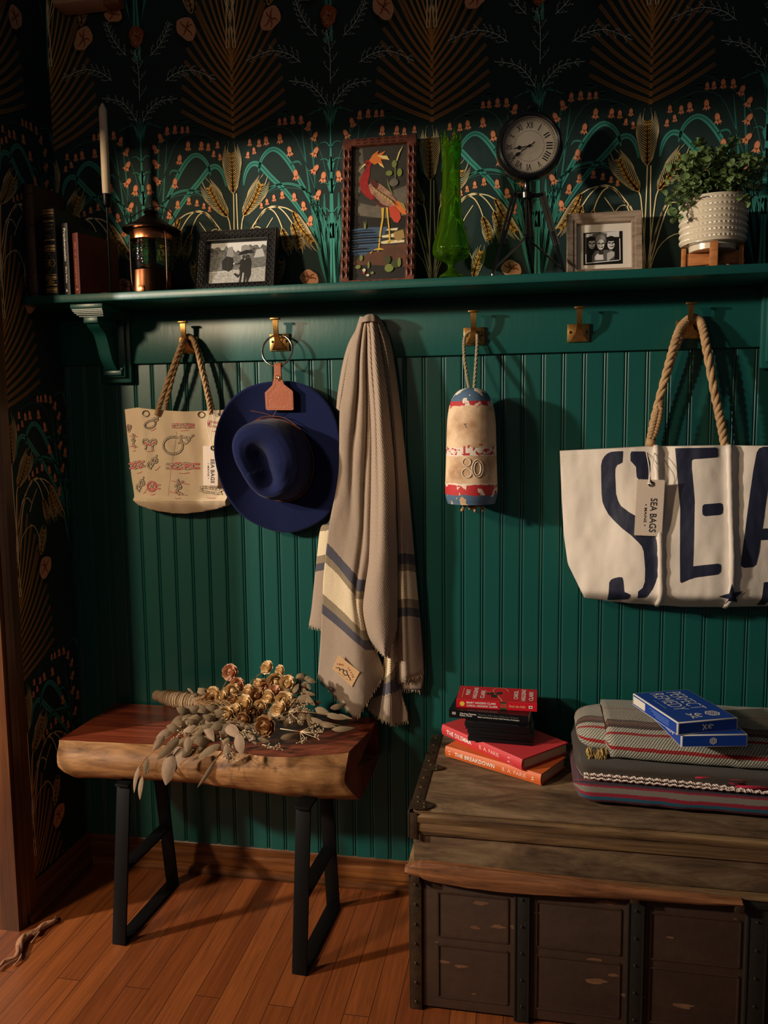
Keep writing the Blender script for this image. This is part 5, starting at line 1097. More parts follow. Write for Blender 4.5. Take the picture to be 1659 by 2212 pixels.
for pl_ in ([(345, 1460), (362, 1460), (364, 1535), (410, 1530), (408, 1556), (342, 1558)], [(470, 1505), (495, 1530), (530, 1535), (560, 1500), (605, 1490), (630, 1520), (635, 1555), (590, 1550), (550, 1540), (500, 1555), (475, 1540)], [(160, 1465), (185, 1490), (230, 1480), (275, 1520), (270, 1555), (215, 1550), (190, 1520), (165, 1510)], [(390, 1455), (410, 1445), (405, 1475), (392, 1485)], [(440, 1490), (455, 1470), (462, 1480), (448, 1510)], [(505, 1440), (540, 1438), (530, 1450), (508, 1450)], [(640, 1470), (655, 1455), (655, 1490), (640, 1510)], [(360, 975), (470, 965), (560, 975), (590, 1000), (520, 1020), (480, 1060), (400, 1062), (370, 1040), (350, 1010)], [(195, 1050), (228, 1025), (205, 1062), (190, 1072)]):
    mb.prism(pl_, lambda u, v, d: bsurf(*g(u, v), o=.0004), 0)
mb.prism([(340, 1228), (395, 1226), (365, 1238), (382, 1270), (372, 1270), (352, 1236)], lambda u, v, d: bsurf(*g(u, v), o=.0004), 0, 1)
tag(mb.build('paint_marks', [M_CHIPR, mat('grey_scratch', (110, 96, 80), .8)], by, ang=None, recalc=False), kind='stuff')
M_ROPE2 = mat('weathered_rope', (150, 136, 108), .9, bump=(500, .6))
hx, hz = HK[2]; mb = MB()
mb.rope([P(1014, 842, Y=Yo), P(1009, 815, Y=-.078), P(1003, 770, Y=-.060), P(1003, 735, Y=-.048), P(1010, 720, Y=-.040), Vector((hx, -.036, hz+.012)), P(1030, 720, Y=-.040), P(1031, 740, Y=-.050), P(1028, 790, Y=-.075), P(1024, 842, Y=Yo)], .0042, pitch=.020); mb.build('rope_loop', M_ROPE2, by, ang=180)
mb = MB()
for a, b_, c_ in (((1012, 1086), (1004, 1093), (997, 1104)), ((1024, 1086), (1026, 1096), (1027, 1106)), ((1034, 1086), (1038, 1092), (1045, 1103)), ((1012, 1088), (1020, 1096), (1034, 1092)), ((1008, 1090), (1014, 1092), (1016, 1101))): mb.rope([P(*a, Y=Yo), P(*b_, Y=Yo-.006), P(*c_, Y=Yo-.01)], .0044, pitch=.018, n=8)
mb.build('rope_knot', M_ROPE, by, ang=180)
# ---- large sailcloth tote
Yt = -.060
def C8(x, y): return (1190+x/3.537, 940+y/3.537)
TP = wz([(1210, 974), (1330, 968), (1395, 964.5), (1480, 963), (1570, 962), (1659, 963), (1780, 962), (1786, 1080), (1782, 1180), (1776, 1215), (1740, 1292), (1700, 1306), (1640, 1310), (1560, 1312), (1480, 1315), (1400, 1306), (1320, 1299), (1262, 1289), (1227, 1218), (1219, 1160), (1214, 1080)], Yt)
tx = lambda px: P(px, 1130, Y=Yt).x; tz = lambda py: P(1480, py, Y=Yt).z
sl = [(tx(1410), tx(1423)), (tx(1564), tx(1571))]
def tfn(x, z):
    t = (z-tz(1312))/(tz(963)-tz(1312)); u = (x-tx(1210))/(tx(1784)-tx(1210)); y = Yt-.004
    y -= .060*max(0, math.sin(PI*min(1, max(0, u))))**.7*(1-.62*smoothstep(.25, 1, t))*smoothstep(-.05, .12, t)
    y -= .0035*math.sin(21*u+2.2*t+1)*(.4+.6*t)+.004*fbm(x*9, z*6, 5)+.0018*fbm(x*30, z*12, 9)
    for i, (xa, xb) in enumerate(sl):
        xc = xb+(xa-xb)*t; d = (x-xc)/.0085; y -= .0070*math.exp(-d*d)*(1 if t < .97 else .5)-.006*math.exp(-((x-xc-.022)/.014)**2)*t
    if t < .10: y += .028*((.10-t)/.10)**1.5
    if u < .10 and t < .25: y += .02*(1-u/.1)*(1-t/.25)
    return min(y, -.036)
tt = empty('sailcloth_tote_bag', (tx(1490), Yt, tz(1315)), 'large white sailcloth tote with huge navy letters and thick rope handles', 'tote bag', 'tote bags on the rail')
mb = sheet(TP, .006, tfn, back=lambda x, z: -.026); mb.build('bag_body', M_CANV2, tt, ang=60)
LET = [[(455, 125), (500, 121), (540, 120), (538, 160), (535, 205), (495, 225), (482, 250), (480, 300), (485, 440), (498, 490), (520, 530), (580, 575), (645, 612), (700, 655), (745, 700), (768, 745), (776, 780), (786, 900), (782, 1040), (768, 1090), (745, 1140), (700, 1205), (642, 1217), (640, 1160), (675, 1130), (690, 1085), (692, 990), (682, 860), (668, 822), (645, 795), (590, 742), (530, 697), (470, 640), (430, 595), (400, 540), (386, 500), (380, 440), (377, 230), (385, 190), (402, 160), (425, 138)],
       [(605, 122), (700, 122), (716, 130), (735, 170), (746, 210), (746, 338), (655, 335), (642, 312), (638, 238), (597, 192), (597, 140)],
       [(470, 1065), (505, 1055), (525, 1057), (532, 1080), (541, 1165), (560, 1172), (586, 1186), (582, 1215), (572, 1232), (520, 1243), (430, 1252), (425, 1235), (432, 1100), (445, 1078)],
       [(935, 98), (1240, 92), (1258, 104), (1258, 155), (1248, 166), (1070, 180), (1056, 190), (1054, 250), (1068, 500), (1055, 740), (1042, 968), (1225, 945), (1246, 953), (1251, 975), (1246, 1008), (1228, 1025), (1060, 1050), (1025, 1062), (985, 1080), (960, 1092), (950, 1082), (950, 900), (962, 550), (952, 420), (945, 250)],
       [(1140, 514), (1262, 505), (1278, 516), (1282, 545), (1276, 580), (1258, 592), (1140, 601), (1124, 590), (1122, 560), (1126, 525)],
       [(1552, 130), (1570, 100), (1600, 87), (1690, 84), (1664, 200), (1640, 330), (1585, 640), (1545, 870), (1522, 960), (1500, 979), (1425, 982), (1403, 968), (1404, 940), (1470, 560), (1520, 280)],
       [(1690, 84), (1750, 87), (1785, 110), (1810, 230), (1870, 560), (1930, 940), (1925, 972), (1900, 980), (1850, 978), (1830, 960), (1800, 800), (1750, 560), (1664, 200)],
       [(1578, 697), (1775, 690), (1790, 775), (1562, 782)],
       [(1325, 1088), (1345, 1160), (1418, 1152), (1362, 1198), (1390, 1250), (1336, 1230), (1297, 1272), (1305, 1208), (1228, 1190), (1306, 1165)],
       [(1582, 1096), (1610, 1092), (1660, 1160), (1720, 1095), (1750, 1098), (1765, 1290), (1700, 1290), (1698, 1200), (1662, 1240), (1634, 1200), (1622, 1292), (1562, 1292), (1562, 1270)]]
mb = MB()
for k, pl_ in enumerate(LET): sheet(wz([C8(*q) for q in pl_], Yt), .0045, (lambda x, z: tfn(x, z)-.0009) if k != 8 else (lambda x, z: tfn(x, z)-.0052), mb=mb)
mb.build('navy_lettering', M_NAVY, tt, ang=180, recalc=False)
mb = MB()
for i in range(110):
    x0 = tx(1212)+(tx(1780)-tx(1212))*i/110; x1 = x0+.0032; z0 = P(1215+5.1*i, 985-11*min(1, i/40), Y=Yt).z; mb.tube([(x0, tfn(x0, z0)-.0004, z0), (x1, tfn(x1, z0)-.0004, z0)], .0005, 4)
mb.build('hem_stitching', M_STR, tt)
def cp(x, y, dy): return P(1190+x/3.537, 640+y/3.537, Y=dy)
for nm, pts in (('rope_handle', [cp(762, 1150, Yt-.008), cp(765, 1080, Yt-.012), cp(800, 900, Yt-.014), cp(880, 600, -.074), cp(940, 380, -.066), cp(985, 250, -.054), cp(1040, 185, -.044), cp(1090, 165, -.040), cp(1140, 190, -.042), cp(1165, 260, -.052), cp(1195, 430, -.070), cp(1260, 780, Yt-.014), cp(1300, 960, Yt-.012), cp(1330, 1150, Yt-.008)]),):
    mb = MB(); mb.rope(pts, .0100, pitch=.042, seg=8); mb.build(nm, M_ROPE, tt, ang=180)
mb = MB(); mb.rope([cp(765, 1150, -.030), cp(800, 900, -.034), cp(900, 560, -.036), cp(1000, 290, -.034), cp(1095, 185, -.032), cp(1180, 330, -.034), cp(1250, 740, -.036), cp(1325, 1150, -.030)], .0085, pitch=.038, seg=8); mb.build('rope_handle', M_ROPE, tt, ang=180)
mb = MB()   # braided splice on the left end of the handle
sp0, sp1 = cp(768, 1085, Yt-.014), cp(825, 850, Yt-.016)
for k in range(3):
    pts = []
    for i in range(40):
        t = i/39; c = sp0.lerp(sp1, t); a = 2*PI*(t*3.2+k/3); env = .6+.4*math.sin(PI*t); pts.append(c+Vector((math.sin(a)*.0085*env, -abs(math.sin(2*a))*.002-.009*env, 0))+Vector((.0, math.sin(2*a)*.004, 0)))
    mb.tube(pts, .0052, 6)
mb.tube([cp(760, 1145, Yt-.010), cp(768, 1085, Yt-.013)], .0118, 12); mb.tube([cp(815, 880, Yt-.016), cp(840, 800, Yt-.014)], lambda t: .0125-.0035*t, 12); mb.build('rope_splice', M_ROPE, tt, ang=180)
for (xa, xb) in sl:
    mb = MB(); pts = [];
    for i in range(30):
        t = i/29; z = tz(962)+(tz(1306)-tz(962))*t; x = xa+(xb-xa)*t; pts.append((x, tfn(x, z)+.004, z))
    mb.tube(pts, lambda t: .0070+.0006*math.sin(60*t), 10); mb.build('rope_sleeve', M_CANV2, tt, ang=180)
cc = P(1403, 1097, Y=tfn(tx(1403), tz(1097))-.016); q = bag_tag(tt, cc, .064, .134, .03, (.0, .42))
mb = MB(); yq = cc.y; mb.tube(catmull([P(1394, 968, Y=Yt-.014), P(1402, 1010, Y=yq+.006), P(1402, 1040, Y=yq-.001), q+Vector((0, -.002, 0)), P(1403, 1036, Y=yq-.002), P(1410, 1000, Y=yq+.004), P(1415, 968, Y=Yt-.014)], 30), .0010, 5); mb.build('tag_string', M_STR, tt)
# ================================================================ HANGING BLANKET
OAT = (170, 150, 132); BRN = (146, 130, 106); CRM = (230, 210, 176); SLT = (84, 82, 92)
M_BLK = band_mat('oat_wool_twill', [(0, OAT), (.50, SLT), (.520, BRN), (.538, CRM), (.600, BRN), (.618, SLT), (.640, OAT)], weave=100, fuzz=.42)
bl = empty('wool_blanket', (P(800, 1100, Y=-.05).x, -.05, P(770, 1560, Y=-.05).z), 'oatmeal twill wool throw with cream and slate stripes hanging from the rail', 'blanket')
def panel(Lp, Rp, dfn, sfn, nv=90, nu=34, drop=None, name='x', th=.004):
    Lc = catmull([(x, y, 0) for x, y in Lp], nv); Rc = catmull([(x, y, 0) for x, y in Rp], nv); G, UVs = [], []; edge = []
    for i in range(nv+1):
        t = i/nv; row, uvr = [], []
        for j in range(nu+1):
            u = j/nu; x = Lc[i].x+(Rc[i].x-Lc[i].x)*u; y = Lc[i].y+(Rc[i].y-Lc[i].y)*u
            if drop: y += drop(u)*t**3
            Yd = dfn(u, t)-.0012*fbm(x*.04, y*.015, 3)-.0016*fbm(x*.012, y*.008, 8); p = P(x, y, Y=Yd); row.append(p); uvr.append((p.x*1.0, sfn(u, y)))
        G.append(row); UVs.append(uvr)
    mb = MB(); mb.grid(G, uv=UVs); return mb, G
def merge(dst, src):
    b = len(dst.v); dst.v += src.v
    for k, f in enumerate(src.f):
        dst.f.append(tuple(i+b for i in f)); dst.m.append(src.m[k])
        if k in src.uv: dst.uv[len(dst.f)-1] = src.uv[k]
bmb = MB(); fr_edges = []
def tri(u, k): return u/k if u < k else (1-u)/(1-k)
PXM = .14/152
# left rear leaf
m_, G = panel([(722, 1050), (712, 1125), (694, 1140), (686, 1199), (681, 1245), (674, 1315), (668, 1351)], [(745, 1050), (742, 1125), (738, 1160), (734, 1200), (730, 1245), (726, 1320), (722, 1368)], lambda u, t: -.036-.012*math.sin(PI*u), lambda u, y: .600+(y-1202+10*u)/850 if y > 1143 else .5+(y-1143)/900+.03, nv=40, nu=14); merge(bmb, m_); fr_edges.append(G[-1])
# right rear leaf
m_, G = panel([(808, 688), (828, 760), (840, 860), (848, 980), (853, 1120), (855, 1250), (856, 1360), (858, 1472)], [(822, 690), (842, 737), (858, 837), (873, 972), (887, 1120), (900, 1270), (907, 1340), (915, 1456)], lambda u, t: -.030-.030*math.sin(PI*min(1, u*.9+.1))*(1-.2*t)-.012*math.exp(-((u-.3)/.12)**2), lambda u, y: .5+(y-1201+4*math.sin(PI*u))/135*.14, nv=70, nu=18); merge(bmb, m_); fr_edges.append(G[-1])
m_, G = panel([(862, 1440), (864, 1460), (866, 1488)], [(913, 1440), (914, 1465), (909, 1492)], lambda u, t: -.030-.010*math.sin(PI*u), lambda u, y: .2+(y-1201)/960, nv=8, nu=14); merge(bmb, m_); fr_edges.append(G[-1])
# low rear fold that hangs behind the front leaf
m_, G = panel([(833, 1390), (828, 1440), (815, 1480), (800, 1515), (794, 1528)], [(857, 1355), (858, 1440), (868, 1500), (879, 1535), (882, 1556)], lambda u, t: -.040-.018*math.sin(PI*u*1.0)+.010*math.sin(3*PI*u), lambda u, y: .545+(y-1425+50*u)/1000 if y < 1485-28*u else (.625 if y < 1512-20*u else .3), nv=36, nu=24, drop=lambda u: 18*math.sin(PI*u)); merge(bmb, m_); fr_edges.append(G[-1])
# central roll
m_, G = panel([(790, 684), (794, 722), (796, 805), (803, 930), (802, 1034), (800, 1100), (795, 1213), (786, 1276), (781, 1322), (793, 1371), (813, 1398), (828, 1414)], [(812, 686), (818, 720), (824, 760), (834, 830), (846, 941), (853, 1034), (855, 1120), (858, 1190), (858, 1300), (856, 1360), (845, 1395), (834, 1420)], lambda u, t: -.056-.050*math.sin(PI*(u*.94+.03))**.8*(.5+.5*smoothstep(0, .3, t))+.014*math.exp(-((u-.30-.12*t)/.10)**2)*(1-smoothstep(.2, .7, t)), lambda u, y: .03+(y-680)*.0006, nv=110, nu=24); merge(bmb, m_); fr_edges.append([r[0] for r in G[92:]])
# small fold at the upper left edge
m_, G = panel([(782, 688), (773, 708), (754, 743), (741, 789), (731, 850), (728, 882)], [(792, 688), (785, 708), (768, 743), (757, 789), (745, 850), (738, 892)], lambda u, t: -.040-.016*math.sin(PI*u)-.006*t, lambda u, y: .03+(y-680)*.0006, nv=40, nu=10); merge(bmb, m_)
# front left leaf
s_l = lambda u, y: .5+(y-(1174.6+(1253.7-1174.6)*(u**1.0*1.25 if u < .8 else 1)))*PXM
m_, G = panel([(779, 684), (770, 712), (760, 743), (751, 789), (741, 850), (735, 890), (734, 972), (731, 1034), (714, 1122), (707, 1175), (700, 1240), (697, 1303), (693, 1382), (687.5, 1459)], [(803, 686), (800, 722), (800, 805), (806, 930), (806, 1034), (804, 1100), (800, 1213), (790, 1276), (786, 1322), (796, 1371), (808, 1396), (818, 1420), (826, 1440), (829, 1452)], lambda u, t: -.048-.036*math.sin(PI*(u*.86+.1))**.75*(.6+.4*smoothstep(0, .35, t))-.011*math.sin(6.5*u+4*t)*smoothstep(.1, .6, t)+.020*math.exp(-((u-.42+.1*t)/.09)**2)*(1-smoothstep(.15, .6, t))+.012*math.exp(-((u-.74)/.08)**2)*(1-smoothstep(.5, .9, t)), s_l, nv=130, nu=44, drop=lambda u: 97*tri(u, .58)**.9); merge(bmb, m_); fr_edges.append(G[-1]); GA = G
# crown where the cloth passes over the hook
cap = MB(); c0 = P(803, 690, Y=-.05); rows = []
for i in range(11):
    a = PI*.5*i/10; row = []
    for k in range(40):
        b = 2*PI*k/40; rr_2 = math.sin(a); x = c0.x+.0225*rr_2*math.cos(b)*(1+.05*math.cos(5*b)); y = -.058+.030*rr_2*math.sin(b)*(1+.07*math.cos(7*b)); z = c0.z-.004+.014*math.cos(a)-.006*(1-math.cos(a)); row.append(Vector((x, y, z)))
    rows.append(row)
cap.grid(rows, closeu=True, uv=[[(p.x, .25) for p in r]+[(r[0].x, .25)] for r in rows] and None)
cap.uv = {k: [(.3+.01*q, .25+.004*k*.01) for q in range(len(f))] for k, f in enumerate(cap.f)}
merge(bmb, cap)
bmb.build('woven_cloth', M_BLK, bl, ang=180, solid=.0045, solid_off=0)
mb = MB(); rf = random.Random(2)
for E_ in fr_edges:
    for k in range(len(E_)-1):
        a, b = Vector(E_[k]), Vector(E_[k+1]); n_ = max(1, int((b-a).length/.0026))
        for q in range(n_):
            p = a.lerp(b, q/n_)+Vector((0, -.001, .003)); d = Vector((rf.uniform(-.4, .4), rf.uniform(-.3, .1), -1)).normalized()*rf.uniform(.008, .014)
            mb.tube([p, p+d*.55+Vector((.001, -.001, 0)), p+d], lambda t: .0011*(1-.5*t), 4, cap=False)
tag(mb.build('fringe', mat('wool_fringe', (186, 168, 138), .95), bl, ang=180), kind='stuff')
M_PATCH = mat('tan_label_leather', (216, 174, 128), .7, bump=(300, .2)); gp = lambda x, y: (705+x/19.52, 1405+y/19.52)
def ysurf(px, py):
    best = min(((P(px, py, Y=v.y)-v).length, v.y) for row in GA[95:] for v in row[::2]); return best[1]
pc = [gp(510, 190), gp(1410, 905), gp(1075, 1540), gp(245, 760)]; y0p = min(ysurf(*q) for q in pc)-.0045
pf = lambda x, y, o=0: P(*gp(x, y), Y=y0p-o)
mb = MB(); a = [mb.vert(pf(*q)) for q in [(510, 190), (245, 760), (1075, 1540), (1410, 905)]]; b = [mb.vert(pf(*q, o=-.0016)) for q in [(510, 190), (245, 760), (1075, 1540), (1410, 905)]]
mb.face(a); mb.face(b[::-1]); [mb.face([a[i], a[(i+1) % 4], b[(i+1) % 4], b[i]]) for i in range(4)]
for i, w_ in enumerate('LINE'): text(mb, w_, (0, 0, 0), (1, 0, 0), (0, 0, 1), 1, .02, fn=lambda u, v, i=i: pf(450+75*i+50*u-8*v, 605+14*i-75*v+6*u, .0005))
for i, (w_, q) in enumerate(zip('TRADE', ((860, 740), (930, 830), (990, 920), (1040, 1020), (1070, 1110)))): text(mb, w_, (0, 0, 0), (1, 0, 0), (0, 0, 1), 1, .02, fn=lambda u, v, q=q: pf(q[0]+38*u+60*v, q[1]+50*u-36*v, .0005))
def pline(pts, w, m): [mb.face([mb.vert(pf(x, y, .0006)) for x, y in q], m) for q in ribbon2(pts, w, len(pts)-1)]
for seg_ in ([(395, 730), (545, 735)], [(545, 735), (560, 870)], [(560, 800), (710, 790)], [(710, 790), (735, 870)], [(690, 860), (850, 850)], [(850, 850), (885, 1050)], [(700, 870), (700, 940), (780, 1050)], [(780, 1050), (940, 1045)], [(940, 1045), (930, 1120), (980, 1160)], [(980, 1160), (1010, 1270)]): pline(seg_, 30, 2)
for seg_ in ([(470, 920), (590, 1010)], [(620, 1030), (740, 1110)], [(790, 1180), (900, 1240)]): pline(seg_, 20, 3)
mb.build('sewn_label', [M_PATCH, mat('rust_ink', (164, 78, 40), .7), M_INKK, mat('olive_ink', (160, 140, 70), .7)], bl, ang=None, recalc=False)
# ================================================================ LIVE-EDGE BENCH
ZT = .490
M_REDW = mat('red_slab_top', (122, 54, 32), .36, wood=((150, 74, 46), (84, 34, 20), 4, (.5, 7, 4)), coat=.35); M_LIVE = mat('live_edge_sapwood', (146, 102, 60), .6, wood=((186, 138, 88), (88, 54, 28), 7, (.7, 4, 5)))
M_ENDW = mat('dark_end_grain', (96, 40, 24), .5, wood=((120, 54, 32), (60, 22, 14), 6, (4, 4, 2)))
bn = empty('live_edge_bench', (.13, -.19, 0), 'short bench with red live-edge wooden slab seat on black flat-bar legs', 'bench')
top_px = [(127, 1599), (150, 1600), (329, 1608.5), (450, 1620), (558, 1632), (620, 1635), (672, 1633), (753, 1626)]
bot_px = [(173, 1679), (210, 1681.5), (329, 1685.5), (420, 1692), (489, 1701), (627, 1719), (700, 1725), (778, 1727)]
tf = [P(x, y, Z=ZT) for x, y in top_px]; bt = []
for (x, y), q in zip(bot_px, tf): bt.append(P(x, y, Y=q.y+.012))
bt[-1].y -= .0
NS = 60; tfc, btc = catmull(tf, NS), catmull(bt, NS); G = []; rn = random.Random(5)
for i in range(NS+1):
    t = i/NS; a, b = tfc[i], btc[i]; xb = -.262+(.503+.262)*t; zb = b.z; e = 1
    if i == 0: e = .6
    out = .030+.008*math.sin(6*t+1)+.006*fbm(t*9, 1)
    k1 = a.lerp(b, .22)+Vector((0, -out*.8*e, 0)); k2 = a.lerp(b, .5)+Vector((-.008*(1-t)**6, -out*1.15*e, 0)); k3 = a.lerp(b, .8)+Vector((0, -out*.85*e, 0))
    if t > .93: k2.x -= .014*((t-.93)/.07); k1.x -= .006*((t-.93)/.07)
    row = [Vector((xb, -.012, ZT-.01)), Vector((xb, -.018, ZT)), Vector((xb, -.10, ZT)), Vector((xb+(a.x-xb)*.6, -.19, ZT)), a+Vector((0, .012, 0)), a+Vector((0, .002, -.001))]
    for k in catmull([a, k1, k2, k3, b], 14): row.append(Vector(k)+Vector((0, .0025*fbm(k.x*22, k.z*40, 4), .0015*fbm(k.x*18, k.z*30, 9))))
    row += [Vector((b.x*.8+xb*.2, -.20, b.z-.004)), Vector((xb, -.06, zb)), Vector((xb, -.012, zb+.01))]
    G.append(row)
mb = MB(); nc = len(G[0])
mb.grid(G, mf=lambda i, j: 0 if j < 5 else 1)
for gi in (0, -1):
    ids = [mb.vert(p) for p in G[gi]]; cc = mb.vert(sum(G[gi], Vector())/nc)
    for j in range(nc-1): mb.face([ids[j], ids[j+1], cc], 1 if gi == 0 else 2)
ids = [mb.vert(p) for p in (G[0][0], G[-1][0], G[-1][-1], G[0][-1])]; mb.face(ids, 0)
mb.build('slab_seat', [M_REDW, M_LIVE, M_ENDW], bn, ang=50)
mb = MB(); cr = catmull([P(x, y, Z=ZT+.0006) for x, y in [(279, 1564), (300, 1566), (330, 1568), (352, 1568), (372, 1571), (400, 1570)]], 24)
for i in range(24):
    w_ = .0018*math.sin(PI*(i+.5)/25)+.0004; a, b = cr[i], cr[i+1]; mb.poly([a+Vector((0, w_, 0)), a-Vector((0, w_, 0)), b-Vector((0, w_, 0)), b+Vector((0, w_, 0))])
a, b = P(690, 1578, Z=ZT+.0006), P(785, 1584, Z=ZT+.0006); mb.poly([a, a-Vector((0, .0012, 0)), b-Vector((0, .0012, 0)), b])
for q in range(1): mb.build('top_crack', mat('crack_dark', (40, 16, 10), .9), bn, ang=None)
M_LEG = mat('black_powder_coat', (9, 8, 8), .55, bump=(400, .1), spec=.2)
def bar(mb, A, B, wdt, th, wdir):
    d = (B-A).normalized(); s_ = (wdir-d*wdir.dot(d)).normalized(); n = d.cross(s_); c = (A+B)/2; R = Matrix((s_, n, d)).transposed(); mb.box(c, (wdt, th, (B-A).length), R=R, bev=.0008)
ax_ = Vector((.999, -.055, 0)).normalized(); ay_ = Vector((.055, .999, 0)).normalized()
for k, (bl_, zt_, name) in enumerate(((P(256, 2043, Z=0), .392, 'l'), (P(646, 2108, Z=0), .385, 'r'))):
    o = Vector((bl_.x, bl_.y+.004, 0)); L_ = .268; W_ = .036; T_ = .007; A = o+Vector((0, 0, .004)); B = o+ay_*L_+Vector((0, 0, .004)); C = o+ay_*.052+Vector((0, 0, zt_)); D = o+ay_*(L_-.052)+Vector((0, 0, zt_))
    for nm, a, b in (('foot_bar', A, B), ('leg', A-Vector((0, 0, .003)), C), ('leg', B-Vector((0, 0, .003)), D), ('crossbar', A.lerp(C, .46), B.lerp(D, .46)), ('top_plate', C-ay_*.012, D+ay_*.012)):
        mb = MB(); bar(mb, a, b, W_, T_, ax_); mb.build(nm, M_LEG, bn, ang=30)
# ================================================================ DRIED BOUQUET
def g3(x, y): return (280+x/3.072, 1400+y/3.072)
def bq(x, y, dz=0): # depth grows towards the room as the pixel drops
    Yd = -.085-.215*min(1, max(0, (y-90)/520)); p = P(*g3(x, y), Y=Yd)
    if p.z < ZT+.004+dz: p = P(*g3(x, y), Z=ZT+.006+dz)
    return p
M_ROS = mat('dried_rose_petal', (244, 218, 170), .85, var=(60, (222, 184, 132), .3), bump=(200, .4), sheen=.1); M_ROSB = mat('dried_rose_blush', (236, 190, 154), .85, var=(60, (196, 140, 110), .3), bump=(200, .4)); M_ROSD = mat('dried_rose_dark', (196, 152, 102), .85, var=(60, (140, 98, 62), .3), bump=(200, .4))
M_DLEAF = mat('dried_eucalyptus', (172, 144, 118), .8, var=(18, (126, 106, 86), .3), bump=(120, .3)); M_DLEAF2 = mat('dried_leaf_olive', (138, 112, 84), .8, var=(18, (88, 78, 56), .3), bump=(120, .3)); M_TWIG = mat('dried_twig', (140, 104, 66), .85); M_WRAP = mat('linen_wrap', (168, 144, 114), .9, var=(60, (122, 100, 76), .25), bump=(300, .6, (1, 1, .3))); M_BREATH = mat('dry_filler_white', (206, 184, 148), .9)
bo = empty('dried_bouquet', (.22, -.18, ZT), 'bouquet of dried cream roses and eucalyptus with wrapped stems lying on the bench', 'bouquet')
rb_ = random.Random(9)
def rose_mb(seed):
    r_ = random.Random(seed); mb = MB()
    for ring, (n, rad, h, tilt, wd) in enumerate(((2, .09, .70, 0, 1.2), (3, .20, .70, .05, .9), (4, .36, .66, .12, .8), (5, .54, .56, .4, .75), (6, .68, .36, .9, .75))):
        for k in range(n):
            a0 = 2*PI*k/n+ring*.7+r_.uniform(-.2, .2); G = []
            for i in range(6):
                t = i/5; row = []
                for j in range(6):
                    u = j/5*2-1; a = a0+u*wd*(1.15 if ring < 2 else 1)*math.sin(PI*(.25+.55*t)); rr2 = rad*(.4+.95*math.sin(t*PI*(.86 if ring < 2 else .74 if ring == 2 else .60)))+(.16*t**4 if ring > 1 else 0)+.04*math.sin(9*a+seed)*t; z = -.5+(h+.5)*t-.22*tilt*t**4-.12*abs(u)**2*t+.05*math.sin(7*a+seed*2)*t
                    row.append((rr2*math.cos(a), rr2*math.sin(a), z))
                G.append(row)
            mb.grid(G)
    mb.lathe([(.02, -.62), (.30, -.52), (.42, -.3), (.38, .1), (.22, .42), (.05, .56)], (0, 0, 0), 12)
    return mb
RM = []
for s_ in range(4):
    mb = rose_mb(s_+1); me_o = mb.build('rose_tmp', M_ROS, ang=180); me_o.data.transform(Matrix.Translation(me_o.location)); RM.append(me_o.data); bpy.data.objects.remove(me_o)
RVAR = []
for me in RM:
    for mt in (M_ROS, M_ROSB, M_ROSD): m2 = me.copy(); m2.materials.clear(); m2.materials.append(mt); RVAR.append(m2)
ROSES = [(668, 160, 50, 1), (912, 130, 42, 0), (1000, 152, 36, 0), (968, 225, 56, 0), (1045, 235, 48, 0), (853, 242, 36, 0), (715, 245, 44, 1), (682, 285, 46, 0), (562, 305, 48, 0), (608, 325, 40, 0), (845, 312, 46, 2), (758, 370, 52, 0), (925, 325, 44, 0), (1028, 350, 54, 0), (642, 438, 48, 0), (905, 515, 62, 2), (700, 412, 38, 0), (990, 405, 46, 0), (820, 425, 40, 2), (530, 330, 34, 2), (790, 285, 40, 0), (900, 265, 38, 1), (870, 385, 40, 0), (960, 290, 40, 1), (760, 470, 44, 2), (690, 350, 40, 2)]
for k, (x, y, r_, c_) in enumerate(ROSES):
    p = bq(x, y); o = bpy.data.objects.new('rose', RVAR[(k % 4)*3+c_]); COL.objects.link(o); o.parent = bo; s_ = r_/3.072*.00136
    o.location = p-Vector(bo.location); fwd = (Vector((rb_.uniform(-.6, .6), -1, rb_.uniform(-.1, .8)))).normalized(); o.rotation_euler = fwd.to_track_quat('Z', 'Y').to_euler(); o.scale = (s_, s_, s_)
def leaf_mesh(mb, base, tip, wdt, curl=.25, fac=None, m=0):
    base, tip = Vector(base), Vector(tip); d = tip-base; L_ = d.length; d.normalize(); view = (CAM-base).normalized() if False else Vector((.15, -1, .35)).normalized()
    view = (view+Vector((rb_.uniform(-.5, .5), 0, rb_.uniform(-.4, .4)))).normalized(); n = (view-d*view.dot(d)).normalized(); s_ = d.cross(n); G = []
    for i in range(9):
        t = i/8; w_ = wdt*(math.sin(PI*min(1, t**.8*.98+.01))**.75); G.append([base+d*L_*t+s_*w_*q+n*(curl*L_*.35*math.sin(PI*t)-abs(q)*w_*.35*curl*2+.0) for q in (-1, -.5, 0, .5, 1)])
    mb.grid(G, m=m)
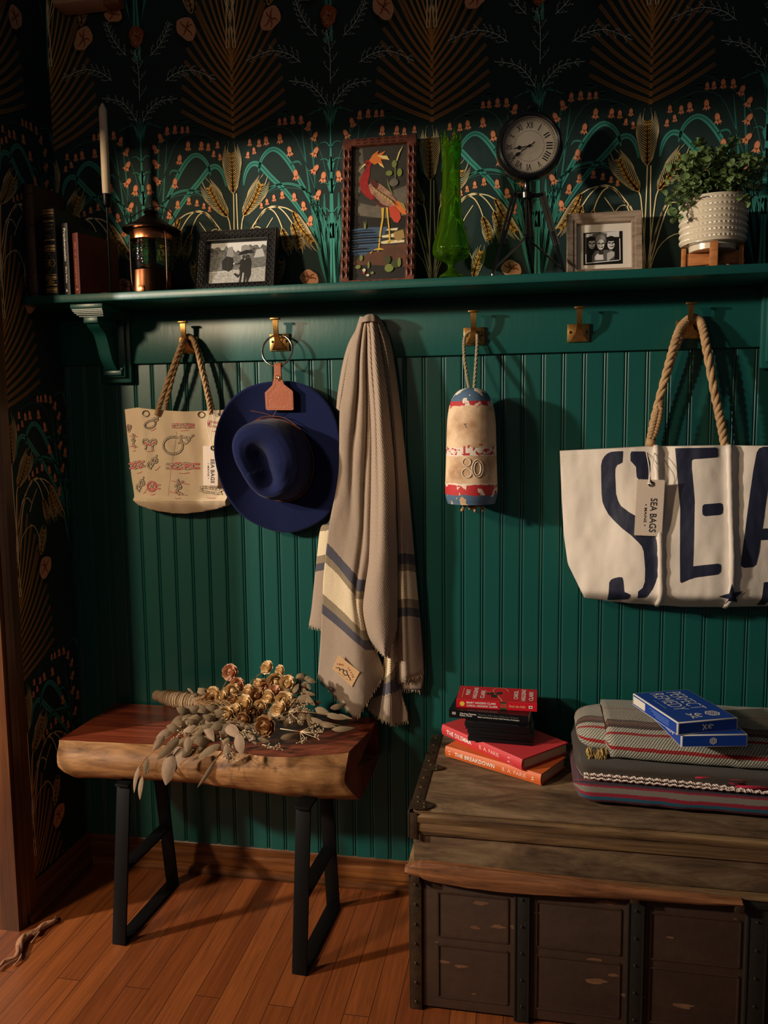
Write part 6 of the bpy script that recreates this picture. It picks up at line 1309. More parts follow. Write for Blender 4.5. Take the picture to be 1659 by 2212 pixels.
BIG = [((380, 460), (275, 500), 44), ((450, 520), (350, 560), 30), ((290, 545), (175, 600), 44), ((230, 580), (155, 680), 38), ((330, 600), (180, 740), 40), ((280, 700), (240, 910), 62), ((330, 650), (290, 830), 62), ((390, 590), (380, 690), 36), ((545, 430), (520, 560), 44), ((500, 500), (560, 620), 40), ((640, 510), (730, 595), 52), ((720, 570), (745, 710), 50), ((600, 640), (455, 730), 36), ((640, 640), (655, 745), 32), ((570, 740), (450, 925), 18), ((65, 780), (30, 960), 18), ((120, 730), (100, 850), 22), ((85, 850), (68, 1005), 20), ((125, 760), (125, 830), 12), ((470, 470), (400, 460), 26), ((290, 560), (330, 520), 20), ((560, 560), (490, 630), 24),
       ((1090, 300), (1120, 235), 26), ((1110, 330), (1200, 350), 30), ((1230, 400), (1330, 440), 30), ((1300, 440), (1440, 470), 24), ((1330, 400), (1440, 370), 24), ((1340, 540), (1495, 530), 22), ((1260, 510), (1370, 520), 20), ((1380, 440), (1480, 470), 14), ((1190, 430), (1200, 540), 34), ((1000, 600), (1110, 570), 26), ((1150, 310), (1230, 380), 26), ((1180, 470), (1300, 500), 22), ((700, 640), (760, 600), 24), ((790, 570), (840, 640), 24), ((850, 600), (930, 620), 22)]
for k, (a, b, w_) in enumerate(BIG):
    mb = MB(); A, B = bq(*a), bq(*b)
    if b[1] > 640 and b[0] < 800:
        Ya = -.350-.006*(k % 3); A = P(*g3(*a), Y=Ya+.004); B = P(*g3(*b), Y=Ya-.010)
    leaf_mesh(mb, A, B, w_/3.072*.00098*(.85 if w_ > 30 else .95), .3); mb.build('leaf', M_DLEAF if (a[0] < 1000 and k % 4) else M_DLEAF2, bo, ang=180)
mb = MB(); mbl = MB()
for k in range(190):
    x = rb_.uniform(380, 1200); y = rb_.uniform(270, 600)-(90 if x > 900 else 0); p = bq(x, y)+Vector((0, .012, -.004)); a = rb_.uniform(0, 2*PI); q = p+Vector((math.cos(a)*.028, rb_.uniform(-.01, .01), abs(math.sin(a))*.012-.004)); q.z = max(q.z, ZT+.004); leaf_mesh(mbl, p, q, rb_.uniform(.005, .011), .5)
for k in range(34):
    x = rb_.uniform(300, 700); y = rb_.uniform(410, 660)-(x-300)*.05; p = bq(x, y); a = rb_.uniform(PI*.7, PI*1.5); q = p+Vector((math.cos(a)*.04, -.012, math.sin(a)*.030)); q.z = max(q.z, ZT+.004) if q.y > -.30 else q.z; leaf_mesh(mbl, p, q, rb_.uniform(.007, .013), .5)
for a, b in (((600, 330), (625, 250)), ((625, 250), (665, 200)), ((790, 250), (840, 190)), ((840, 190), (900, 160)), ((420, 420), (300, 560)), ((300, 560), (120, 720)), ((120, 720), (60, 800)), ((460, 530), (330, 640)), ((330, 640), (270, 720)), ((600, 560), (620, 680)), ((620, 680), (560, 770)), ((720, 500), (600, 490)), ((1100, 420), (1330, 450)), ((1050, 330), (1200, 370)), ((1200, 480), (1420, 520))):
    A, B = bq(*a), bq(*b)
    if b[0] < 640 and b[1] > 620: A = P(*g3(*a), Y=-.335); B = P(*g3(*b), Y=-.354)
    mb.tube([A, A.lerp(B, .5)+Vector((0, 0, .003)), B], .0011, 5)
for k in range(26):
    y = 300+k*6; mb.tube(catmull([bq(430, 330+k*4), bq(560+rb_.uniform(-30, 30), 330+rb_.uniform(-20, 110)), bq(700+rb_.uniform(-60, 200), 330+rb_.uniform(-60, 180))], 8), .0011, 5)
mb.build('twigs', M_TWIG, bo, ang=180); tag(mbl.build('small_leaves', M_DLEAF2, bo, ang=180), kind='stuff')
mbt, mbd = MB(), MB()
for root, ends in (((955, 455), [(1140, 395), (1170, 370), (1100, 360), (1190, 420), (1090, 430), (1060, 500), (1120, 480)]), ((1000, 535), [(1240, 570), (1250, 600), (1210, 540), (1180, 620), (1260, 560), (1230, 510), (1140, 620)]), ((600, 600), [(670, 660), (650, 720), (700, 740), (690, 690)]), ((420, 500), [(330, 540), (300, 600), (350, 570), (380, 520)]), ((780, 530), [(740, 560), (820, 560), (760, 590), (800, 610)]), ((880, 640), [(960, 660), (1000, 665), (920, 655)])):
    R0_ = bq(*root); M0 = bq(root[0]*.45+ends[0][0]*.55, root[1]*.45+ends[0][1]*.55, .006)
    mbt.tube([R0_, M0], .0012, 5)
    for e in ends:
        E_ = bq(*e, .008); mbt.tube([M0, E_], .0008, 4)
        for q in range(7):
            d = Vector((rb_.uniform(-1, 1), rb_.uniform(-1, .4), rb_.uniform(-.3, 1)))*.011; F_ = E_+d; F_.z = max(F_.z, ZT+.003); mbt.tube([E_, F_], .0005, 4); mbd.lathe([(.0003, -.0016), (.0017, -.0004), (.0015, .001), (.0003, .0018)], F_, 6)
tag(mbt.build('filler_stems', M_BREATH, bo, ang=180), kind='stuff'); tag(mbd.build('filler_florets', M_BREATH, bo, ang=180), kind='stuff')
W0, W1, W2 = bq(165, 310), bq(330, 340), bq(500, 375); W0 = P(*g3(170, 312), Y=-.10); W1 = P(*g3(320, 345), Y=-.125); W2 = P(*g3(500, 370), Y=-.15); cw = catmull([W0, W1, W2], 40); mb = MB()
mb.tube(cw, lambda t: .0125+.008*math.sin(PI*.5*min(1, t*1.5))+.0015*math.sin(40*t)+.0035*t, 20); mb.build('wrapped_stems', M_WRAP, bo, ang=180)
mb = MB(); pts = []
for i in range(240):
    t = .28+.72*i/239; k = t*40; c = cw[min(40, int(k))].lerp(cw[min(40, int(k)+1)], k-int(k)) if k < 40 else cw[40]; a = i*.42; R_ = .0220+.0035*t; d = (W2-W0).normalized(); n1 = d.orthogonal().normalized(); pts.append(c+(n1*math.cos(a)+d.cross(n1)*math.sin(a))*R_)
mb.tube(pts, .0011, 5); mb.build('twine', M_TWIG, bo, ang=180)
# ================================================================ TRUNK
ZL = .460; TX0, TX1, TY0, TY1 = .655, 1.80, -.452, -.035
M_TRW = mat('worn_trunk_wood', (96, 74, 52), .7, wood=((130, 106, 78), (58, 40, 27), 6, (1.1, 4, 5)), bump=None); M_TRM = mat('worn_moulding', (112, 84, 54), .65, wood=((148, 118, 78), (46, 28, 16), 7, (.4, 2, 9)))
M_TRB = mat('dark_trunk_canvas', (66, 42, 26), .7, var=(7, (40, 25, 16), .3, (1, 1, 2)), bump=(40, .5)); M_STRAP = mat('dark_strap', (27, 22, 16), .65, bump=(80, .4)); M_TIN = mat('rusted_tin', (84, 66, 48), .5, metal=.5, var=(30, (52, 38, 26), .3), bump=(120, .5)); M_SLAT = mat('orange_brown_slat', (118, 72, 40), .65, wood=((154, 100, 60), (62, 34, 19), 11, (.5, 4, 6)))
tk = empty('steamer_trunk', ((TX0+TX1)/2, (TY0+TY1)/2, 0), 'old flat-topped wooden steamer trunk with broken slat and tin corners', 'trunk')
xm, wx, ym, wy = (TX0+TX1)/2, TX1-TX0, (TY0+TY1)/2, TY1-TY0
zr1 = P(896, 1852, Y=TY0).z; zr1 = .334; zm1 = P(896, 1785, Y=TY0).z
mb = MB(); mb.box((xm, ym, zr1/2+.004), (wx-.004, wy-.008, zr1-.008), bev=.003); mb.build('body', M_TRB, tk)
mb = MB(); mb.box((xm, ym, zr1-.004), (wx+.010, wy+.012, .010), bev=.002); mb.build('body_rim', M_TRM, tk)
mb = MB(); mb.box((xm, ym, (zr1+ZL)/2), (wx-.014, wy-.012, ZL-zr1-.004), bev=.003); mb.build('lid', M_TRW, tk)
# three lid boards on top
for k in range(3):
    mb = MB(); y0_, y1_ = TY0+.002+(wy-.004)*k/3, TY0+.002+(wy-.004)*(k+1)/3; mb.box((xm+.004, (y0_+y1_)/2, ZL-.004), (wx-.010, y1_-y0_-.0012, .008), bev=.0015); mb.build('lid_board', M_TRW, tk)
pf2 = [(TY0+.010, ZL-.009), (TY0-.002, ZL-.010), (TY0-.006, ZL-.014), (TY0-.006, ZL-.026), (TY0-.003, ZL-.030), (TY0-.004, ZL-.044), (TY0+.000, ZL-.056), (TY0+.010, ZL-.058)]
mb = MB(); mb.grid([[(x, y, z) for y, z in pf2] for x in (TX0+.012, TX1)]); mb.build('lid_moulding', M_TRM, tk, ang=40)
# metal strip along the left top edge with round studs, corner plates
mb = MB(); mb.box((TX0+.013, ym, ZL+.0008), (.026, wy-.01, .0022), bev=.0006); mb.box((TX0+.001, ym, ZL-.014), (.003, wy-.01, .030), bev=.0006); mb.build('edge_strip', M_TIN, tk)
for k in range(8):
    c = Vector((TX0+.013, TY0+.055+k*.048, ZL+.0016)); mb = MB(); mb.lathe([(.0001, .0026), (.002, .0024), (.0032, .0012), (.0052, .0016), (.0062, 0)], c, 16, cap=False); mb.build('stud', M_TIN, tk)
def plate(c, rx, ry):
    mb = MB(); n = 28; pts = [(c.x+rx*math.cos(a)*(1+.08*math.cos(3*a)), c.y+ry*math.sin(a)*(1+.08*math.cos(3*a))) for a in [2*PI*i/n for i in range(n)]]; mb.prism(pts, lambda u, v, d: (max(TX0-.001, u), max(TY0-.004, v), c.z+d), .0026)
    for dx, dy in ((.010, .006), (.012, -.010), (-.004, .012)): mb.lathe([(.0001, .0052), (.002, .0048), (.0034, .0026)], c+Vector((dx, dy, 0)), 10, cap=False)
    mb.build('corner_plate', M_TIN, tk)
plate(Vector((TX0+.020, TY0+.014, ZL+.0012)), .028, .022); plate(Vector((TX0+.024, TY0+.205, ZL+.0012)), .026, .018)
mb = MB(); mb.box((TX0+.010, TY0-.0045, ZL-.036), (.016, .004, .058), bev=.001); mb.box((TX0-.001, TY0+.012, ZL-.034), (.004, .030, .060), bev=.001); mb.build('lid_corner', M_TIN, tk)
mb = MB(); mb.box((TX0+.012, TY0+.001, zr1/2-.004), (.026, .004, zr1-.012), bev=.001); mb.box((TX0-.0005, TY0+.014, zr1/2-.004), (.004, .030, zr1-.012), bev=.001)
for k in range(7): mb.lathe([(.0001, .004), (.0022, .0034), (.0036, .001)], (TX0+.012, TY0-.001, .02+.045*k), 10, R=Matrix.Rotation(PI/2, 3, 'X'), cap=False)
mb.build('corner_guard', M_TIN, tk)
for pxc, wpx in ((1127, 34), (1372, 36), (1633, 44)):
    c = P(pxc, 2050, Y=TY0); w_ = wpx*.00096; mb = MB(); mb.box((c.x, TY0+.0005, zr1/2-.012), (w_, .007, zr1-.030), bev=.0012); mb.box((c.x-w_*.42, TY0-.003, zr1/2-.012), (w_*.08, .003, zr1-.032)); mb.box((c.x+w_*.42, TY0-.003, zr1/2-.012), (w_*.08, .003, zr1-.032))
    for k in range(5): mb.lathe([(.0001, .004), (.002, .0034), (.003, .001)], (c.x, TY0-.0025, .04+.06*k), 10, R=Matrix.Rotation(PI/2, 3, 'X'), cap=False)
    mb.build('front_strap', M_STRAP, tk)
# sunk panels between the straps
xs_ = [TX0+.030]+[P(q, 2050, Y=TY0).x for q in (1127, 1372, 1633)]+[TX1]
for a, b in zip(xs_, xs_[1:]):
    for z0_, z1_ in ((.175, .275), (.035, .155)):
        mb = MB(); m_ = .030
        for (c, d) in (((a+b)/2, None),):
            w_ = b-a-2*m_; mb.box((c, TY0+.0034, z1_), (w_, .003, .0035)); mb.box((c, TY0+.0034, z0_), (w_, .003, .0035)); mb.box((c-w_/2, TY0+.0034, (z0_+z1_)/2), (.0035, .003, z1_-z0_)); mb.box((c+w_/2, TY0+.0034, (z0_+z1_)/2), (.0035, .003, z1_-z0_))
        mb.build('panel_bead', M_TRB, tk)
rt_ = random.Random(21); mb = MB()
for k in range(30):   # torn paper and scuffs on the canvas front
    x = rt_.uniform(TX0+.04, TX1-.2); z = rt_.uniform(.03, .29); s_ = rt_.uniform(.003, .016); n = 9; a0 = rt_.random()*6
    mb.prism([(x+s_*rt_.uniform(.5, 1.2)*math.cos(a0+2*PI*i/n)*1.6, z+s_*.45*rt_.uniform(.5, 1.2)*math.sin(a0+2*PI*i/n)) for i in range(n)], lambda u, v, d: (u, TY0+.0035+d, v), .0006)
tag(mb.build('torn_paper', mat('torn_paper_scraps', (122, 84, 56), .8, var=(50, (90, 58, 38), .3)), tk), kind='stuff')
mb = MB(); mb.box((xm, TY0-.004, zr1-.018), (wx+.004, .010, .014), bev=.002); mb.build('lower_rim', M_STRAP, tk)
Ysl = TY0-.018; st_ = [P(x, y, Y=Ysl) for x, y in [(874, 1876), (900, 1868), (934, 1868), (1101, 1888), (1356, 1919), (1500, 1936), (1604, 1947)]]; sb_ = [P(x, y, Y=Ysl) for x, y in [(875, 1890), (905, 1896), (940, 1908), (1101, 1931), (1356, 1945), (1500, 1956), (1606, 1960)]]
a_, b_ = catmull(st_, 50), catmull(sb_, 50); G = []
for i in range(51):
    j = .0012*fbm(i*.6, 2); t, b = a_[i]+Vector((0, 0, j)), b_[i]+Vector((0, 0, -j)); G.append([t+Vector((0, .016, 0)), t+Vector((0, .002, .0008)), t+Vector((0, 0, -.002)), t.lerp(b, .5)+Vector((0, -.003, 0)), b+Vector((0, 0, .002)), b+Vector((0, .003, 0)), b+Vector((0, .016, 0))])
mb = MB(); mb.grid(G); 
for gi in (0, -1): mb.poly(G[gi])
mb.poly([G[0][0], G[-1][0], G[-1][-1], G[0][-1]]); mb.build('front_slat', M_SLAT, tk, ang=45)
for pxc in (898, 1180, 1372, 1600): mb = MB(); c = P(pxc, 1890, Y=TY0-.012); mb.box((c.x, TY0-.010, zr1-.020), (.018, .016, .022), bev=.001); mb.build('slat_block', M_TIN, tk)
# ================================================================ STACKED BOOKS AND CASES ON THE TRUNK
def slab(FLp, FRp, BRp, z0, back=None):
    """matrix with origin at the front-left base corner, x along the spine, y to the back"""
    FL, FR, BR = P(*FLp, Z=z0), P(*FRp, Z=z0), P(*BRp, Z=z0); x = (FR-FL); w_ = x.length; x.normalize(); y = Vector((-x.y, x.x, 0)); d = (BR-FR).dot(y)
    return Matrix(((x.x, y.x, 0, FL.x), (x.y, y.y, 0, FL.y), (0, 0, 1, z0), (0, 0, 0, 1))), w_, abs(d)
def lying_book(name, T, w_, d, th, cov, label, cat='book', hard=True, group='books and cases stacked on the trunk', spine=None, topd=None, inks=None):
    r = empty(name, T @ Vector((w_/2, d/2, 0)), label, cat, group); c = .0028 if hard else .0008; o = .003 if hard else 0
    mb = MB(T); n = 8; bow = .0035 if hard else .0005; sp = [(-bow*math.sin(PI*i/n), th*i/n) for i in range(n+1)]
    prof = sp+[(d, th), (d, th-c), (c+.002, th-c), (c+.002, c), (d, c), (d, 0)]
    for i in range(len(prof)):
        (a, z), (b, z2) = prof[i], prof[(i+1) % len(prof)]; mb.face([mb.vert((0, a, z)), mb.vert((w_, a, z)), mb.vert((w_, b, z2)), mb.vert((0, b, z2))])
    for x in (0, w_): mb.prism(prof, lambda u, v, dd: (x, u, v), 0)
    mb.build('cover', cov, r, ang=40)
    mb = MB(T); mb.box((w_/2, (c+.002+d-o)/2, th/2), (w_-2*o, d-o-c-.002, th-2*c)); mb.build('pages', M_PAGE, r)
    if spine or topd:
        mb = MB(T); S_ = lambda u, v, q=.0006: Vector((u*w_, -bow*math.sin(PI*max(0, min(1, v)))-q, v*th)); U_ = lambda u, v, q=.0005: Vector((u*w_, v*d, th+q))
        if spine: spine(mb, S_)
        if topd: topd(mb, U_)
        mb.build('cover_print', inks, r, ang=None, recalc=False)
    return r
def tx_(mb, s_, F, u0, u1, v0, v1, m=0, bold=.01): text(mb, s_, (0, 0, 0), (1, 0, 0), (0, 0, 1), m, bold, fn=lambda a, b: F(u0+(u1-u0)*a, v0+(v1-v0)*b))
def rq_(mb, F, u0, u1, v0, v1, m, q=.0003): n = 6; [mb.face([mb.vert(F(*p, q)) for p in ((u0+(u1-u0)*i/n, v0), (u0+(u1-u0)*(i+1)/n, v0), (u0+(u1-u0)*(i+1)/n, v1), (u0+(u1-u0)*i/n, v1))], m) for i in range(n)]
M_ORG = mat('orange_cloth', (208, 98, 44), .5, bump=(300, .2)); M_CRD = mat('coral_red_cloth', (200, 56, 62), .48, bump=(300, .2)); M_BLG = mat('black_gloss_card', (16, 15, 18), .3); M_RED = mat('bright_red_card', (196, 24, 38), .35); M_PINKI = mat('pale_pink_ink', (238, 178, 164), .6)
z1 = ZL+.0025
T, w_, d = slab((963, 1633), (1169, 1696.5), (1219, 1657), z1)
def sp(mb, S_): tx_(mb, 'THE BREAKDOWN', S_, .11, .54, .3, .68, 0, .02); tx_(mb, 'B. A. PARIS', S_, .62, .86, .3, .66, 1); rq_(mb, S_, .040, .058, .3, .65, 0); rq_(mb, S_, .90, .906, .2, .8, 1); rq_(mb, S_, .915, .93, .3, .6, 0)
lying_book('hardcover_book', T, w_, d, .026, M_ORG, 'orange hardcover book at the bottom of the stack on the trunk', spine=sp, inks=[M_WHITE, M_PINKI])
z2 = z1+.0265
T, w_, d = slab((956, 1586.5), (1128.5, 1665), (1218, 1624), z2)
def sp(mb, S_): tx_(mb, 'THE DILEMMA', S_, .07, .40, .3, .7, 0, .02); tx_(mb, 'B. A. PARIS', S_, .50, .74, .3, .66, 1); rq_(mb, S_, .84, .865, .3, .7, 0); rq_(mb, S_, .885, .889, .2, .8, 1)
lying_book('hardcover_book', T, w_, d, .027, M_CRD, 'coral red hardcover book lying on the orange one', spine=sp, inks=[M_WHITE, M_PINKI])
z3 = z2+.0275; hh = .0088; offs = [(0, 0, 0), (.002, .003, .01), (-.001, .001, -.015), (-.006, .004, -.02), (-.008, .001, -.012)]
caselab = ['lowest black case of the thin stack, directly on the coral red book', 'second-lowest thin black case in the stack between the red and black books', 'middle case of the five thin black cases in the book stack', 'second-highest thin black case in the stack between the red and black books', 'uppermost thin black case, right under the black paperback']
for k in range(5):
    T, w_, d = slab((1010, 1600), (1149, 1612), (1160, 1580), z3); d = .105
    T = T @ Matrix.Translation((offs[k][0], offs[k][1], k*(hh+.0003))) @ Matrix.Rotation(offs[k][2], 4, 'Z'); r = empty('disc_case', T @ Vector((w_/2, d/2, 0)), caselab[k], 'case', 'thin black cases in the book stack')
    mb = MB(T); mb.box((w_/2, d/2, .0012), (w_, d, .0022), bev=.0006); mb.box((w_/2, d/2, hh-.0012), (w_, d, .0022), bev=.0006); mb.box((w_/2, .002, hh/2), (w_-.001, .003, hh-.001), bev=.0008); mb.build('shell', M_BLG, r)
    mb = MB(T); mb.box((w_/2, d/2+.001, hh/2), (w_-.001, d-.002, hh-.0045)); mb.build('inlay', mat('dull_inlay', (150, 126, 98), .5), r)
z4 = z3+5*(hh+.0003)+.0004
T, w_, d = slab((970, 1549.5), (1141, 1565), (1148, 1535), z4); d = .125
def sp(mb, S_):
    tx_(mb, 'Clarissa Pinkola', S_, .14, .35, .54, .74, 0, .01); tx_(mb, 'Estes, Ph.D.', S_, .14, .30, .28, .50, 0, .01); tx_(mb, 'Women Who Run With the Wolves', S_, .37, .88, .54, .76, 1); tx_(mb, 'Myths and Stories of the Wild Woman Archetype', S_, .37, .89, .26, .46, 0); rq_(mb, S_, .04, .088, .42, .74, 2)
lying_book('paperback_book', T, w_, d, .0205, M_BLG, 'black paperback with white spine lettering, under the red one', hard=False, spine=sp, inks=[M_WHITE, mat('dim_grey_ink', (84, 82, 80), .6), mat('grey_ink', (150, 148, 142), .6)])
z5 = z4+.021
T, w_, d = slab((985.7, 1527.5), (1159.8, 1537.5), (1165, 1500), z5); d = .105
def sp(mb, S_):
    tx_(mb, 'MARY HIGGINS CLARK', S_, .13, .50, .56, .82, 0, .02); tx_(mb, 'CAROL HIGGINS CLARK', S_, .13, .52, .18, .44, 0, .02); tx_(mb, 'Deck the Halls', S_, .66, .86, .36, .66, 1); rq_(mb, S_, .90, .945, .34, .68, 0); rq_(mb, S_, .545, .63, .02, .98, 3); rq_(mb, S_, .912, .935, .42, .58, 2)
    for q in (.558, .578, .598, .618): rq_(mb, S_, q, q+.005, .1, .9, 4, .0005)
    n = 16; mb.prism([(.075+.032*math.cos(2*PI*i/n), .5+.30*math.sin(2*PI*i/n)) for i in range(n)], lambda u, v, dd: S_(u, v, .0007), 0, 5)
def tp(mb, U_):
    for k, (t_, v0, v1) in enumerate((('MARY', .34, .75), ('HIGGINS', .12, .90), ('CLARK', .16, .74))): u_1 = .10+.095*k; text(mb, t_, (0, 0, 0), (1, 0, 0), (0, 0, 1), 0, .02, fn=lambda a, b, u_1=u_1, v0=v0, v1=v1: U_(u_1+.055*(1-b), v0+(v1-v0)*a, .0005))
    for k, (t_, v0, v1) in enumerate((('CAROL', .22, .82), ('HIGGINS', .12, .92), ('CLARK', .16, .82))): u_1 = .71+.095*k; text(mb, t_, (0, 0, 0), (1, 0, 0), (0, 0, 1), 0, .02, fn=lambda a, b, u_1=u_1, v0=v0, v1=v1: U_(u_1+.055*(1-b), v0+(v1-v0)*a, .0005))
    for pts, w2, m in (([(.33, .68), (.42, .60), (.47, .52), (.50, .40), (.55, .18), (.57, .02)], .012, 1), ([(.46, .60), (.44, .80), (.50, .96), (.60, .92), (.64, .70)], .009, 1)):
        [mb.face([mb.vert(U_(x, y, .0005)) for x, y in q], m) for q in ribbon2(pts, w2)]
    for pl_ in ([(.36, .56), (.46, .62), (.45, .48), (.37, .44)], [(.46, .55), (.55, .70), (.56, .52), (.48, .48)], [(.42, .44), (.50, .46), (.50, .26), (.43, .26)]): mb.prism(pl_, lambda u, v, dd: U_(u, v, .0006), 0, 3)
    rq_(mb, U_, .06, .066, .15, .85, 1); rq_(mb, U_, 0, 1, 0, .012, 6, .0003)
lying_book('paperback_book', T, w_, d, .0200, M_RED, 'bright red paperback with a ribbon picture, topmost of the book stack', hard=False, spine=sp, topd=tp, inks=[M_WHITE, mat('peach_ink', (232, 170, 130), .6), M_INK, mat('dark_green_ink', (34, 44, 28), .5), mat('green_ink', (70, 140, 90), .5), mat('yellow_seal', (224, 186, 70), .5), mat('rose_edge_ink', (224, 96, 100), .5)])
# ================================================================ FOLDED BLANKETS
def folded(sections, X_, arcs, name, mats, parent, nu=70, seed=1, endr=.03, kz=1.0):
    """sections: two closed (Y,Z) loops (left and right station) starting at the front bottom, going up"""
    A, B = [catmull([(y, z, 0) for y, z in s], 64) for s in sections]; G, UVs = [], []
    for i in range(nu+1):
        t = i/nu; x = X_[0]+(X_[1]-X_[0])*t; sh = math.sqrt(max(0, 1-(1-min(1, (x-X_[0])/endr))**2)); sh = .12+.88*sh; row, uvr = [], []; L_ = 0; pts = [Vector(A[j]).lerp(Vector(B[j]), t) for j in range(65)]; c = sum(pts, Vector())/65; prev = None
        for j, p in enumerate(pts):
            if prev is not None: L_ += (p-prev).length
            prev = Vector(p); q = c+(p-c)*Vector((sh, sh, 1)) if False else Vector((c.x+(p.x-c.x)*(.55+.45*sh), c.y+(p.y-c.y)*sh, 0)); n_ = .0022*fbm(x*16, p.x*14+p.y*20, seed)
            row.append((x, q.x+n_, q.y+n_*.6)); uvr.append((x, L_))
        G.append(row); UVs.append(uvr)
    mb = MB(); mb.grid(G, uv=UVs); mb.face([0+j for j in range(65)], 0, [(.3, .002)]*65); return mb.build(name, mats, parent, ang=180)
B1 = band_mat('striped_fleece', [(0, (84, 32, 42)), (.024, (36, 84, 104)), (.035, (138, 36, 52)), (.040, (122, 114, 102)), (.051, (142, 36, 54)), (.056, (88, 48, 62)), (.061, (46, 36, 50)), (.069, (108, 46, 56)), (.078, (76, 42, 52))], weave=300, fuzz=.3)
fb = P(1345, 1746, Z=z1); XL = P(1240, 1690, Y=-.36).x
yb = fb.y; b1 = empty('folded_fleece_blanket', (1.35, -.2, ZL), 'folded fleece blanket with red, grey and teal stripes, lowest of the blanket pile', 'blanket', 'folded blankets on the trunk')
hb = .050
s1 = lambda y0: [(y0+.018, ZL+.006), (y0+.002, ZL+.013), (y0-.004, ZL+.026), (y0+.002, ZL+.040), (y0+.022, ZL+hb), (y0+.12, ZL+hb+.002), (-.10, ZL+hb), (-.075, ZL+.025), (-.10, ZL+.006), (y0+.12, ZL+.006), (y0+.019, ZL+.006)]
folded((s1(yb), s1(yb-.020)), (XL, 1.80), None, 'fleece_folds', B1, b1, endr=.035)
B2 = band_mat('black_speckled_weave', [(0, (60, 50, 46)), (.004, (196, 178, 166)), (.0075, (40, 28, 30)), (.013, (206, 188, 176)), (.019, (62, 54, 50)), (.0205, (76, 66, 58))], weave=140, fuzz=.7)
b2 = empty('folded_woven_blanket', (1.35, -.2, ZL+hb), 'dark woven blanket with white zigzag cords and red spots, middle of the pile', 'blanket', 'folded blankets on the trunk')
z_b2 = ZL+hb+.0035; h2 = .030
s2 = lambda y0, dz=0: [(y0+.014, z_b2), (y0, z_b2+.010), (y0+.001, z_b2+.020), (y0+.016, z_b2+h2), (y0+.12, z_b2+h2-.002), (-.11, z_b2+h2-.003), (-.09, z_b2+.015), (-.11, z_b2), (y0+.12, z_b2), (y0+.015, z_b2)]
yb2 = yb+.012
folded((s2(yb2), s2(yb2-.022)), (XL+.004, 1.79), None, 'woven_folds', B2, b2, seed=5, endr=.02)
for q, (zz0, rr3) in enumerate(((.0070, .0024), (.0150, .0030))):
    mb = MB(); pts = []
    for i in range(150):
        t = i/149; x = XL+.02+t*.5; pts.append((x, yb2-.022*t-.003+.0008*math.sin(i*1.9), z_b2+zz0+.0012*math.sin(i*1.3)-.007*math.exp(-((t-.72)/.16)**2)*q))
    mb.rope(pts, rr3, pitch=.011, n=420, seg=5, strands=2); mb.build('white_cord', mat('white_wool_cord', (222, 202, 190), .95), b2, ang=180)
mb = MB()
for (xc, zc, rx, rz) in ((1.262, .024, .018, .003), (1.325, .022, .020, .0045), (1.355, .0145, .034, .004), (1.50, .02, .02, .004)):
    t = (xc-XL)/(1.79-XL); yy = yb2-.022*t-.0045; mb.prism([(xc+rx*math.cos(a), z_b2+zc+rz*math.sin(a)) for a in [2*PI*i/14 for i in range(14)]], lambda u, v, d: (u, yy+(.006 if v > z_b2+.02 else 0)+d, v), .0015)
mb.build('red_motif', mat('raspberry_wool', (178, 36, 62), .95, bump=(300, .6)), b2, ang=180)
B3 = band_mat('grey_red_plaid', [(0, (158, 154, 138)), (.030, (160, 44, 46)), (.039, (170, 166, 150)), (.070, (162, 46, 46)), (.0745, (176, 172, 156)), (.092, (74, 50, 42)), (.108, (132, 88, 70)), (.111, (78, 50, 40)), (.117, (142, 98, 78)), (.120, (84, 58, 46)), (.132, (158, 150, 134)), (.20, (150, 50, 48)), (.206, (150, 146, 130))], weave=62, fuzz=.8)
b3 = empty('folded_plaid_blanket', (1.38, -.2, z_b2+h2), 'thick grey plaid blanket with red and brown stripes, top of the blanket pile', 'blanket', 'folded blankets on the trunk')
z_b3 = z_b2+h2+.003; XP = P(1310, 1610, Y=-.34).x
yb3 = P(1311, 1641, Z=z_b3).y+.002; ztop = .055
def s3(y0, h): return [(y0+.012, z_b3), (y0, z_b3+.008), (y0+.002, z_b3+h*.45), (y0+.020, z_b3+h*.75), (y0+.060, z_b3+h), (y0+.13, z_b3+h+.004), (-.09, z_b3+h-.004), (-.068, z_b3+h*.5), (-.09, z_b3), (y0+.13, z_b3), (y0+.013, z_b3)]
folded((s3(yb3, ztop), s3(yb3-.028, ztop-.004)), (XP, 1.78), None, 'plaid_folds', B3, b3, seed=8, endr=.012)
def s4(y0, h): return [(y0+.016, z_b3), (y0, z_b3+.010), (y0+.008, z_b3+h*.6), (y0+.05, z_b3+h), (-.12, z_b3+h), (-.09, z_b3+h*.5), (-.11, z_b3), (y0+.02, z_b3)]
folded((s4(yb3+.05, ztop*.72), s4(yb3+.035, ztop*.86)), (XL+.012, XP+.004), None, 'tucked_end', B3, b3, seed=12, nu=20, endr=.035)
mb = MB()
for k in range(70):
    x = XP-.040+rb_.uniform(0, .045); p = Vector((x, yb3+.008+rb_.uniform(0, .012), z_b3+.018-.012*(1-abs(x-XP+.018)/.03)+rb_.uniform(-.006, .01))); mb.tube([p, p+Vector((rb_.uniform(-.003, .003), -.006, -.006)), p+Vector((rb_.uniform(-.005, .005), -.006, -.014))], .0013, 4)
tag(mb.build('fringe', mat('straw_fringe', (190, 160, 96), .95), b3, ang=180), kind='stuff')
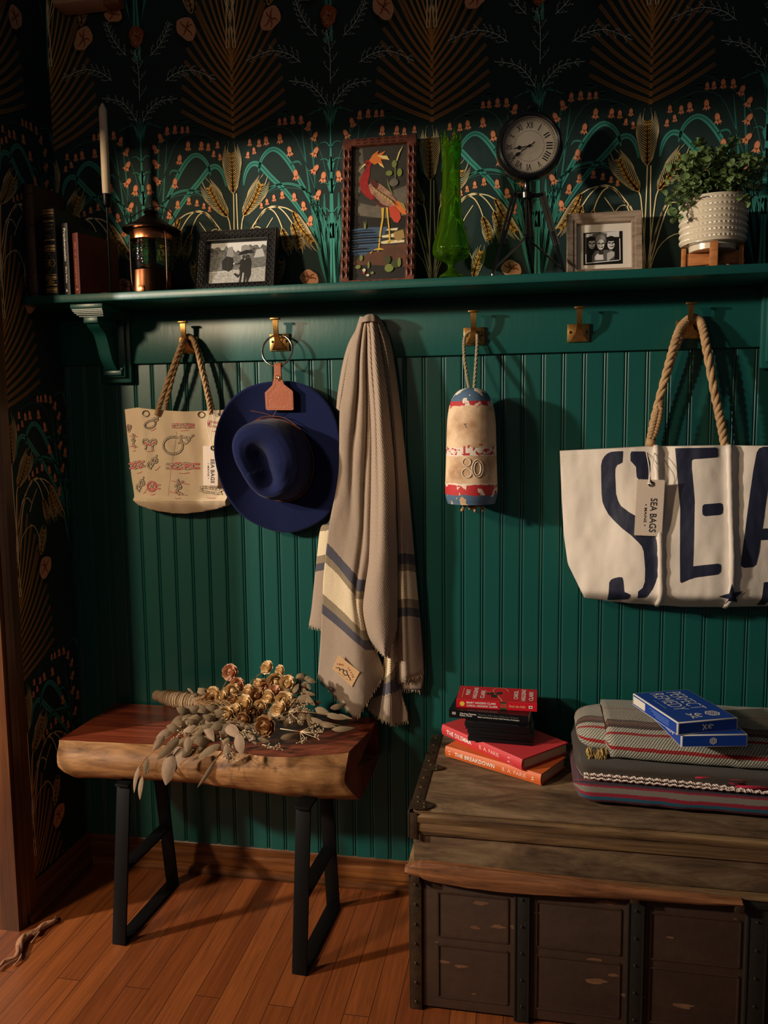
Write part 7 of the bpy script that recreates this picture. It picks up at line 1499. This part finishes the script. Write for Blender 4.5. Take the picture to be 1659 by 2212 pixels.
# ================================================================ BLUE CARTONS
M_BLUE = mat('royal_blue_card', (22, 62, 150), .38); M_CARDW = mat('white_card_edge', (222, 218, 212), .6)
def carton(FLp, FRp, BRp, z0, h, label, faces, depth=None):
    T, w_, d = slab(FLp, FRp, BRp, z0); d = depth or d; r = empty('game_box', T @ Vector((w_/2, d/2, 0)), label, 'box', 'blue cartons on the blanket pile')
    mb = MB(T); mb.box((w_/2, d/2, h/2), (w_, d, h), bev=.0012); mb.build('carton_body', M_CARDW, r)
    mb = MB(T); e = .0028
    F_ = lambda u, v, q=.0004: Vector((e+u*(w_-2*e), -q, e*.7+v*(h-1.4*e))); U_ = lambda u, v, q=.0004: Vector((e+u*(w_-2*e), e+v*(d-2*e), h+q)); L_ = lambda u, v, q=.0004: Vector((-q, e+u*(d-2*e), e*.7+v*(h-1.4*e))); R_ = lambda u, v, q=.0004: Vector((w_+q, e+u*(d-2*e), e*.7+v*(h-1.4*e)))
    for f in (F_, U_, L_, R_): mb.face([mb.vert(f(*p)) for p in ((0, 0), (1, 0), (1, 1), (0, 1))], 0)
    faces(mb, F_, U_, L_); mb.build('printed_wrap', [M_BLUE, M_CARDW, mat('pale_blue_ink', (120, 150, 210), .6), mat('barcode_label', (214, 206, 190), .7)], r, ang=None, recalc=False); return r
def hexa(mb, f, cu, cv, ru, rv, rot=0):
    for k in range(6):
        a, b = PI/3*k+rot, PI/3*(k+1)+rot; mb.face([mb.vert(f(cu+q*ru*math.cos(s_), cv+q*rv*math.sin(s_), .0008)) for q, s_ in ((1, a), (1, b), (.8, b), (.8, a))], 1)
        mb.face([mb.vert(f(cu+ru*x, cv+rv*y, .0009)) for x, y in [(.62*math.cos(a)-.05*math.sin(a), .62*math.sin(a)+.05*math.cos(a)), (.12*math.cos(a)-.05*math.sin(a), .12*math.sin(a)+.05*math.cos(a)), (.12*math.cos(a)+.05*math.sin(a), .12*math.sin(a)-.05*math.cos(a)), (.62*math.cos(a)+.05*math.sin(a), .62*math.sin(a)-.05*math.cos(a))]], 1)
        m_ = (a+b)/2; mb.face([mb.vert(f(cu+ru*(.5*math.cos(m_)+.11*x), cv+rv*(.5*math.sin(m_)+.11*y), .0009)) for x, y in ((-1, -1), (1, -1), (1, 1), (-1, 1))], 1)
def logo(mb, f, u0, u1, v0, v1):
    g_ = lambda a, b: f(u0+(u1-u0)*a, v0+(v1-v0)*b, .0008)
    for pts, w2 in (([(.05, .9), (.2, .5), (.42, .1)], .1), ([(.38, .85), (.22, .5), (.08, 0)], .1), ([(.85, .75), (.66, .78), (.55, .5), (.66, .2), (.82, .25)], .11), ([(.62, .5), (.8, .52)], .1), ([(.8, .72), (1, .6)], .12)):
        [mb.face([mb.vert(g_(x, y)) for x, y in q], 1) for q in ribbon2(pts, w2, 8)]
zc_ = z_b3+ztop+.0075
def f1(mb, F_, U_, L_): hexa(mb, F_, .48, .5, .062, .34, PI/6); tx_(mb, 'REMEDY', lambda u, v: L_(1-u, v, .0008), .35, .80, .35, .65, 1)
carton((1471, 1614.5), (1614.5, 1612.5), (1560, 1560), zc_, .026, 'lower royal blue carton with a white snowflake hexagon on its end', f1, depth=.18)
def f2(mb, F_, U_, L_):
    logo(mb, F_, .40, .60, .22, .82)
    V_ = lambda u, v: U_(1-v, 1-u, .0008)   # reads from the far edge towards the room, along the long side
    def lay(t_, a0, a1, b0, b1, bold=-.012): text(mb, t_, (0, 0, 0), (1, 0, 0), (0, 0, 1), 1, bold, fn=lambda a, b: U_(b0+(b1-b0)*b, 1-(a0+(a1-a0)*a), .0008))
    lay('PERFECT', .06, .66, .54, .80); lay('REMEDY', .06, .66, .24, .48); lay('a card game of cures and curiosities', .26, .60, .13, .16, 0) if False else rq_(mb, lambda u, v, q: U_(u, v, .0008), .13, .145, .42, .72, 2)
    hexa(mb, U_, .74, .17, .13, .085); logo(mb, U_, .30, .55, .06, .24)
    mb.face([mb.vert(L_(*p, .0008)) for p in ((.70, .12), (.985, .12), (.985, .88), (.70, .88))], 3)
    for k in range(4): rq_(mb, lambda u, v, q: L_(u, v, .0008), .16, .60-.05*k, .72-.16*k, .76-.16*k, 2)
r = carton((1463, 1588.5), (1593, 1577), (1471, 1513), zc_+.0268, .0265, 'upper royal blue carton printed with large thin white capitals', f2, depth=.185)
# ================================================================ SMALL TWISTED ROOT ON THE FLOOR
gr_ = lambda x, y: P(x/5.53, 1880+y/5.53, Z=.006); M_ROOT = mat('weathered_root', (196, 146, 112), .6, var=(30, (112, 66, 42), .25), bump=(100, .4))
rp = [gr_(*q) for q in [(-40, 1200), (10, 1150), (70, 1095), (185, 1050), (225, 985), (240, 890), (300, 810), (370, 775), (420, 760), (480, 705), (570, 650), (640, 620), (668, 590), (662, 560)]]
rt2 = empty('driftwood_root', rp[5], 'small pale twisted root lying on the floor by the doorway', 'root'); rt2.location.z = 0
mb = MB(); n = 90; c = catmull(rp, n); 
for k in range(3):
    q = []
    for i, p in enumerate(c):
        t = i/n; a = 2*PI*(k/3+t*2.2); R_ = .0042*math.sin(PI*min(1, t*.85+.06)); q.append(p+Vector((math.cos(a)*R_, math.sin(a)*R_*.5, .002+R_*abs(math.sin(a)))))
    mb.tube(q, lambda t: .0012+.0050*math.sin(PI*min(1, t*.9+.05))**1.3*(1+.2*math.sin(17*t+k)), 8)
mb.tube(catmull([c[60], c[60]+Vector((.01, -.012, .004)), c[45]+Vector((.022, -.02, -.001))], 10), lambda t: .004*(1-.6*t), 6); mb.tube(catmull([c[30], c[24]+Vector((.012, -.004, .002)), c[16]+Vector((.022, -.012, -.002))], 10), lambda t: .004*(1-.6*t), 6)
mb.build('twisted_wood', M_ROOT, rt2, ang=180)
